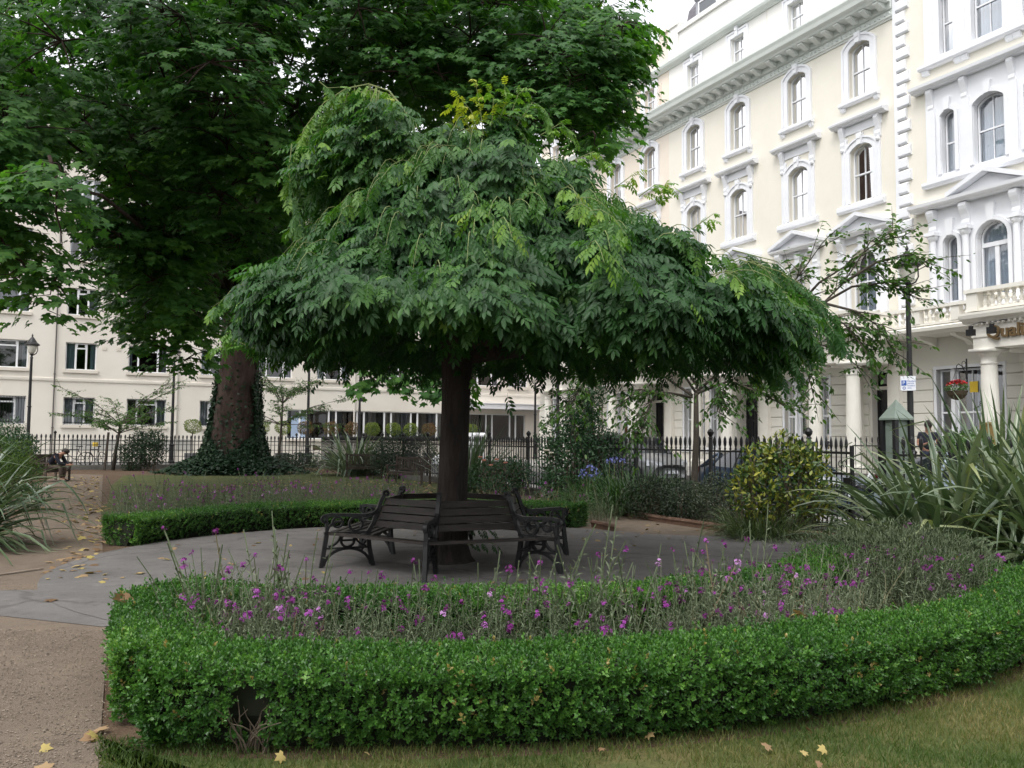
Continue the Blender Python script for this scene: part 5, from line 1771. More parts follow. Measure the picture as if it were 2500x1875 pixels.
for k in range(6):
    s = MB()
    for j in range(6):
        r0_, r1_ = 1.03 + j * .094, 1.03 + j * .094 + .08
        z = .44 - .012 * (5 - j) + (.0 if j < 5 else -.006)
        a, b, c, d = pv(r0_, k, z), pv(r1_, k, z), pv(r1_, k + 1, z), pv(r0_, k + 1, z)
        e = (d - a).normalized() * .012
        vs = [a + e, b + e, c - e, d - e]
        dn = Vector((0, 0, -.028))
        s.add(vs + [v + dn for v in vs], [(0, 1, 2, 3), (7, 6, 5, 4), (0, 4, 5, 1), (1, 5, 6, 2), (2, 6, 7, 3), (3, 7, 4, 0)])
    s.build('seat', M_SLAT, seat)
    s = MB()
    for j in range(4):
        z0 = .49 + j * .088
        rr = lambda z: 1.035 - (z - .44) * .42
        a, d = pv(rr(z0), k, z0), pv(rr(z0), k + 1, z0)
        b, c = pv(rr(z0 + .072), k, z0 + .072), pv(rr(z0 + .072), k + 1, z0 + .072)
        e = (d - a).normalized() * .02
        vs = [a + e, b + e, c - e, d - e]
        o = (Vector((0, 0, 1)).cross(d - a)).normalized() * .024
        s.add(vs + [v + o for v in vs], [(0, 1, 2, 3), (7, 6, 5, 4), (0, 4, 5, 1), (1, 5, 6, 2), (2, 6, 7, 3), (3, 7, 4, 0)])
    s.build('backrest', M_SLAT, seat)


def iron_end(m, rot, tw=.045):
    """Ornamental casting drawn in its (r, z) plane and turned to face outward."""
    ca, sa = math.cos(rot), math.sin(rot)

    def P(r, z, t=0): return Vector((r * ca - t * sa, r * sa + t * ca, z))

    def strip(pts, w=.034):
        for (r0_, z0), (r1_, z1) in zip(pts[:-1], pts[1:]):
            d = Vector((r1_ - r0_, z1 - z0)); L = d.length; d /= L
            n = Vector((-d.y, d.x)) * w / 2
            e = d * .008
            q = [(r0_ - e.x + n.x, z0 - e.y + n.y), (r1_ + e.x + n.x, z1 + e.y + n.y), (r1_ + e.x - n.x, z1 + e.y - n.y), (r0_ - e.x - n.x, z0 - e.y - n.y)]
            vs = [P(r, z, -tw / 2) for r, z in q] + [P(r, z, tw / 2) for r, z in q]
            m.add(vs, [(3, 2, 1, 0), (4, 5, 6, 7), (0, 1, 5, 4), (1, 2, 6, 5), (2, 3, 7, 6), (3, 0, 4, 7)])

    def curve(cx, cz, R, a0, a1, n=10, ry=None):
        return [(cx + R * math.cos(math.radians(a0 + (a1 - a0) * i / n)), cz + (ry or R) * math.sin(math.radians(a0 + (a1 - a0) * i / n))) for i in range(n + 1)]
    strip([(1.575, .43), (1.60, .25), (1.635, .02)], .05)
    strip([(1.08, .43), (1.06, .25), (1.01, .02)], .05)
    strip([(1.60, .012), (1.70, .012)], .022); strip([(.97, .012), (1.06, .012)], .022)
    strip([(1.05, .425), (1.60, .425)], .03)
    strip(curve(1.325, .02, .285, 8, 172, 14, .22), .032)
    strip([(1.59, .245), (1.065, .245)], .022)
    strip(curve(1.325, .335, .080, 0, 360, 18), .026)
    strip([(1.25, .335), (1.40, .335)], .02)
    strip(curve(1.565, .42, .155, 180, 262, 6), .022); strip(curve(1.085, .42, .155, 360, 278, 6), .022)
    strip([(1.075, .43), (1.02, .52), (.97, .66), (.92, .80), (.885, .87)], .045)
    strip(curve(.865, .885, .028, -20, 250, 8), .03)
    strip([(.985, .66), (1.02, .645)] + [(1.10, .625), (1.22, .628), (1.38, .637), (1.52, .64), (1.60, .628)], .04)
    strip(curve(1.60, .592, .036, 90, -120, 8), .03)
    strip([(1.575, .43), (1.585, .61)], .034)
    strip(curve(1.23, .525, .080, 0, 360, 18), .024)
    strip(curve(1.45, .55, .060, 0, 360, 14), .022)
    strip(curve(1.44, .43, .13, 12, 100, 7), .022)
    strip([(.96, .70), (1.06, .60), (1.13, .58)], .026)
    return m


for k in range(6):
    iron_end(MB(), VA[k]).build('iron_support', M_IRON, seat)


# ------------------------------------------------------------------ timber garden benches
def garden_bench(label, loc, rz, L, m, mid=False):
    b = thing('garden_bench', label, 'bench', loc, rz, 'timber benches of the garden')
    s = MB()
    for j in range(6): s.box(-L / 2 + .03, L / 2 - .03, -.02 + j * .075, .045 + j * .075, .41 - .006 * (5 - j) * 0, .435)
    s.box(-L / 2 + .035, L / 2 - .035, .43, .455, .33, .405)
    s.build('seat', m, b)
    k = MB()
    k.box(-L / 2 + .035, L / 2 - .035, -.105, -.07, .84, .93); k.box(-L / 2 + .035, L / 2 - .035, -.075, -.045, .47, .53)
    n = int(L / .095)
    for i in range(n):
        x = -L / 2 + .08 + (L - .16) * i / (n - 1)
        k.bar((x, -.062, .53), (x, -.088, .84), .05, .02, PI / 2 * 0)
    k.build('backrest', m, b)
    for sx in ((-1, 0, 1) if mid else (-1, 1)):
        x = sx * (L / 2 - .03)
        a = MB()
        a.prism([(-.1, .64), (-.1, .68), (.12, .655), (.38, .668), (.52, .66), (.53, .63), (.38, .628), (.12, .615)], x - .035, x + .035)
        a.build('armrest', m, b)
        if sx or mid:
            a = MB()
            a.prism([(.40, 0), (.46, 0), (.46, .40), (.49, .62), (.43, .62), (.40, .42)], x - .03, x + .03)
            a.build('leg', m, b)
            a = MB(); a.prism([(-.07, 0), (-.01, 0), (-.02, .45), (-.065, .98), (-.125, .98), (-.08, .45)], x - .029, x + .029)
            a.build('leg', m, b)
    return b


x, y, _ = site(10.75, 21.9)
garden_bench('weathered timber garden bench with three arms, backing onto the railings beside the rose bush', (x, y, 0), math.radians(117), 2.5, M_TEAK, True)
p = pt(890, 1147, 34.5); garden_bench('dark old timber bench at the far path, beside the pale strappy plant', (p.x, p.y, 0), math.radians(195), 1.5, M_TEAK_D)
p = pt(1006, 1160, 29.5); garden_bench('dark old timber bench at the far path, under the bushy evergreen and nearer the trunk', (p.x, p.y, 0), math.radians(150), 1.5, M_TEAK_D)

# ------------------------------------------------------------------ railings
FENCE_U, FENCE_V = 11.42, 44.5


def railing(name, label, a, b, pitch=.155, h=1.66, group='iron railings round the garden', first=0.0, plinth=.22, post=2.6, head=True, rails=(.33, 1.36), thick=.015, mids=()):
    A, B = Vector((*a, 0)), Vector((*b, 0))
    L = (B - A).length
    r = thing(name, label, 'railings', A, math.atan2(B.y - A.y, B.x - A.x), group)
    m = MB()
    n = int(L / pitch)
    for i in range(n + 1):
        x = i * pitch
        if abs((x + first) % post) < pitch * .5: continue
        m.lathe(x, 0, [(thick, plinth), (thick, h - .25)], 6)
        if head: m.lathe(x, 0, [(thick * 1.5, h - .27), (thick * 1.5, h - .235), (thick * .9, h - .22), (thick * 1.9, h - .17), (thick * 2.2, h - .11), (thick * 1.7, h - .05), (.002, h)], 8)
        else: m.lathe(x, 0, [(thick, h - .25), (thick * .2, h - .1)], 6)
    m.build('bar_panel', M_IRON, r)
    m = MB()
    for z in tuple(rails) + tuple(mids): m.box(-.03, L + .03, -.02, .02, z - .012 if z in mids else z - .018, z + .012 if z in mids else z + .018)
    m.build('rail', M_IRON, r)
    m = MB()
    m.box(-.03, .03, -.03, .03, plinth, h - .06)
    m.lathe(0, 0, [(.03, h - .06), (.055, h - .04), (.03, h - .01), (.06, h + .04), (.07, h + .08), (.045, h + .12), (.01, h + .15)], 10)
    pm_ = m.mesh('railing_post', M_IRON)
    x = -first
    while x <= L + .01:
        if x >= -.01: link('post', pm_, r, (x, 0, 0))
        x += post
    m = MB()
    m = MB()
    m.box(-.05, L + .05, -.13, .13, 0, plinth - .03); m.box(-.05, L + .05, -.10, .10, plinth - .03, plinth)
    m.build('plinth', M_SOILB, r)
    return r


M_SOILB = mat('plinth_stone', [(.10, .095, .085), (.16, .15, .135)], .9, 3, bump=.3)
sxy = lambda u, v: site(u, v)[:2]
railing('railings', 'black spear-topped railings along the road side of the garden, behind the shrubs', sxy(FENCE_U, 10.95), sxy(FENCE_U, 44.4))
railing('railings', 'black spear-topped railings right of the garden gate, behind the big flax', sxy(FENCE_U, -6), sxy(FENCE_U, 9.15))
railing('railings', 'black spear-topped railings along the far end of the garden in front of the flats', sxy(-34, FENCE_V), sxy(FENCE_U - .3, FENCE_V), pitch=.184, mids=(.62, .92, 1.18), post=3.68, thick=.019)
x, y, _ = site(FENCE_U, 10.9)
g = thing('garden_gate', 'black iron garden gate standing ajar beside the noticeboard', 'gate', (x, y, 0), math.radians(117 + 180 - 14))
m = MB()
for z in (.16, 1.02, 1.36): m.box(.03, 1.15, -.02, .02, z, z + .04)
m.box(0.0, .05, -.025, .025, .06, 1.56); m.box(1.13, 1.18, -.025, .025, .06, 1.5)
m.bar((.05, 0, .2), (1.13, 0, 1.0), .03, .03)
m.build('frame', M_IRON, g)
m = MB()
for k in range(7):
    xx = .17 + k * .14
    m.lathe(xx, 0, [(.012, .2), (.012, 1.40), (.02, 1.41), (.012, 1.43), (.027, 1.50), (.024, 1.56), (.002, 1.66)], 8)
m.build('bars', M_IRON, g)
m = MB(); m.torus((.95, .0, 1.2), .05, .008, (0, 1, 0), 14, 5); m.torus((.84, 0, 1.2), .05, .008, (0, 1, 0), 14, 5); m.build('scroll', M_IRON, g)
m = MB(); m.box(.98, 1.16, -.05, .05, .86, .98); m.build('latch', M_IRON, g)
# area railing and low wall before the hotel front
railing('area_railing', 'thin black railing on a white dwarf wall before the terrace, between the porches', sxy(22.75, 16.3), sxy(22.75, 19.9), pitch=.22, h=1.75, plinth=.55, post=9, head=True, rails=(.7, 1.45), thick=.011, group='railings before the terrace')
railing('area_railing', 'thin black railing before the flats, with a white pillar and steps', sxy(20.6, 48.6), sxy(27.0, 48.6), pitch=.16, h=1.72, plinth=.2, post=9, rails=(.4, 1.45), thick=.013, group='railings before the terrace')
x, y, _ = site(22.6, 49.2)
g = thing('gate_pillar', 'short white rendered pillar with a domed cap by the steps of the flats', 'pillar', (x, y, 0), TH)
m = MB(); m.box(-.35, .35, -.35, .35, 0, 1.75); m.build('shaft', M_TRIM, g)
m = MB(); m.prism([(-.45, 1.75), (.45, 1.75), (.45, 1.85), (.3, 1.98), (-.3, 1.98), (-.45, 1.85)], -.45, .45); m.build('cap', M_TRIM, g)
m = MB(); m.prism([(-.2, 0), (.2, 0), (.2, .3), (-.2, .3)], -3.2, -.36); m.add([(-3.2, -.25, .3), (-.36, -.25, 1.5), (-.36, .25, 1.5), (-3.2, .25, .3), (-3.2, -.25, .05), (-.36, -.25, .05), (-.36, .25, .05), (-3.2, .25, .05)], [(0, 1, 2, 3), (4, 7, 6, 5), (0, 4, 5, 1), (1, 5, 6, 2), (2, 6, 7, 3), (3, 7, 4, 0)]); m.build('stair_wall', M_TRIM, g)

# rope-topped edging tiles along the right-hand path
M_TERRA = mat('brown_edging_tile', [(.09, .05, .033), (.15, .09, .06)], .6, 6, bump=.2)


def edging(label, path):
    Q, L = resample(path, .045)
    e = thing('path_edging', label, 'edging', (0, 0, 0), 0, 'tiled edges of the paths')
    m = MB()
    for i in range(len(Q)):
        p = Q[i]; t = Q[min(i + 1, len(Q) - 1)] - Q[max(i - 1, 0)]
        t = Vector((t[0], t[1], 0)).normalized(); n = Vector((-t.y, t.x, 0))
        c = Vector((p[0], p[1], .10))
        m.tube([c - t * .02 - n * .012, c - n * .0, c + t * .02 + n * .012], [.036, .05, .036], 7)
    for i in range(0, len(Q) - 1):
        a, b = Q[i], Q[i + 1]
        m.bar((a[0], a[1], .04), (b[0], b[1], .04), .05, .09)
    m.build('tiles', M_TERRA, e)


edging('brown rope-topped edging tiles between the gravel path and the shrubs on the right', [(.75, 23), (1.64, 19.75), (2.76, 16.43), (3.7, 14.56), (4.64, 13.72), (5.1, 13.5)])
edging('short run of brown rope-topped edging tiles at the end of the curved hedge', [(1.45, 15.25), (1.75, 14.55)])
a, b = site(-24, 40.0), site(-16.5, 40.6)
m = MB(); m.bar((a[0], a[1], .05), (b[0], b[1], .05), .1, .14); tag(m.build('kerb', M_SOILB), kind='structure')
# ------------------------------------------------------------------ plants with strap leaves
M_FLAX = leafmat('flax_blade', [(.05, .085, .04), (.10, .145, .075), (.18, .22, .125), (.28, .31, .14)], .16, (1.3, 1.5, .7), .28, .7, [0, .45, .85, 1])
M_FLAX_B = leafmat('pale_strap_blade', [(.08, .12, .08), (.15, .20, .13), (.24, .29, .20)], .15, rough=.35, spec=.6)
M_STRAP = leafmat('green_strap_blade', [(.018, .052, .014), (.035, .09, .022), (.07, .14, .035)], .2, rough=.4, spec=.5)
M_LILY = leafmat('lilyturf_blade', [(.035, .06, .025), (.075, .115, .045), (.15, .19, .09)], .2, rough=.4, spec=.5)


def blades(lm, base, n, L, th, w, spread, seed, p=1.7, fold=.35, curl=(.5, 1.6), az=None, k=9, tsd=.26, tb=.48):
    r = np.random.default_rng(seed)
    for i in range(n):
        a = r.uniform(*(az or (0, 2 * PI)))
        rr = spread * math.sqrt(r.random())
        b = np.array([base[0] + rr * math.cos(a + r.normal(0, .5)), base[1] + rr * math.sin(a + r.normal(0, .5)), base[2]])
        Ln = L * r.uniform(.6, 1.12)
        t0 = r.uniform(*th)
        cv = r.uniform(*curl) * (.4 + t0)
        W = w * r.uniform(.7, 1.15)
        fs = r.uniform(.5, .85) if r.random() < fold else 9
        tw = r.normal(0, .5)
        d = np.array([math.cos(a), math.sin(a), 0]); sd = np.array([-math.sin(a), math.cos(a), 0])
        pos = b.copy(); V = []
        for j in range(k + 1):
            s = j / k
            ang = t0 + cv * s ** p + (1.15 if s > fs else 0)
            ang = min(ang, 2.75)
            t = d * math.sin(ang) + np.array([0, 0, 1]) * math.cos(ang)
            nrm = -d * math.cos(ang) + np.array([0, 0, 1]) * math.sin(ang)
            wd = W * min(1, .45 + 2.2 * s) * (1 - max(0, s - .45) / .55) ** .75
            ro = tw * s
            sx = sd * math.cos(ro) + nrm * math.sin(ro)
            nx = nrm * math.cos(ro) - sd * math.sin(ro)
            V += [pos - sx * wd / 2 + nx * wd * .16, pos, pos + sx * wd / 2 + nx * wd * .16]
            pos = pos + t * Ln / k
            if pos[2] < .03: pos[2] = .03
        F = []
        for j in range(k):
            for c in (0, 1): F.append((3 * j + c, 3 * j + c + 1, 3 * j + c + 4, 3 * j + c + 3))
        lm.raw(np.array(V), F, np.clip(r.normal(tb, tsd), 0, 1))


def strap_plant(name, label, loc, n, L, th, w, spread, mt, seed, cat='plant', group=None, **kw):
    o = thing(name, label, cat, loc, 0, group)
    lm = LM(); blades(lm, (0, 0, 0), n, L, th, w, spread, seed, **kw)
    lm.build('blades', mt, o)
    return o


strap_plant('flax_plant', 'big variegated flax with arching sword leaves between the gate and the near bed', (5.75, 11.2, 0), 470, 1.95, (.22, 1.35), .085, .6, M_FLAX, 1, group='New Zealand flax clumps')
strap_plant('flax_plant', 'variegated flax nearest the right end of the box hedge, sword leaves drooping low', (6.5, 9.9, 0), 380, 2.1, (.05, 1.4), .088, .55, M_FLAX, 2, group='New Zealand flax clumps', curl=(.8, 2.0))
strap_plant('flax_plant', 'tall upright flax behind the big flax, beside the railings', (6.75, 11.7, 0), 170, 2.45, (.02, .6), .08, .35, M_FLAX, 9, group='New Zealand flax clumps')
strap_plant('flax_plant', 'drooping flax at the left edge beside the gravel path', (-7.75, 11.7, 0), 330, 2.0, (.1, 1.35), .06, .45, M_FLAX, 3, group='New Zealand flax clumps', curl=(.8, 2.0), tb=.32)
p = pt(1135, 1170, 24.5)
strap_plant('flax_plant', 'upright olive flax with stiff fanned leaves behind the weeping tree trunk', (p.x, p.y, 0), 130, 2.15, (.02, .85), .06, .35, M_FLAX, 4, group='New Zealand flax clumps', curl=(.0, .5), fold=.04, tb=.25, tsd=.1)
p = pt(862, 1150, 36)
strap_plant('strap_plant', 'pale silvery strappy plant by the far path near the dark bench', (p.x, p.y, 0), 210, 2.3, (.1, 1.1), .10, .55, M_FLAX_B, 5, curl=(.8, 1.9))
p = pt(1435, 1242, 19.3)
strap_plant('agapanthus', 'bright green strappy clump at the path edge below the rose bush', (p.x, p.y, 0), 420, .95, (.1, 1.25), .028, .32, M_STRAP, 6, group='strappy clumps along the right path', curl=(.9, 2.0))
p = pt(1540, 1256, 18.0)
strap_plant('agapanthus', 'broad dark green strappy clump between the rose bush and the small shrubs', (p.x, p.y, 0), 620, 1.15, (.1, 1.2), .028, .5, M_STRAP, 7, group='strappy clumps along the right path', curl=(.8, 1.8))
p = pt(1600, 1200, 17.9)
strap_plant('agapanthus', 'dark green strappy clump against the railings behind the small shrubs', (p.x, p.y, 0), 380, 1.05, (.1, 1.1), .03, .6, M_STRAP, 17, group='strappy clumps along the right path', curl=(.8, 1.8))
strap_plant('lilyturf', 'low variegated grassy clump spilling over the edging under the yellow bush', (4.05, 13.85, 0), 620, .72, (.15, 1.35), .016, .55, M_LILY, 8, group='strappy clumps along the right path', curl=(.9, 2.2))

strap_plant('flax_plant', 'low drooping flax leaves filling in under the big flax', (5.15, 10.7, 0), 170, 1.6, (.5, 1.5), .07, .6, M_FLAX, 12, group='New Zealand flax clumps', curl=(.8, 2.0))
# ------------------------------------------------------------------ shrubs
M_YELLOW_LEAF = leafmat('golden_leaf', [(.025, .065, .012), (.07, .125, .018), (.26, .28, .035), (.46, .44, .09)], .2, (1.4, 1.3, .5), .38, .5, [0, .3, .62, 1])
M_DARKSHRUB = leafmat('dark_shrub_leaf', [(.012, .024, .012), (.024, .042, .02), (.05, .068, .036), (.10, .10, .06)], .12, rough=.45, spec=.4)
M_ROSELEAF = leafmat('rose_leaf', [(.012, .04, .016), (.024, .07, .024), (.05, .115, .04)], .2, rough=.38, spec=.5)
M_EVERG = leafmat('evergreen_leaf', [(.008, .024, .009), (.016, .042, .015), (.03, .07, .022)], .12, rough=.45, spec=.4)
M_BAY = leafmat('bay_leaf', [(.03, .08, .018), (.06, .14, .025), (.12, .23, .045)], .2, rough=.36, spec=.5)
M_FERN = leafmat('ferny_leaf', [(.03, .07, .015), (.065, .13, .022), (.12, .19, .035)], .25, rough=.5, spec=.3)
M_CHERRY = leafmat('cherry_leaf', [(.025, .065, .016), (.05, .115, .024), (.09, .17, .035)], .4, (1.7, 1.9, .5), .42, .45)
M_TOPY = leafmat('topiary_leaf', [(.07, .12, .02), (.15, .20, .03), (.24, .27, .05)], .15, rough=.5, spec=.3)
M_TOPR = leafmat('red_tipped_leaf', [(.05, .075, .02), (.14, .075, .03), (.22, .09, .04)], .15, rough=.5, spec=.3)
OVAL = leaf_t(1, .48, .05, .1)
NARROW = leaf_t(1, .30, .04, .12)


def bush_leaves(lm, c, rad, n, L, seed, tmpl=OVAL, lump=.2, lf=2.2, tb=.45, tsd=.2, up=.4, shell=.25, bottom=-1.0):
    c = np.array(c, float); rad = np.array(rad, float)
    d = randdir(n); d = d[d[:, 2] > bottom]; n = len(d)
    rr = 1 - np.abs(rng.normal(0, shell, n)) + lump * fbm(d * 3, lf * .5, seed) + .5 * lump * fbm(d * 3, lf * 1.4, seed + 1)
    P = c + d * rad * np.clip(rr, .1, 1.5)[:, None]
    P[:, 2] = np.maximum(P[:, 2], .03 if c[2] < 5 else -99)
    N = unit(d / rad)
    f = unit(N * .6 + np.array([0, 0, up]) + rng.normal(0, .65, (n, 3)))
    nn = unit(N + np.array([0, 0, .6]) + rng.normal(0, .4, (n, 3)))
    lm.put(tmpl, P, frames(f, nn), rng.uniform(.75, 1.2, n) * L, np.clip(tb + rng.normal(0, tsd, n) + .18 * fbm(P, 2.5, seed + 3), 0, 1))


def stems(m, c, rad, n, r0_=.012, seed=0):
    rr = random.Random(seed)
    for k in range(n):
        a = rr.uniform(0, 2 * PI); s = rr.uniform(.3, .85)
        e = Vector((c[0] + rad[0] * s * math.cos(a), c[1] + rad[1] * s * math.sin(a), c[2] + rad[2] * rr.uniform(-.2, .7)))
        b = Vector((c[0] + .12 * math.cos(a), c[1] + .12 * math.sin(a), 0))
        mdl = (b + e) / 2 + Vector((rr.uniform(-.1, .1), rr.uniform(-.1, .1), .08))
        m.tube([b, mdl, e], [r0_, r0_ * .7, r0_ * .3], 5)


def shrub(name, label, loc, blobs, n, L, mt, seed, cat='shrub', group=None, ns=10, **kw):
    o = thing(name, label, cat, (loc[0], loc[1], 0), 0, group)
    lm = LM(); st = MB()
    tot = sum(b[1][0] * b[1][2] for b in blobs)
    for i, (c, rad) in enumerate(blobs):
        bush_leaves(lm, c, rad, int(n * rad[0] * rad[2] / tot), L, seed + i * 7, **kw)
        stems(st, c, rad, ns, .014, seed + i)
    lm.build('foliage', mt, o)
    st.build('stems', M_TWIG, o)
    return o


shrub('golden_shrub', 'bushy shrub with glossy yellow-splashed leaves beside the iron gate', (4.5, 14.2), [((.1, 0, .85), (.62, .55, .62)), ((-.42, -.1, .62), (.45, .45, .48)), ((.5, .05, .7), (.42, .45, .5)), ((.0, 0, 1.38), (.36, .34, .32)), ((-.38, 0, 1.2), (.34, .3, .26)), ((.42, 0, 1.25), (.32, .3, .26)), ((-.62, 0, .95), (.25, .25, .22))], 3300, .10, M_YELLOW_LEAF, 3, lump=.24, tb=.34, tsd=.27, shell=.2)
for i, (px, py, D, r_, h_, lb) in enumerate(((1583, 1262, 16.9, .55, .46, 'small dark purplish shrub, farthest of the three along the path edging'), (1668, 1268, 16.2, .52, .45, 'small dark shrub in the middle of the three along the path edging'),
                                            (1752, 1278, 15.5, .56, .50, 'small dark shrub by the edging, nearest the grassy clump'))):
    p = pt(px, py, D)
    shrub('hebe_shrub', lb, (p.x, p.y), [((0, 0, h_ * .95), (r_, r_ * .9, h_)), ((.2, .1, h_ * 1.1), (r_ * .6, r_ * .6, h_ * .6))], 5200, .042, M_DARKSHRUB, 30 + i, group='small dark shrubs along the path', lump=.16)
rose = shrub('rose_bush', 'large dark leafy climbing bush with a few white roses at the end of the railings', (1.55, 20.4), [((0, 0, .9), (.85, .8, .95)), ((-.25, 0, 1.55), (.7, .6, .7)), ((.25, .1, 1.7), (.6, .6, .65)), ((.1, 0, 2.35), (.42, .4, .6)), ((.45, .1, 2.6), (.28, .3, .5)), ((-.45, 0, .45), (.55, .5, .45)), ((.9, .2, 1.2), (.5, .5, .6))], 9000, .085, M_ROSELEAF, 50, lump=.25)
M_ROSE = mat('white_rose', [(.72, .66, .54), (.80, .76, .68)], .6, 30)
M_ROSE_P = mat('pink_rose', [(.60, .24, .18), (.70, .36, .28)], .6, 30)


def rose_mesh(m, c, r=.05):
    for k in range(9):
        a = k * 2.4; t = k / 9
        d = Vector((math.cos(a), math.sin(a), .4 + .5 * (1 - t)))
        s = Vector((-math.sin(a), math.cos(a), 0)) * r * (.5 + .3 * t)
        b = Vector(c)
        o = b + d * r * (.35 + .65 * t)
        m.add([b - s * .4, o - s, o + Vector((0, 0, r * .35)) + d * r * .1, o + s, b + s * .4], [(0, 1, 2, 3, 4)])


for px, py, D in ((1333, 1102, 19.7), (1345, 1108, 19.7), (1385, 1104, 19.8)):
    m = MB(); q = pt(px, py, D); rose_mesh(m, (q.x - 1.55, q.y - 20.4, q.z), .06); m.build('bloom', M_ROSE, rose)
pr = shrub('rose_bush', 'low rose bush with pinkish blooms under the upright flax', (-.35, 22.8), [((0, 0, .55), (.9, .5, .5)), ((.5, .2, .75), (.4, .4, .4))], 2600, .075, M_ROSELEAF, 61, lump=.25)
for px, py in ((1181, 1126), (1172, 1118), (1212, 1124), (1233, 1132), (1198, 1138)):
    m = MB(); q = pt(px, py, 22.2); rose_mesh(m, (q.x + .35, q.y - 22.8, q.z), .06); m.build('bloom', M_ROSE_P, pr)
# blue agapanthus heads between the rose bush and the strap leaves
M_AGA = mat('agapanthus_blue', [(.12, .14, .42), (.26, .28, .60)], .6, 30)
o = thing('agapanthus_flowers', 'blue agapanthus heads on thin stalks beside the rose bush', 'flowers', (*site(10.6, 18.5)[:2], 0))
m = MB(); st = MB()
for px, py in ((1425, 1152), (1440, 1142), (1452, 1148), (1433, 1160), (1462, 1158), (1420, 1162), (1488, 1126), (1500, 1122), (1520, 1126), (1448, 1166)):
    q = pt(px, py, 19.6) - o.location
    st.tube([Vector((q.x, q.y, 0)), q], .006, 5)
    for k in range(22):
        d = Vector((random.gauss(0, 1), random.gauss(0, 1), random.gauss(.3, .8))).normalized()
        e = q + d * .075; s = d.orthogonal().normalized() * .014
        m.add([q + d * .03 - s * .3, e - s, e + d * .015, e + s], [(0, 1, 2, 3)])
m.build('blooms', M_AGA, o); st.build('stalks', M_SHOOT, o)

p = pt(972, 1150, 33.5)
shrub('evergreen_bush', 'wide dark evergreen bush behind the old timber benches', (p.x, p.y), [((0, 0, .9), (1.0, .8, .95)), ((.7, .2, 1.0), (.8, .7, .9)), ((-.6, .1, .7), (.6, .6, .7))], 6500, .075, M_EVERG, 70, lump=.18)
p = pt(352, 1140, 39.2)
shrub('evergreen_bush', 'dark twiggy bush against the far railings left of the plane tree', (p.x, p.y), [((0, 0, .95), (1.05, .7, .95)), ((.35, 0, 1.35), (.7, .6, .5)), ((-.5, 0, .7), (.6, .6, .7))], 6000, .09, M_EVERG, 73, lump=.3)
p = pt(720, 1148, 40.5)
shrub('evergreen_bush', 'low dark bush under the thin young tree right of the plane trunk', (p.x, p.y), [((0, 0, .4), (1.2, .7, .45))], 3000, .08, M_EVERG, 74, lump=.25)
p = pt(20, 1120, 24)
shrub('feathery_shrub', 'feathery yellow-green shrub behind the left flax', (p.x - .5, p.y), [((0, 0, .8), (1.1, 1.1, .8)), ((.55, .3, .5), (.7, .8, .5)), ((-.9, 0, 1.1), (1.0, .9, .8))], 9500, .085, M_FERN, 76, tmpl=NARROW, lump=.22)
p = pt(60, 1085, 31)
shrub('feathery_shrub', 'taller leafy shrub by the far left railings below the lamp post', (p.x - .5, p.y), [((0, 0, .9), (1.1, 1.0, .9)), ((-.8, .3, 1.2), (1.1, 1.0, .9)), ((.6, .2, .5), (.6, .7, .5))], 7500, .10, M_ROSELEAF, 78, lump=.28)
p = pt(75, 1228, 17.5)
pk = shrub('rose_bush', 'small rose with pale pink blooms at the left path edge', (p.x, p.y), [((0, 0, .3), (.35, .35, .3))], 700, .06, M_ROSELEAF, 79, lump=.2)
for px, py in ((70, 1217), (78, 1228), (66, 1230)):
    m = MB(); q = pt(px, py, 17.2); rose_mesh(m, (q.x - p.x, q.y - p.y, q.z), .06); m.build('bloom', M_ROSE, pk)
p = pt(1325, 1160, 22.4)
shrub('rose_bush', 'loose green rose growth beside the weathered bench', (p.x + .35, p.y + .4), [((0, 0, .5), (.4, .3, .5))], 800, .07, M_ROSELEAF, 83, lump=.3)

# fine grey-green bushy plant at the right end of the near bed
o = thing('lavender_bush', 'fine-leaved grey-green bushy plant at the right corner of the near bed', 'plant', (*pol(5.45, -33), 0))
lm = LM(); bush_leaves(lm, (0, 0, .36), (.85, .62, .46), 13000, .055, 91, tmpl=leaf_t(1, .14, .02, .1), lump=.25, tb=.22, up=.9)
lm.build('foliage', M_WSTEM, o)

# ------------------------------------------------------------------ small trees


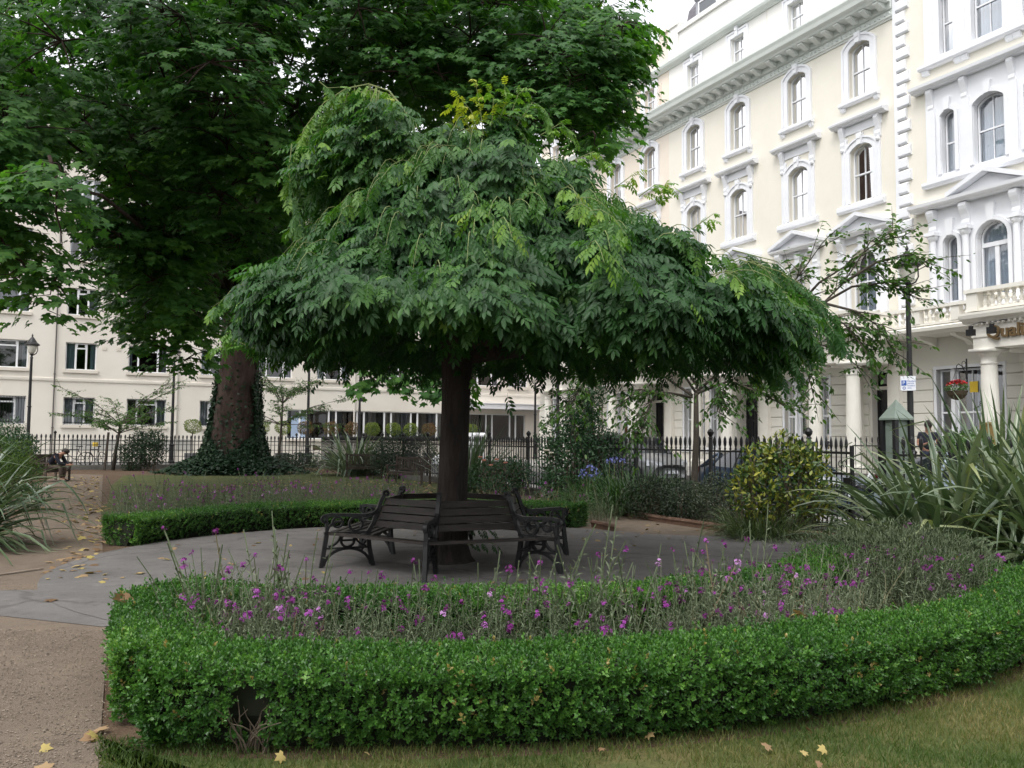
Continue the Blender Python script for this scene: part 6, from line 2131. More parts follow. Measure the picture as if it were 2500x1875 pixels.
def small_tree(label, loc, trunk, branches, twigs, L, nl, mt, seed, rad=.07, cat='tree', name='young_tree', stake=None, flat=.5):
    o = thing(name, label, cat, (loc[0], loc[1], 0))
    rr = random.Random(seed)
    t = MB(); t.tube(trunk, [rad * (1 - .45 * i / (len(trunk) - 1)) for i in range(len(trunk))], 9)
    t.build('trunk', M_BARK_Y, o, True)
    b = MB(); lm = LM()
    for path in branches:
        path = [Vector(p) for p in path]
        b.tube(path, [rad * .34 * (1 - .8 * i / (len(path) - 1)) for i in range(len(path))], 6)
        Q = np.array([list(p) for p in path]); d = np.linalg.norm(np.diff(Q, axis=0), axis=1); s = np.concatenate([[0], np.cumsum(d)])
        for k in range(twigs):
            u = s[-1] * rr.uniform(.25, 1.0)
            x = Vector([float(np.interp(u, s, Q[:, j])) for j in range(3)])
            dr = (path[-1] - path[0]).normalized()
            dr = (dr + Vector((rr.gauss(0, .8), rr.gauss(0, .8), rr.gauss(-.05, flat)))).normalized()
            ln = rr.uniform(.3, .75) * (1.2 if u > s[-1] * .8 else 1)
            tp = [x + dr * ln * q / 4 + Vector((0, 0, -.10 * ln * q * q / 16)) for q in range(5)]
            b.tube(tp, [.009, .008, .006, .004, .002], 4)
            n = nl
            uu = rng.uniform(.1, 1, n)
            P = np.array([list(tp[0])]) + np.outer(uu, np.array(list(tp[-1] - tp[0]))) + rng.normal(0, .03, (n, 3))
            side = np.array([-dr.y, dr.x, 0]); side /= max(np.linalg.norm(side), 1e-6)
            f = unit(np.outer(np.where(np.arange(n) % 2 == 0, 1, -1), side) * .8 + np.array(list(dr)) * .6 + np.array([0, 0, -.45]) + rng.normal(0, .3, (n, 3)))
            lm.put(OVAL, P, frames(f, np.array([0, 0, 1.0]) + rng.normal(0, .35, (n, 3))), rng.uniform(.75, 1.2, n) * L, np.clip(rng.normal(.45, .2, n), 0, 1))
    lm.build('crown', mt, o); b.build('branches', M_BARK_Y, o)
    if stake: stake.build('stake', M_TEAK_D, o)
    return o


def fan(base, n, r, z0, z1, seed, sq=1.0):
    rr = random.Random(seed); out = []
    for k in range(n):
        a = 2 * PI * k / n + rr.uniform(-.3, .3); ln = r * rr.uniform(.65, 1.1); zz = rr.uniform(z0, z1)
        out.append([base, (base[0] + ln * .4 * math.cos(a), base[1] + ln * .4 * math.sin(a) * sq, base[2] + (zz - base[2]) * .55), (base[0] + ln * math.cos(a), base[1] + ln * math.sin(a) * sq, zz)])
    return out


p = pt(276, 1140, 39.5)
stk = MB(); stk.bar((-.35, -.1, 0), (-.22, -.1, 1.75), .08, .08)
small_tree('thin young tree tied to a leaning stake before the far railings, left of the plane', (p.x, p.y), [(0, 0, 0), (.08, 0, .8), (.22, 0, 1.7), (.30, 0, 2.3)],
           fan((.28, 0, 2.1), 11, 2.6, 2.3, 4.3, 5) + fan((.2, 0, 1.7), 5, 2.0, 1.9, 2.6, 6), 22, .11, 11, M_CHERRY, 5, .085, stake=stk, flat=.18)
p = pt(681, 1135, 41)
small_tree('thin young tree with tiered sprays right of the plane trunk, by the far railings', (p.x, p.y), [(0, 0, 0), (.02, 0, 1.2), (.08, 0, 2.4), (.12, 0, 3.6)],
           fan((.06, 0, 2.2), 8, 2.7, 2.2, 3.3, 15) + fan((.1, 0, 3.2), 8, 1.9, 3.9, 4.7, 16) + [[(.06, 0, 2.1), (1.4, -.1, 3.0), (3.1, -.2, 3.45)]], 20, .11, 11, M_CHERRY, 15, .07, flat=.12)
p0 = Vector((*pt(1697, 1190, 16.7)[:2], 0))
cl = lambda px, py, D: tuple(pt(px, py, D) - p0)
br = [[cl(1700, 960, 16.7), cl(1660, 900, 16.4), cl(1560, 830, 16.2), cl(1460, 850, 16.0)], [cl(1700, 950, 16.7), cl(1720, 860, 16.5), cl(1740, 740, 16.2)], [cl(1702, 955, 16.7), cl(1790, 880, 16.2), cl(1900, 800, 15.6), cl(2010, 740, 15.0), cl(2060, 690, 14.8), cl(2125, 590, 14.6), cl(2210, 575, 14.5)],
      [cl(2000, 745, 15.0), cl(2080, 700, 14.8), cl(2160, 690, 14.6), cl(2250, 735, 14.4)], [cl(2060, 690, 14.8), cl(2140, 640, 14.5), cl(2230, 620, 14.3), cl(2262, 650, 14.2)], [cl(1990, 760, 15.0), cl(2060, 790, 14.7), cl(2110, 850, 14.6)],
      [cl(1702, 960, 16.7), cl(1780, 930, 16.0), cl(1860, 960, 15.5), cl(1930, 1000, 15.2)], [cl(1690, 970, 16.7), cl(1640, 960, 16.4), cl(1560, 950, 16.2), cl(1500, 1000, 16)], [cl(1900, 800, 15.6), cl(1960, 870, 15.2), cl(1985, 960, 15.0)], [cl(1700, 940, 16.7), cl(1620, 820, 17), cl(1540, 770, 17.2)],
      [cl(1690, 965, 16.7), cl(1600, 905, 17.4), cl(1480, 905, 18), cl(1400, 960, 18.2)], [cl(1560, 830, 16.2), cl(1440, 900, 16), cl(1390, 1000, 16)], [cl(1800, 880, 16.1), cl(1880, 760, 15.6), cl(1960, 660, 15.2), cl(2010, 590, 15)], [cl(1900, 800, 15.6), cl(2000, 690, 15.2), cl(2080, 640, 15), cl(2180, 560, 14.8)], [cl(1850, 830, 15.8), cl(1950, 830, 15.4), cl(2040, 850, 15.1), cl(2100, 900, 15)],
      [cl(2010, 740, 15), cl(2090, 760, 14.7), cl(2150, 800, 14.6), cl(2180, 860, 14.5)], [cl(1740, 900, 16.5), cl(1760, 960, 16), cl(1750, 1010, 15.9)], [cl(1620, 940, 16.4), cl(1590, 980, 16.2), cl(1570, 1040, 16)], [cl(1790, 880, 16.2), cl(1860, 900, 15.6), cl(1900, 960, 15.3)]]
small_tree('slender cherry tree before the railings, one long leafy limb reaching right past the lamp', (p0.x, p0.y), [(0, 0, 0), (-.01, 0, .8), (.03, 0, 1.6), (.03, 0, 2.5)], br, 22, .115, 13, M_CHERRY, 25, .085, name='cherry_tree', flat=.35)

# ------------------------------------------------------------------ clipped round shrubs in pots along the flats
M_POT = mat('planter_grey', [(.06, .06, .065), (.09, .09, .095)], .6, 5)
TOP = [(474, 'beside the ivy on the left of the plane trunk', 0), (640, 'just right of the ivied plane trunk', 0), (693, 'behind the trunk of the thin tiered tree', 0), (749, 'by the thin dark lamp column', 1), (812, 'reddish, left of the dark double column', 1), (862, 'redder than its neighbours, beside the thick column', 1),
       (911, 'yellow-green, over the pale strappy plant', 0), (962, 'yellow-green, above the dark evergreen bush', 0), (1004, 'yellow-green, nearest left of the weeping tree trunk', 0), (1050, 'half hidden by the weeping tree trunk', 1), (1150, 'above the upright flax behind the trunk', 0)]
TM = {}
for k in (0, 1):
    lm = LM(); bush_leaves(lm, (0, 0, 2.05), (.48, .48, .42), 1500, .07, 200 + k, lump=.12, shell=.12)
    TM[k] = lm.mesh('topiary_crown', M_TOPR if k else M_TOPY)
st = MB(); st.tube([(0, 0, .5), (.02, 0, 1.1), (0, 0, 1.75)], .03, 7); STM = st.mesh('topiary_stem', M_BARK_Y)
pm = MB(); pm.prism([(-.26, 0), (.26, 0), (.31, .52), (-.31, .52)], -.28, .28); PTM = pm.mesh('topiary_pot', M_POT)
for px, lb, k in TOP:
    d = fw + rt * ((px - 1250) / F_PX); t = 52.4 / (-d.x * SN + d.y * CS)
    o = thing('potted_topiary', 'clipped round potted shrub, ' + lb, 'potted shrub', (d.x * t, d.y * t, .12), random.uniform(0, 6), 'clipped round shrubs along the flats')
    link('crown', TM[k], o); link('stem', STM, o); link('pot', PTM, o)
# bay trees before the hotel
for px, D, lb, s in ((2362, 22.8, 'rounded bay bush in a dark tub before the hotel porch, behind the flax', 1.0), (2520, 23.3, 'rounded bay bush at the right edge before the hotel wall', .9)):
    p = pt(px, 1130, D)
    o = thing('bay_tree', lb, 'potted shrub', (p.x, p.y, .3), 0, 'bay bushes before the hotel')
    lm = LM()
    for c, r_ in (((0, 0, 1.05), (.62, .55, .5)), ((-.35, 0, .95), (.42, .4, .42)), ((.35, .1, 1.2), (.40, .4, .40))): bush_leaves(lm, c, r_, 1500, .085 * s, int(px), lump=.2)
    lm.build('crown', M_BAY, o)
    m = MB(); m.tube([(0, 0, .35), (0, 0, .9)], .04, 7); m.build('stem', M_BARK_Y, o)
    m = MB(); m.lathe(0, 0, [(.22, 0), (.30, .4), (.32, .42), (.27, .42)], 14); m.build('pot', M_POT, o)
# hanging baskets
M_RED = mat('red_petal', [(.42, .012, .02), (.58, .03, .04)], .6, 20)
M_BASK = mat('basket_liner', [(.05, .035, .02), (.09, .07, .04)], .9, 20, bump=.5)
for (bx, by), lb, fl in (((15.9, .45), 'hanging basket of bright red flowers on a scrolled bracket at the hotel column', True), ((13.2, .45), 'hanging basket with few flowers at the right edge of the hotel porch', False)):
    x, y, _ = site(22.85 - by, bx)
    z = 3.05 if fl else 2.75
    o = thing('hanging_basket', lb, 'hanging basket', (x, y, z), math.radians(117), 'hanging baskets on the hotel porch')
    m = MB(); m.lathe(0, 0, [(.05, -.26), (.16, -.22), (.25, -.12), (.28, 0), (.24, 0)], 14); m.build('basket', M_BASK, o)
    lm = LM(); bush_leaves(lm, (0, 0, .08), (.30, .30, .14), 320, .06, 300, bottom=-.3); bush_leaves(lm, (0, 0, -.1), (.34, .34, .22), 120, .06, 301); lm.build('foliage', M_BAY, o)
    m = MB()
    for k in range(150 if fl else 14):
        a = random.uniform(0, 2 * PI); r_ = .27 * math.sqrt(random.random())
        c = Vector((r_ * math.cos(a), r_ * math.sin(a), .18 + .12 * (1 - (r_ / .27) ** 2) + random.uniform(-.03, .03)))
        n = Vector((random.gauss(0, .5), random.gauss(0, .5), 1)).normalized(); u = n.orthogonal().normalized() * .035; v = n.cross(u)
        m.add([c + u, c + v, c - u, c - v], [(0, 1, 2, 3)])
    m.build('blooms', M_RED, o)
    m = MB()
    for k in range(3): m.tube([(.27 * math.cos(k * 2.1), .27 * math.sin(k * 2.1), 0), (0, 0, .62)], .006, 4)
    m.tube([(0, 0, .62), (0, 0, .72), (-.0, -.1, .78), (0, -.24, .72), (0, -.38, .55), (0, -.44, .3)], .013, 6); m.torus((0, -.33, .78), .09, .009, (1, 0, 0), 16, 5); m.box(-.02, .02, -.46, -.44, .1, .95)
    m.build('bracket', M_IRON, o)
# ------------------------------------------------------------------ street lamps
M_LAMPGLASS = mat('lantern_glass', [(.62, .60, .52), (.70, .68, .60)], .15, 4, spec=.6)


def lamp_post(label, u, v, H=6.75, sign=False, box=False):
    x, y, _ = site(u, v)
    o = thing('street_lamp', label, 'street lamp', (x, y, .12 if u < 20 else .3), 0, 'black street lamps round the square')
    m = MB(); m.lathe(0, 0, [(.16, 0), (.16, .1), (.13, .14), (.125, .95), (.15, 1.0), (.10, 1.06), (.085, 1.3), (.08, 2.9), (.10, 2.92), (.10, 2.97), (.075, 3.0), (.062, H - 1.3), (.08, H - 1.28), (.05, H - 1.2), (.04, H - 1.12)], 14)
    m.build('post', M_IRON, o, False)
    m = MB()
    m.tube([(0, 0, H - 1.16), (.22, 0, H - 1.05), (.30, 0, H - .9), (.29, 0, H - .5)], [.03, .025, .02, .02], 6)
    m.lathe(0, 0, [(.05, H - 1.14), (.11, H - 1.1), (.06, H - 1.05)], 10)
    m.lathe(0, 0, [(.34, H - .62), (.37, H - .60), (.36, H - .56), (.22, H - .46), (.17, H - .36), (.12, H - .28), (.06, H - .2), (.03, H - .16), (.05, H - .12), (.03, H - .07), (.004, H)], 16)
    m.build('lantern_frame', M_IRON, o)
    m = MB(); m.lathe(0, 0, [(.10, H - 1.06), (.17, H - .95), (.22, H - .78), (.24, H - .62)], 16); m.build('lantern_glass', M_LAMPGLASS, o, True)
    if sign:
        # the sign faces the camera side of the street
        s = empty('parking_sign', (-.10, -.11, 2.88)); s.parent = o; s.rotation_euler = (0, 0, math.radians(-24))
        m = MB(); m.box(-.19, .19, -.01, .01, -.20, .20); b = m.build('plate', M_WHITE, s)
        m = MB(); m.box(-.165, -.04, -.016, -.0105, -.06, .08); m.build('blue_panel', M_BLUE, s)
        text('letter', 'P', .13, M_WHITE, s, (-.142, -.018, -.03), (PI / 2, 0, 0), .001)
        text('wording', 'Resident\npermit\nholders\nonly', .062, M_BLUE, s, (-.02, -.0125, .04), (PI / 2, 0, 0), .001)
        m = MB(); m.torus((-.10, -.0125, -.13), .035, .006, (0, 1, 0), 14, 4); m.box(-.13, -.07, -.0135, -.0115, -.133, -.127); m.add([(-.02, -.012, .15), (.02, -.012, .15), (0, -.012, .18)], [(0, 1, 2)]); m.build('symbol', M_BLUE, s)
        text('column_number', '3', .16, M_WHITE, o, (-.06, -.135, .95), (PI / 2, 0, math.radians(-24)), .002)
    if box:
        m = MB(); m.box(.05, .28, -.1, .1, 3.7, 3.98); m.build('control_box', M_IRON, o)
    return o


lamp_post('black street lamp with a parking sign before the terrace, near the hotel', 20.35, 15.85, sign=True)
lamp_post('black street lamp at the far left before the flats, above the leafy shrub', -2.23, 50.6)
for px, v, lb, bx in ((424, 50.8, 'lamp column rising into the plane leaves left of its trunk', False), (754, 46.0, 'thin lamp column by the tiered young tree, top hidden in leaves', False), (879, 50.8, 'thick dark lamp column with a control box, beside a white downpipe', True), (1307, 49.8, 'dark lamp column with a small notice beyond the timber bench, seen under the weeping crown', False),
                      (1362, 36.0, 'dark lamp column standing behind the rose bush', False)):
    d = fw + rt * ((px - 1250) / F_PX); t = v / (-d.x * SN + d.y * CS)
    u = d.x * t * CS + d.y * t * SN
    lamp_post(lb, u, v, box=bx)

# ------------------------------------------------------------------ noticeboard kiosk
M_KGREEN = mat('faded_green_paint', [(.15, .19, .16), (.21, .25, .215)], .6, 3, bump=.1)
x, y = pt(2190, 1100, 14.2)[:2]
k = thing('notice_kiosk', 'faded green four-sided noticeboard with a pyramid roof and black corner posts by the gate', 'noticeboard', (x, y, 0), math.radians(16))
m = MB(); m.box(-.13, .13, -.13, .13, .35, 1.93); m.box(-.136, .136, -.136, .136, 1.18, 1.21); m.build('panels', M_KGREEN, k)
m = MB(); m.add([(-.19, -.19, 1.93), (.19, -.19, 1.93), (.19, .19, 1.93), (-.19, .19, 1.93), (-.19, -.19, 1.96), (.19, -.19, 1.96), (.19, .19, 1.96), (-.19, .19, 1.96), (0, 0, 2.28)], [(3, 2, 1, 0), (0, 1, 5, 4), (1, 2, 6, 5), (2, 3, 7, 6), (3, 0, 4, 7), (4, 5, 8), (5, 6, 8), (6, 7, 8), (7, 4, 8)]); m.build('roof', M_KGREEN, k)
for sx in (-1, 1):
    for sy in (-1, 1):
        m = MB(); m.box(sx * .145 - .035, sx * .145 + .035, sy * .145 - .035, sy * .145 + .035, 0, 1.925); m.build('post', M_IRON, k)

# ------------------------------------------------------------------ cars
M_TYRE = mat('tyre_rubber', [(.014, .014, .014)], .8)
M_RIM = mat('wheel_rim', [(.35, .36, .37)], .35, metal=.7)
M_CARGLASS = mat('car_glass', [(.018, .022, .025)], .06, spec=.8)
M_LIGHT = mat('headlamp', [(.55, .57, .60)], .1, spec=.8)
M_TAIL = mat('tail_lamp', [(.09, .008, .010)], .2)
M_CARBLACK = mat('black_plastic', [(.015, .015, .016)], .5)


def car(label, loc, rz, col, L=4.3, W=1.75, H=1.48, belt=.92, prof=None, plate=None):
    mb = mat('car_paint', [col], .28, spec=.6, coat=.6)
    c = thing('parked_car', label, 'car', loc, rz, 'cars parked round the square')
    # stations along x (front at +): x, bonnet/belt height, half width, roof height, roof half width
    p = prof
    ns = len(p)
    K = 8
    V = []
    for x, zb, hw, zr, rw, zs in p:
        for sd in (1,):
            V += [(x, 0, zs), (x, hw * .86, zs), (x, hw * .97, zs + .12), (x, hw, (zs + zb) / 2 + .05), (x, hw * .96, zb), (x, rw * 1.03, zb + (zr - zb) * .55) if zr > zb + .05 else (x, hw * .75, zb + (zr - zb) * .6), (x, rw * .88, zr - .02 if zr > zb + .05 else zr), (x, 0, zr + .02)]
    body, gl = MB(), MB()

    def mir(v): return (v[0], -v[1], v[2])
    fb, fg = [], []
    for i in range(ns - 1):
        a, b = p[i], p[i + 1]
        for j in range(K - 1):
            f = (i * K + j, i * K + j + 1, (i + 1) * K + j + 1, (i + 1) * K + j)
            cab = (a[3] > a[1] + .05) or (b[3] > b[1] + .05)
            both = (a[3] > a[1] + .05) and (b[3] > b[1] + .05)
            if (both and j in (4, 5)) or (cab and not both and j in (4, 5, 6)): fg.append(f)
            else: fb.append(f)
    fb += [tuple(range(K)), tuple((ns - 1) * K + j for j in range(K))[::-1]]
    body.add(V, fb); body.add([mir(v) for v in V], [f[::-1] for f in fb])
    o = body.build('body', mb, c, True)
    gl.add(V, fg); gl.add([mir(v) for v in V], [f[::-1] for f in fg])
    gl.build('windows', M_CARGLASS, c, True)
    m = MB()
    cabi = [i for i in range(ns) if p[i][3] > p[i][1] + .05]
    for i in (cabi[0], cabi[len(cabi) // 2], cabi[-1]):
        x, zb, hw, zr, rw, zs = p[i]
        for sd in (-1, 1): m.tube([(x, sd * hw * .965, zb), (x, sd * rw * 1.035, zb + (zr - zb) * .55), (x, sd * rw * .9, zr - .015)], .028, 6)
    for i, e in ((cabi[0], cabi[0] - 1), (cabi[-1], cabi[-1] + 1)):
        for sd in (-1, 1): m.tube([(p[e][0], sd * p[e][2] * .93, p[e][1] + .01), (p[i][0], sd * p[i][4] * .9, p[i][3])], .035, 6)
    m.build('pillars', mb, c, True)
    r_ = .31
    for x in (L / 2 - .85, -L / 2 + .8):
        for sd in (-1, 1):
            y = sd * (W / 2 - .10)
            m = MB(); m.torus((x, y, r_), r_ - .07, .075, (0, 1, 0), 24, 8); w_ = m.build('wheel', M_TYRE, c, True)
            m = MB(); m.slab([(x + (r_ - .1) * math.cos(a), r_ + (r_ - .1) * math.sin(a)) for a in (2 * PI * q / 18 for q in range(18))], y - .05, y + .05 + .02 * sd)
            for q in range(6):
                a = q * PI / 3; m.bar((x, y + sd * .075, r_), (x + .2 * math.cos(a), y + sd * .07, r_ + .2 * math.sin(a)), .04, .02)
            m.build('rim', M_RIM, w_)
            m = MB(); m.torus((x, sd * (W / 2 - .004), r_), r_ + .055, .03, (0, 1, 0), 16, 6, 0, PI * 2); m.build('wheel_arch', M_CARBLACK, c)
    xf_ = L / 2
    for sd in (-1, 1):
        m = MB(); m.add([(xf_ - .02, sd * W * .22, .70), (xf_ - .02, sd * W * .22, .80), (xf_ - .34, sd * W * .485, .90), (xf_ - .24, sd * W * .482, .68), (xf_ + .03, sd * W * .22, .70), (xf_ + .02, sd * W * .22, .80), (xf_ - .30, sd * W * .50, .90), (xf_ - .20, sd * W * .50, .68)], [(4, 5, 6, 7), (0, 3, 2, 1), (0, 1, 5, 4), (1, 2, 6, 5), (2, 3, 7, 6), (3, 0, 4, 7)]); m.build('headlight', M_LIGHT, c)
        m = MB(); m.lathe(.35, sd * (W / 2 + .10), [(.02, .92), (.09, .95), (.10, 1.02), (.06, 1.07)], 8); m.build('wing_mirror', mb, c)
        m = MB(); m.box(-xf_ + .01, -xf_ + .08, sd * W * .36 - .1, sd * W * .36 + .1, .72, .95); m.build('tail_light', M_TAIL, c)
    m = MB()
    for z in (.60, .645, .69): m.box(xf_ - .03, xf_ + .035, -.36, .36, z, z + .022)
    m.build('grille', M_CARBLACK, c)
    m = MB(); m.torus((xf_ + .04, 0, .715), .05, .008, (1, 0, 0), 14, 5); m.box(xf_ + .033, xf_ + .047, -.006, .006, .67, .76); m.build('badge', M_RIM, c)
    m = MB(); m.box(xf_ - .02, xf_ + .05, -.26, .26, .40, .51); pl_ = m.build('number_plate', M_WHITE, c)
    if plate: text('plate_lettering', plate, .12, M_NUM, pl_, (xf_ + .052, 0, .412), (PI / 2, 0, PI / 2), .001, 0, 'CENTER')
    return c


def prof_hatch(L, W, H, belt, mpv=False):
    h = W / 2
    f = L / 2
    if mpv:
        return [(f, .62, h * .72, .66, h * .5, .26), (f - .12, .78, h * .90, .82, h * .55, .22), (f - .5, .92, h * .97, .97, h * .6, .22), (f - 1.05, belt + .06, h, belt + .10, h * .7, .22), (f - 1.75, belt + .06, h, H - .10, h * .80, .22), (f - 2.2, belt + .06, h, H, h * .82, .22), (0 - .6, belt + .07, h, H + .01, h * .82, .22), (-f + .6, belt + .08, h, H - .05, h * .80, .22), (-f + .12, belt + .06, h * .96, belt + .1, h * .8, .24), (-f, .7, h * .88, .74, h * .7, .3)]
    return [(f, .56, h * .72, .60, h * .5, .24), (f - .12, .70, h * .90, .73, h * .55, .2), (f - .55, .82, h * .97, .86, h * .6, .2), (f - 1.2, belt, h, belt + .04, h * .7, .2), (f - 1.95, belt + .01, h, H - .06, h * .74, .2), (f - 2.4, belt + .02, h, H, h * .75, .2), (-.55, belt + .04, h, H - .02, h * .75, .2), (-f + .62, belt + .07, h, H - .14, h * .72, .2), (-f + .14, belt + .02, h * .95, belt + .06, h * .7, .24), (-f, .66, h * .88, .70, h * .7, .3)]


toward = math.radians(117 + 180)      # facing down the street to the camera
x, y, _ = site(18.7, 26.6)
car('silver-grey people carrier facing us behind the railings, number plate partly hidden by the bars', (x, y, 0), toward, (.20, .205, .21), 4.6, 1.85, 1.80, 1.0, prof_hatch(4.6, 1.85, 1.80, 1.0, True), 'L 05 LY')
x, y, _ = site(14.35, 14.6)
car('dark blue hatchback parked at the near kerb behind the golden bush', (x, y, 0), toward, (.022, .045, .085), 4.1, 1.72, 1.45, .90, prof_hatch(4.1, 1.72, 1.45, .90))
x, y, _ = site(14.3, 9.4)
car('pale blue car parked outside the garden gate, seen between the gate bars', (x, y, 0), toward, (.30, .37, .46), 4.0, 1.70, 1.42, .90, prof_hatch(4.0, 1.70, 1.42, .90))

# ------------------------------------------------------------------ bicycles


def bicycle_meshes():
    W1, W2, R = (.53, 0, .34), (-.50, 0, .34), .34
    fr, wh, sp, hb, sd, pdl = MB(), MB(), MB(), MB(), MB(), MB()
    bb, st_, hd = (-.06, 0, .29), (-.20, 0, .80), (.36, 0, .82)
    for a, b in ((bb, st_), (bb, (.40, 0, .68)), (st_, (.37, 0, .80)), (W2, bb), (W2, (-.18, 0, .74)), (W1, (.40, 0, .66)), ((.40, 0, .66), hd)): fr.tube([a, b], .016, 6)
    hb.tube([hd, (.34, 0, .98)], .014, 6); hb.tube([(.30, -.28, 1.0), (.36, -.14, 1.0), (.36, .14, 1.0), (.30, .28, 1.0)], .014, 6)
    sd.tube([st_, (-.22, 0, .92)], .014, 6); sd.slab([(-.36, .92), (-.06, .935), (-.06, .965), (-.36, .975)], -.055, .055)
    pdl.torus(bb, .09, .012, (0, 1, 0), 16, 5); pdl.bar((-.06, .06, .29), (.08, .06, .2), .02, .02); pdl.bar((-.06, -.06, .29), (-.2, -.06, .38), .02, .02)
    out = [('frame', fr.mesh('bicycle_frame', M_IRON)), ('handlebar', hb.mesh('bicycle_handlebar', M_IRON)), ('saddle', sd.mesh('bicycle_saddle', M_CARBLACK)), ('pedals', pdl.mesh('bicycle_pedals', M_RIM))]
    for c in (W1, W2):
        m = MB(); m.torus(c, R - .018, .018, (0, 1, 0), 26, 6)
        for q in range(14):
            a = 2 * PI * q / 14; m.bar((c[0], (-1) ** q * .02, c[2]), (c[0] + (R - .03) * math.cos(a), 0, c[2] + (R - .03) * math.sin(a)), .004, .004)
        out.append(('wheel', m.mesh('bicycle_wheel', M_TYRE)))
    return out


BIKE = bicycle_meshes()
for px, D, a, lb, bas in ((180, 41.2, 200, 'dark bicycle chained behind the far railings, nearest the hunched man', 0), (232, 41.8, 262, 'dark bicycle end-on behind the far railings, left of the staked tree', 0), (288, 42.2, 95, 'dark bicycle behind the far railings, next to the staked tree trunk', 0),
                          (600, 44.6, 190, 'dark bicycle behind the railings, close by the ivied plane', 0), (745, 45.8, 250, 'dark bicycle behind the railings under the tiered young tree', 0), (795, 46.0, 215, 'bicycle with a front basket behind the railings, left of the pale strappy plant', 1)):
    p = pt(px, 1130, D)
    o = thing('bicycle', lb, 'bicycle', (p.x, p.y, .12), math.radians(a), 'bicycles parked behind the far railings')
    for nm, me in BIKE: link(nm, me, o)
    if bas:
        m = MB(); m.box(.42, .68, -.16, .16, .80, 1.04); m.build('basket', M_BASK, o)
    if px == 232:
        m = MB(); m.box(-.05, .12, -.09, .09, .95, 1.15); m.build('yellow_bag', M_YELLOW, o)

# ------------------------------------------------------------------ people
M_SKIN = mat('skin', [(.36, .19, .13), (.42, .23, .16)], .55, 20)
M_HAIR = mat('dark_hair', [(.014, .011, .009), (.03, .022, .018)], .6, 40, bump=.4)
M_NAVY = mat('dark_navy_cloth', [(.012, .014, .024), (.022, .024, .038)], .85, 8, bump=.2)
M_JEANS = mat('dark_jeans', [(.02, .026, .05), (.035, .045, .08)], .85, 8, bump=.2)
M_BROWN = mat('brown_trousers', [(.07, .05, .042), (.11, .08, .066)], .85, 8, bump=.2)
M_SHOE = mat('dark_shoe', [(.015, .014, .014)], .5)


def skin(name, V, E, R, m, parent, sub=2):
    me = bpy.data.meshes.new(name)
    me.from_pydata(V, E, [])
    o = bpy.data.objects.new(name, me); COL.objects.link(o)
    mo = o.modifiers.new('skin', 'SKIN'); mo.use_smooth_shade = True
    for i, r in enumerate(R): me.skin_vertices[0].data[i].radius = (r, r) if not isinstance(r, tuple) else r
    me.skin_vertices[0].data[0].use_root = True
    s = o.modifiers.new('sub', 'SUBSURF'); s.levels = sub; s.render_levels = sub
    dg = bpy.context.evaluated_depsgraph_get()
    out = bpy.data.meshes.new_from_object(o.evaluated_get(dg))
    bpy.data.objects.remove(o)
    out.materials.clear(); out.materials.append(m)
    out.polygons.foreach_set('use_smooth', [True] * len(out.polygons))
    return link(name, out, parent)


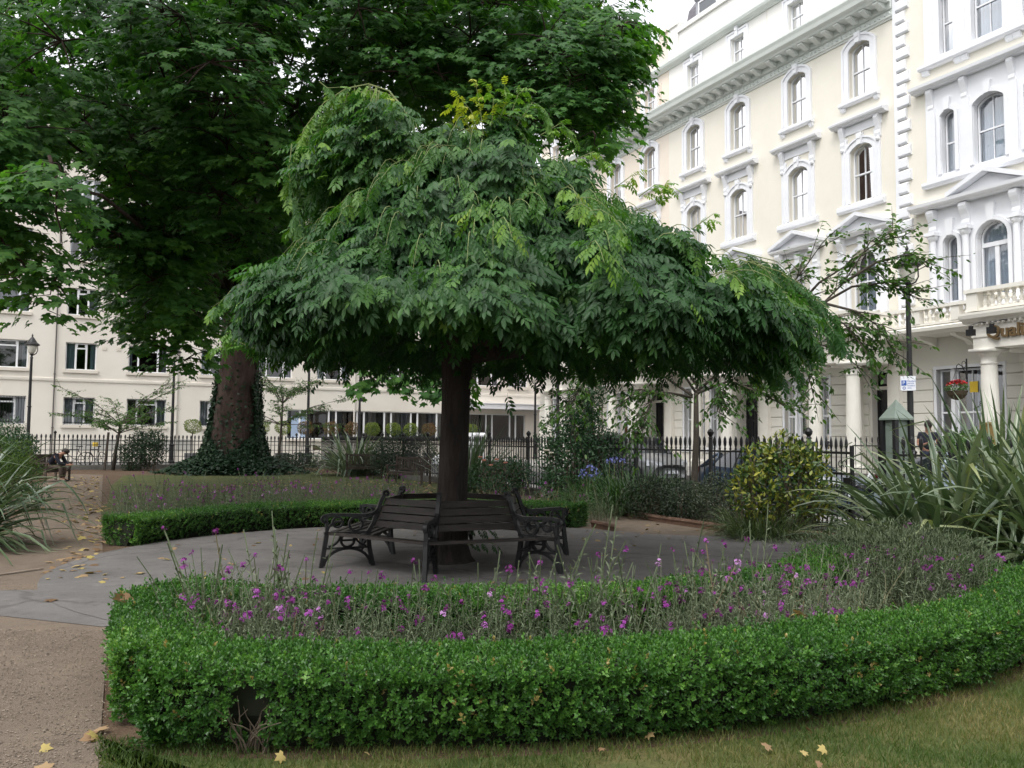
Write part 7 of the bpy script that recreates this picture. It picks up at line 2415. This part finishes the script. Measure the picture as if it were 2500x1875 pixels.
def person(label, loc, rz, J, shirt_m, trouser_m, sleeve_to=.55, hold=None, sc=1.0):
    """J: pose joints; y is the way the person faces, x to their right."""
    p = thing('person', label, 'person', loc, rz); p.scale = (sc, sc, sc)
    V, E, R = [], [], []

    def add(v, r, par=None):
        V.append(tuple(v)); R.append(r)
        if par is not None: E.append((par, len(V) - 1))
        return len(V) - 1
    v3 = lambda k: Vector(J[k])
    pe = add(v3('pelvis'), (.15, .11)); wa = add(v3('waist'), (.135, .10), pe); ch = add(v3('chest'), (.165, .115), wa); nk = add(v3('neck'), .06, ch)
    hd = v3('head'); hu = (hd - v3('neck')).normalized(); hf = v3('face').normalized()
    h0 = add(hd - hu * .06 + hf * .01, .075, nk); h1 = add(hd + hu * .03, (.082, .095), h0); add(hd + hu * .10, .065, h1)
    add(hd - hu * .005 + hf * .108, .016, h1)
    side = hf.cross(hu).normalized()
    for s in (-1, 1): add(hd + side * s * .092 - hf * .01, .018, h1)
    for sd in ('l', 'r'):
        sh = add(v3('sh' + sd), .062, ch); el = add(v3('el' + sd), .044, sh); wr = add(v3('wr' + sd), .028, el)
        hnd = v3('hand' + sd); pm_ = add(hnd, (.036, .022), wr)
        d = (hnd - v3('wr' + sd)).normalized(); lat = d.cross(Vector((0, 0, 1))).normalized()
        cu = Vector((0, 0, 1)) * .02
        for q, ln in zip((-1.5, -.5, .5, 1.5), (.062, .072, .068, .052)):
            f1 = add(hnd + d * .045 + lat * q * .018, .009, pm_); f2 = add(hnd + d * (.045 + ln * .6) + lat * q * .019 + cu * .6, .008, f1); add(hnd + d * (.045 + ln * .85) + lat * q * .018 + cu * 1.7, .007, f2)
        t1 = add(hnd + lat * (.04 if sd == 'l' else -.04) + d * .01 + cu * .6, .010, pm_); add(hnd + lat * (.045 if sd == 'l' else -.045) + d * .045 + cu * 1.4, .009, t1)
        hp = add(v3('hip' + sd), .088, pe); kn = add(v3('kn' + sd), .058, hp); an = add(v3('an' + sd), .040, kn); add(v3('toe' + sd), .036, an)
    skin('body', V, E, R, M_SKIN, p)
    # clothes follow the same joints
    V, E, R = [], [], []
    pe = add(v3('pelvis') + Vector((0, 0, .02)), (.165, .125)); wa = add(v3('waist'), (.155, .12), pe); ch = add(v3('chest'), (.182, .135), wa); add(v3('chest').lerp(v3('neck'), .72), .078, ch)
    for sd in ('l', 'r'):
        sh = add(v3('sh' + sd), .078, ch); add(v3('sh' + sd).lerp(v3('el' + sd), sleeve_to if sleeve_to < 1 else .95), .06, sh)
        if sleeve_to >= 1: add(v3('el' + sd).lerp(v3('wr' + sd), .9), .042, len(V) - 1)
    skin('shirt', V, E, R, shirt_m, p)
    V, E, R = [], [], []
    pe = add(v3('pelvis') - Vector((0, 0, .01)), (.168, .128))
    for sd in ('l', 'r'):
        hp = add(v3('hip' + sd), .105, pe); kn = add(v3('kn' + sd), .075, hp); add(v3('kn' + sd).lerp(v3('an' + sd), .93), .062, kn)
    skin('trousers', V, E, R, trouser_m, p)
    for sd in ('l', 'r'):
        V, E, R = [], [], []
        a = add(v3('an' + sd) + Vector((0, -.03, -.03)), .045); b = add(v3('an' + sd).lerp(v3('toe' + sd), .6) - Vector((0, 0, .01)), .046, a); add(v3('toe' + sd) + (v3('toe' + sd) - v3('an' + sd)).normalized() * .04 - Vector((0, 0, .01)), .036, b)
        skin('shoe', V, E, R, M_SHOE, p)
    m = MB()
    n = 18; vs, fs = [], []
    for i in range(9):
        th = PI * .56 * i / 8
        for k in range(n):
            a = 2 * PI * k / n
            fr = math.cos(a)
            rr = math.sin(th)
            back = .98 if fr > .3 else 1.28
            t2 = min(th * back, PI * .72)
            d = hu * math.cos(t2) * .118 + (hf * fr * .118 + side * math.sin(a) * .098) * math.sin(t2)
            vs.append(hd + hu * .028 - hf * .006 + d)
    for i in range(8):
        for k in range(n): fs.append((i * n + k, i * n + (k + 1) % n, (i + 1) * n + (k + 1) % n, (i + 1) * n + k))
    m.add(vs, fs); m.build('hair', M_HAIR, p, True)
    m = MB()
    for s in (-1, 1):
        c = hd + hf * .092 + side * s * .033 + hu * .022
        m.lathe(c.x, c.y, [(.002, -.011), (.011, 0), (.002, .011)], 8, c.z)
    m.build('eyes', M_NUM, p)
    m = MB(); c = hd + hf * .09 - hu * .055
    m.bar(c - side * .024, c + side * .024, .012, .010); m.build('mouth', mat('lips', [(.28, .10, .08)], .5), p)
    return p


J = dict(pelvis=(0, 0, .93), waist=(0, .01, 1.1), chest=(0, .02, 1.33), neck=(0, .05, 1.5), head=(0, .12, 1.63), face=(0, .80, -.6),
         shl=(-.19, .02, 1.41), shr=(.19, .02, 1.41), ell=(-.25, .05, 1.12), elr=(.25, .05, 1.12), wrl=(-.10, .27, 1.15), wrr=(.10, .27, 1.14), handl=(-.045, .33, 1.18), handr=(.05, .33, 1.17),
         hipl=(-.09, 0, .88), hipr=(.09, 0, .88), knl=(-.11, .02, .48), knr=(.12, .02, .48), anl=(-.12, -.02, .08), anr=(.13, -.02, .08), toel=(-.14, .12, .03), toer=(.16, .12, .03))
px_ = pt(2266, 1100, 24.4)
man = person('man in dark T-shirt and jeans standing by the street lamp, head bowed', (px_.x, px_.y, .3), math.radians(160), J, M_NAVY, M_JEANS, .55, sc=1.07)
m = MB(); m.box(-.035, .035, -.006, .006, -.07, .07)
ph = m.build('phone', M_CARBLACK)
ph.location = Vector((px_.x, px_.y, .3)) + Matrix.Rotation(math.radians(160), 3, 'Z') @ (Vector((0, .385, 1.215)) * 1.07); ph.rotation_euler = (math.radians(-55), 0, math.radians(160))
tag(ph, 'small dark phone held in both hands by the standing man', 'phone')
J2 = dict(pelvis=(0, 0, .50), waist=(0, .08, .66), chest=(0, .25, .84), neck=(0, .40, .95), head=(0, .53, 1.02), face=(0, .75, -.65),
          shl=(-.19, .32, .88), shr=(.19, .32, .88), ell=(-.22, .48, .62), elr=(.22, .48, .62), wrl=(-.09, .66, .58), wrr=(.09, .66, .58), handl=(-.04, .73, .58), handr=(.05, .73, .57),
          hipl=(-.1, .05, .48), hipr=(.1, .05, .48), knl=(-.14, .48, .50), knr=(.14, .48, .50), anl=(-.13, .44, .09), anr=(.14, .50, .09), toel=(-.15, .60, .03), toer=(.16, .66, .03))
p = pt(118, 1172, 29.3)
person('man in dark clothes sitting hunched forward beside the far left path', (p.x, p.y, 0), math.radians(-90), J2, M_NAVY, M_BROWN, 1.0)
garden_bench('dark timber bench under the man sitting by the left path', (p.x - .12, p.y, 0), math.radians(-90), 1.6, M_TEAK_D)

# ------------------------------------------------------------------ litter on the ground
M_DRY = leafmat('fallen_leaf', [(.13, .075, .04), (.22, .14, .075), (.32, .22, .12), (.38, .31, .10)], .1, rough=.7, spec=.2)


def fallen(P, s0, s1, lm, flat=.25):
    n = len(P)
    up = unit(np.concatenate([rng.normal(0, flat, (n, 2)), np.ones((n, 1))], 1))
    lm.put(STAR, P, frames(randdir(n) * [1, 1, .1], up), rng.uniform(s0, s1, n), rng.uniform(0, 1, n))


lm = LM()
n = 300
y = rng.uniform(9, 33, n); e = -5.3 - (y - 11.2) * .485
fallen(np.stack([e - np.abs(rng.normal(0, .35, n)) * (1 + (y - 9) * .03), y, np.full(n, .03)], 1), .05, .13, lm)
n = 9
fallen(np.stack([-2.1 - np.abs(rng.normal(0, .12, n)) - np.clip(rng.uniform(4.2, 7, n) - 4.4, 0, 9) * .0, rng.uniform(4.0, 5.6, n), np.full(n, .03)], 1) + np.array([0, 0, 0]), .04, .10, lm, .5)
n = 90
a = rng.uniform(-PI, PI, n); r_ = rng.uniform(1.7, 4.5, n)
fallen(np.stack([CX + r_ * np.cos(a), CY + r_ * np.sin(a), np.full(n, .035)], 1), .04, .12, lm)
n = 50
fallen(np.stack([rng.uniform(-2, 4, n), rng.uniform(3.5, 4.6, n), np.full(n, .05)], 1), .03, .06, lm, .5)
n = 1500
fallen(np.stack([rng.uniform(-9, 1.5, n), rng.uniform(17.5, 31, n), np.full(n, .03)], 1), .06, .13, lm)
n = 60
fallen(np.stack([rng.uniform(.6, 4.5, n), rng.uniform(13.2, 20, n), np.full(n, .03)], 1), .04, .10, lm)
tag(lm.build('fallen_leaves', M_DRY), 'dry yellow and brown plane leaves lying on the paths and lawns', 'fallen leaves', kind='stuff')
for px, py, D, sz, lb in ((305, 1498, 5.95, .10, 'crumpled orange dead leaf caught on the left end of the near hedge'), (1935, 1575, 5.55, .09, 'orange brown dead leaf lying on the near hedge towards the right')):
    lm = LM(); P = np.array([[0, 0, 0], [.03, .02, .01]]); fallen(P, sz * .8, sz, lm, .9)
    q = pt(px, py, D)
    tag(lm.build('dead_leaf', M_DRY, loc=(q.x, q.y, .445)), lb, 'leaf')
m = MB(); a, b = pt(-40, 1412, 9.35), pt(104, 1394, 9.95); m.bar((a.x, a.y, .025), (b.x, b.y, .03), .045, .006); tag(m.build('dry_strip_leaf', M_TEAK), 'long pale dry flax leaf lying across the gravel at the far left', 'leaf')
# ------------------------------------------------------------------ daylight
w = bpy.data.worlds.new('World'); SC.world = w; w.use_nodes = True
nt = w.node_tree; nt.nodes.clear()
out = nt.nodes.new('ShaderNodeOutputWorld'); bg = nt.nodes.new('ShaderNodeBackground')
sky = nt.nodes.new('ShaderNodeTexSky'); sky.sky_type = 'NISHITA'; sky.sun_disc = False
SUN_EL, SUN_AZ = math.radians(58), math.radians(215)   # azimuth clockwise from +y
sky.sun_elevation = SUN_EL; sky.sun_rotation = SUN_AZ
sky.air_density = 1.0; sky.dust_density = 6.0; sky.ozone_density = 1.0
hs = nt.nodes.new('ShaderNodeHueSaturation'); hs.inputs['Saturation'].default_value = .12; hs.inputs['Value'].default_value = 1.35
nt.links.new(sky.outputs[0], hs.inputs['Color'])
mx = nt.nodes.new('ShaderNodeMix'); mx.data_type = 'RGBA'; mx.inputs['Factor'].default_value = .62   # overcast: cloud layer evens out the sky
mx.inputs['B'].default_value = (5.4, 5.5, 5.7, 1); nt.links.new(hs.outputs[0], mx.inputs['A'])
nt.links.new(mx.outputs['Result'], bg.inputs[0]); nt.links.new(bg.outputs[0], out.inputs[0])
bg.inputs[1].default_value = .15
sd = bpy.data.lights.new('sun', 'SUN'); sd.energy = .5; sd.angle = math.radians(25); sd.color = (1, .96, .9)
so = bpy.data.objects.new('sun', sd); COL.objects.link(so)
dv = Vector((math.sin(SUN_AZ) * math.cos(SUN_EL), math.cos(SUN_AZ) * math.cos(SUN_EL), math.sin(SUN_EL)))
so.rotation_euler = dv.to_track_quat('Z', 'Y').to_euler(); so.location = dv * 60
SC.view_settings.view_transform = 'Standard'; SC.view_settings.look = 'None'
SC.view_settings.exposure = .95; SC.view_settings.gamma = 1
SC.render.engine = 'CYCLES'
cy = SC.cycles
cy.use_denoising = True; cy.denoiser = 'OPENIMAGEDENOISE'
cy.max_bounces = 6; cy.diffuse_bounces = 3; cy.glossy_bounces = 3; cy.transmission_bounces = 4; cy.transparent_max_bounces = 12
cy.caustics_reflective = False; cy.caustics_refractive = False
cy.use_adaptive_sampling = True; cy.adaptive_threshold = .015
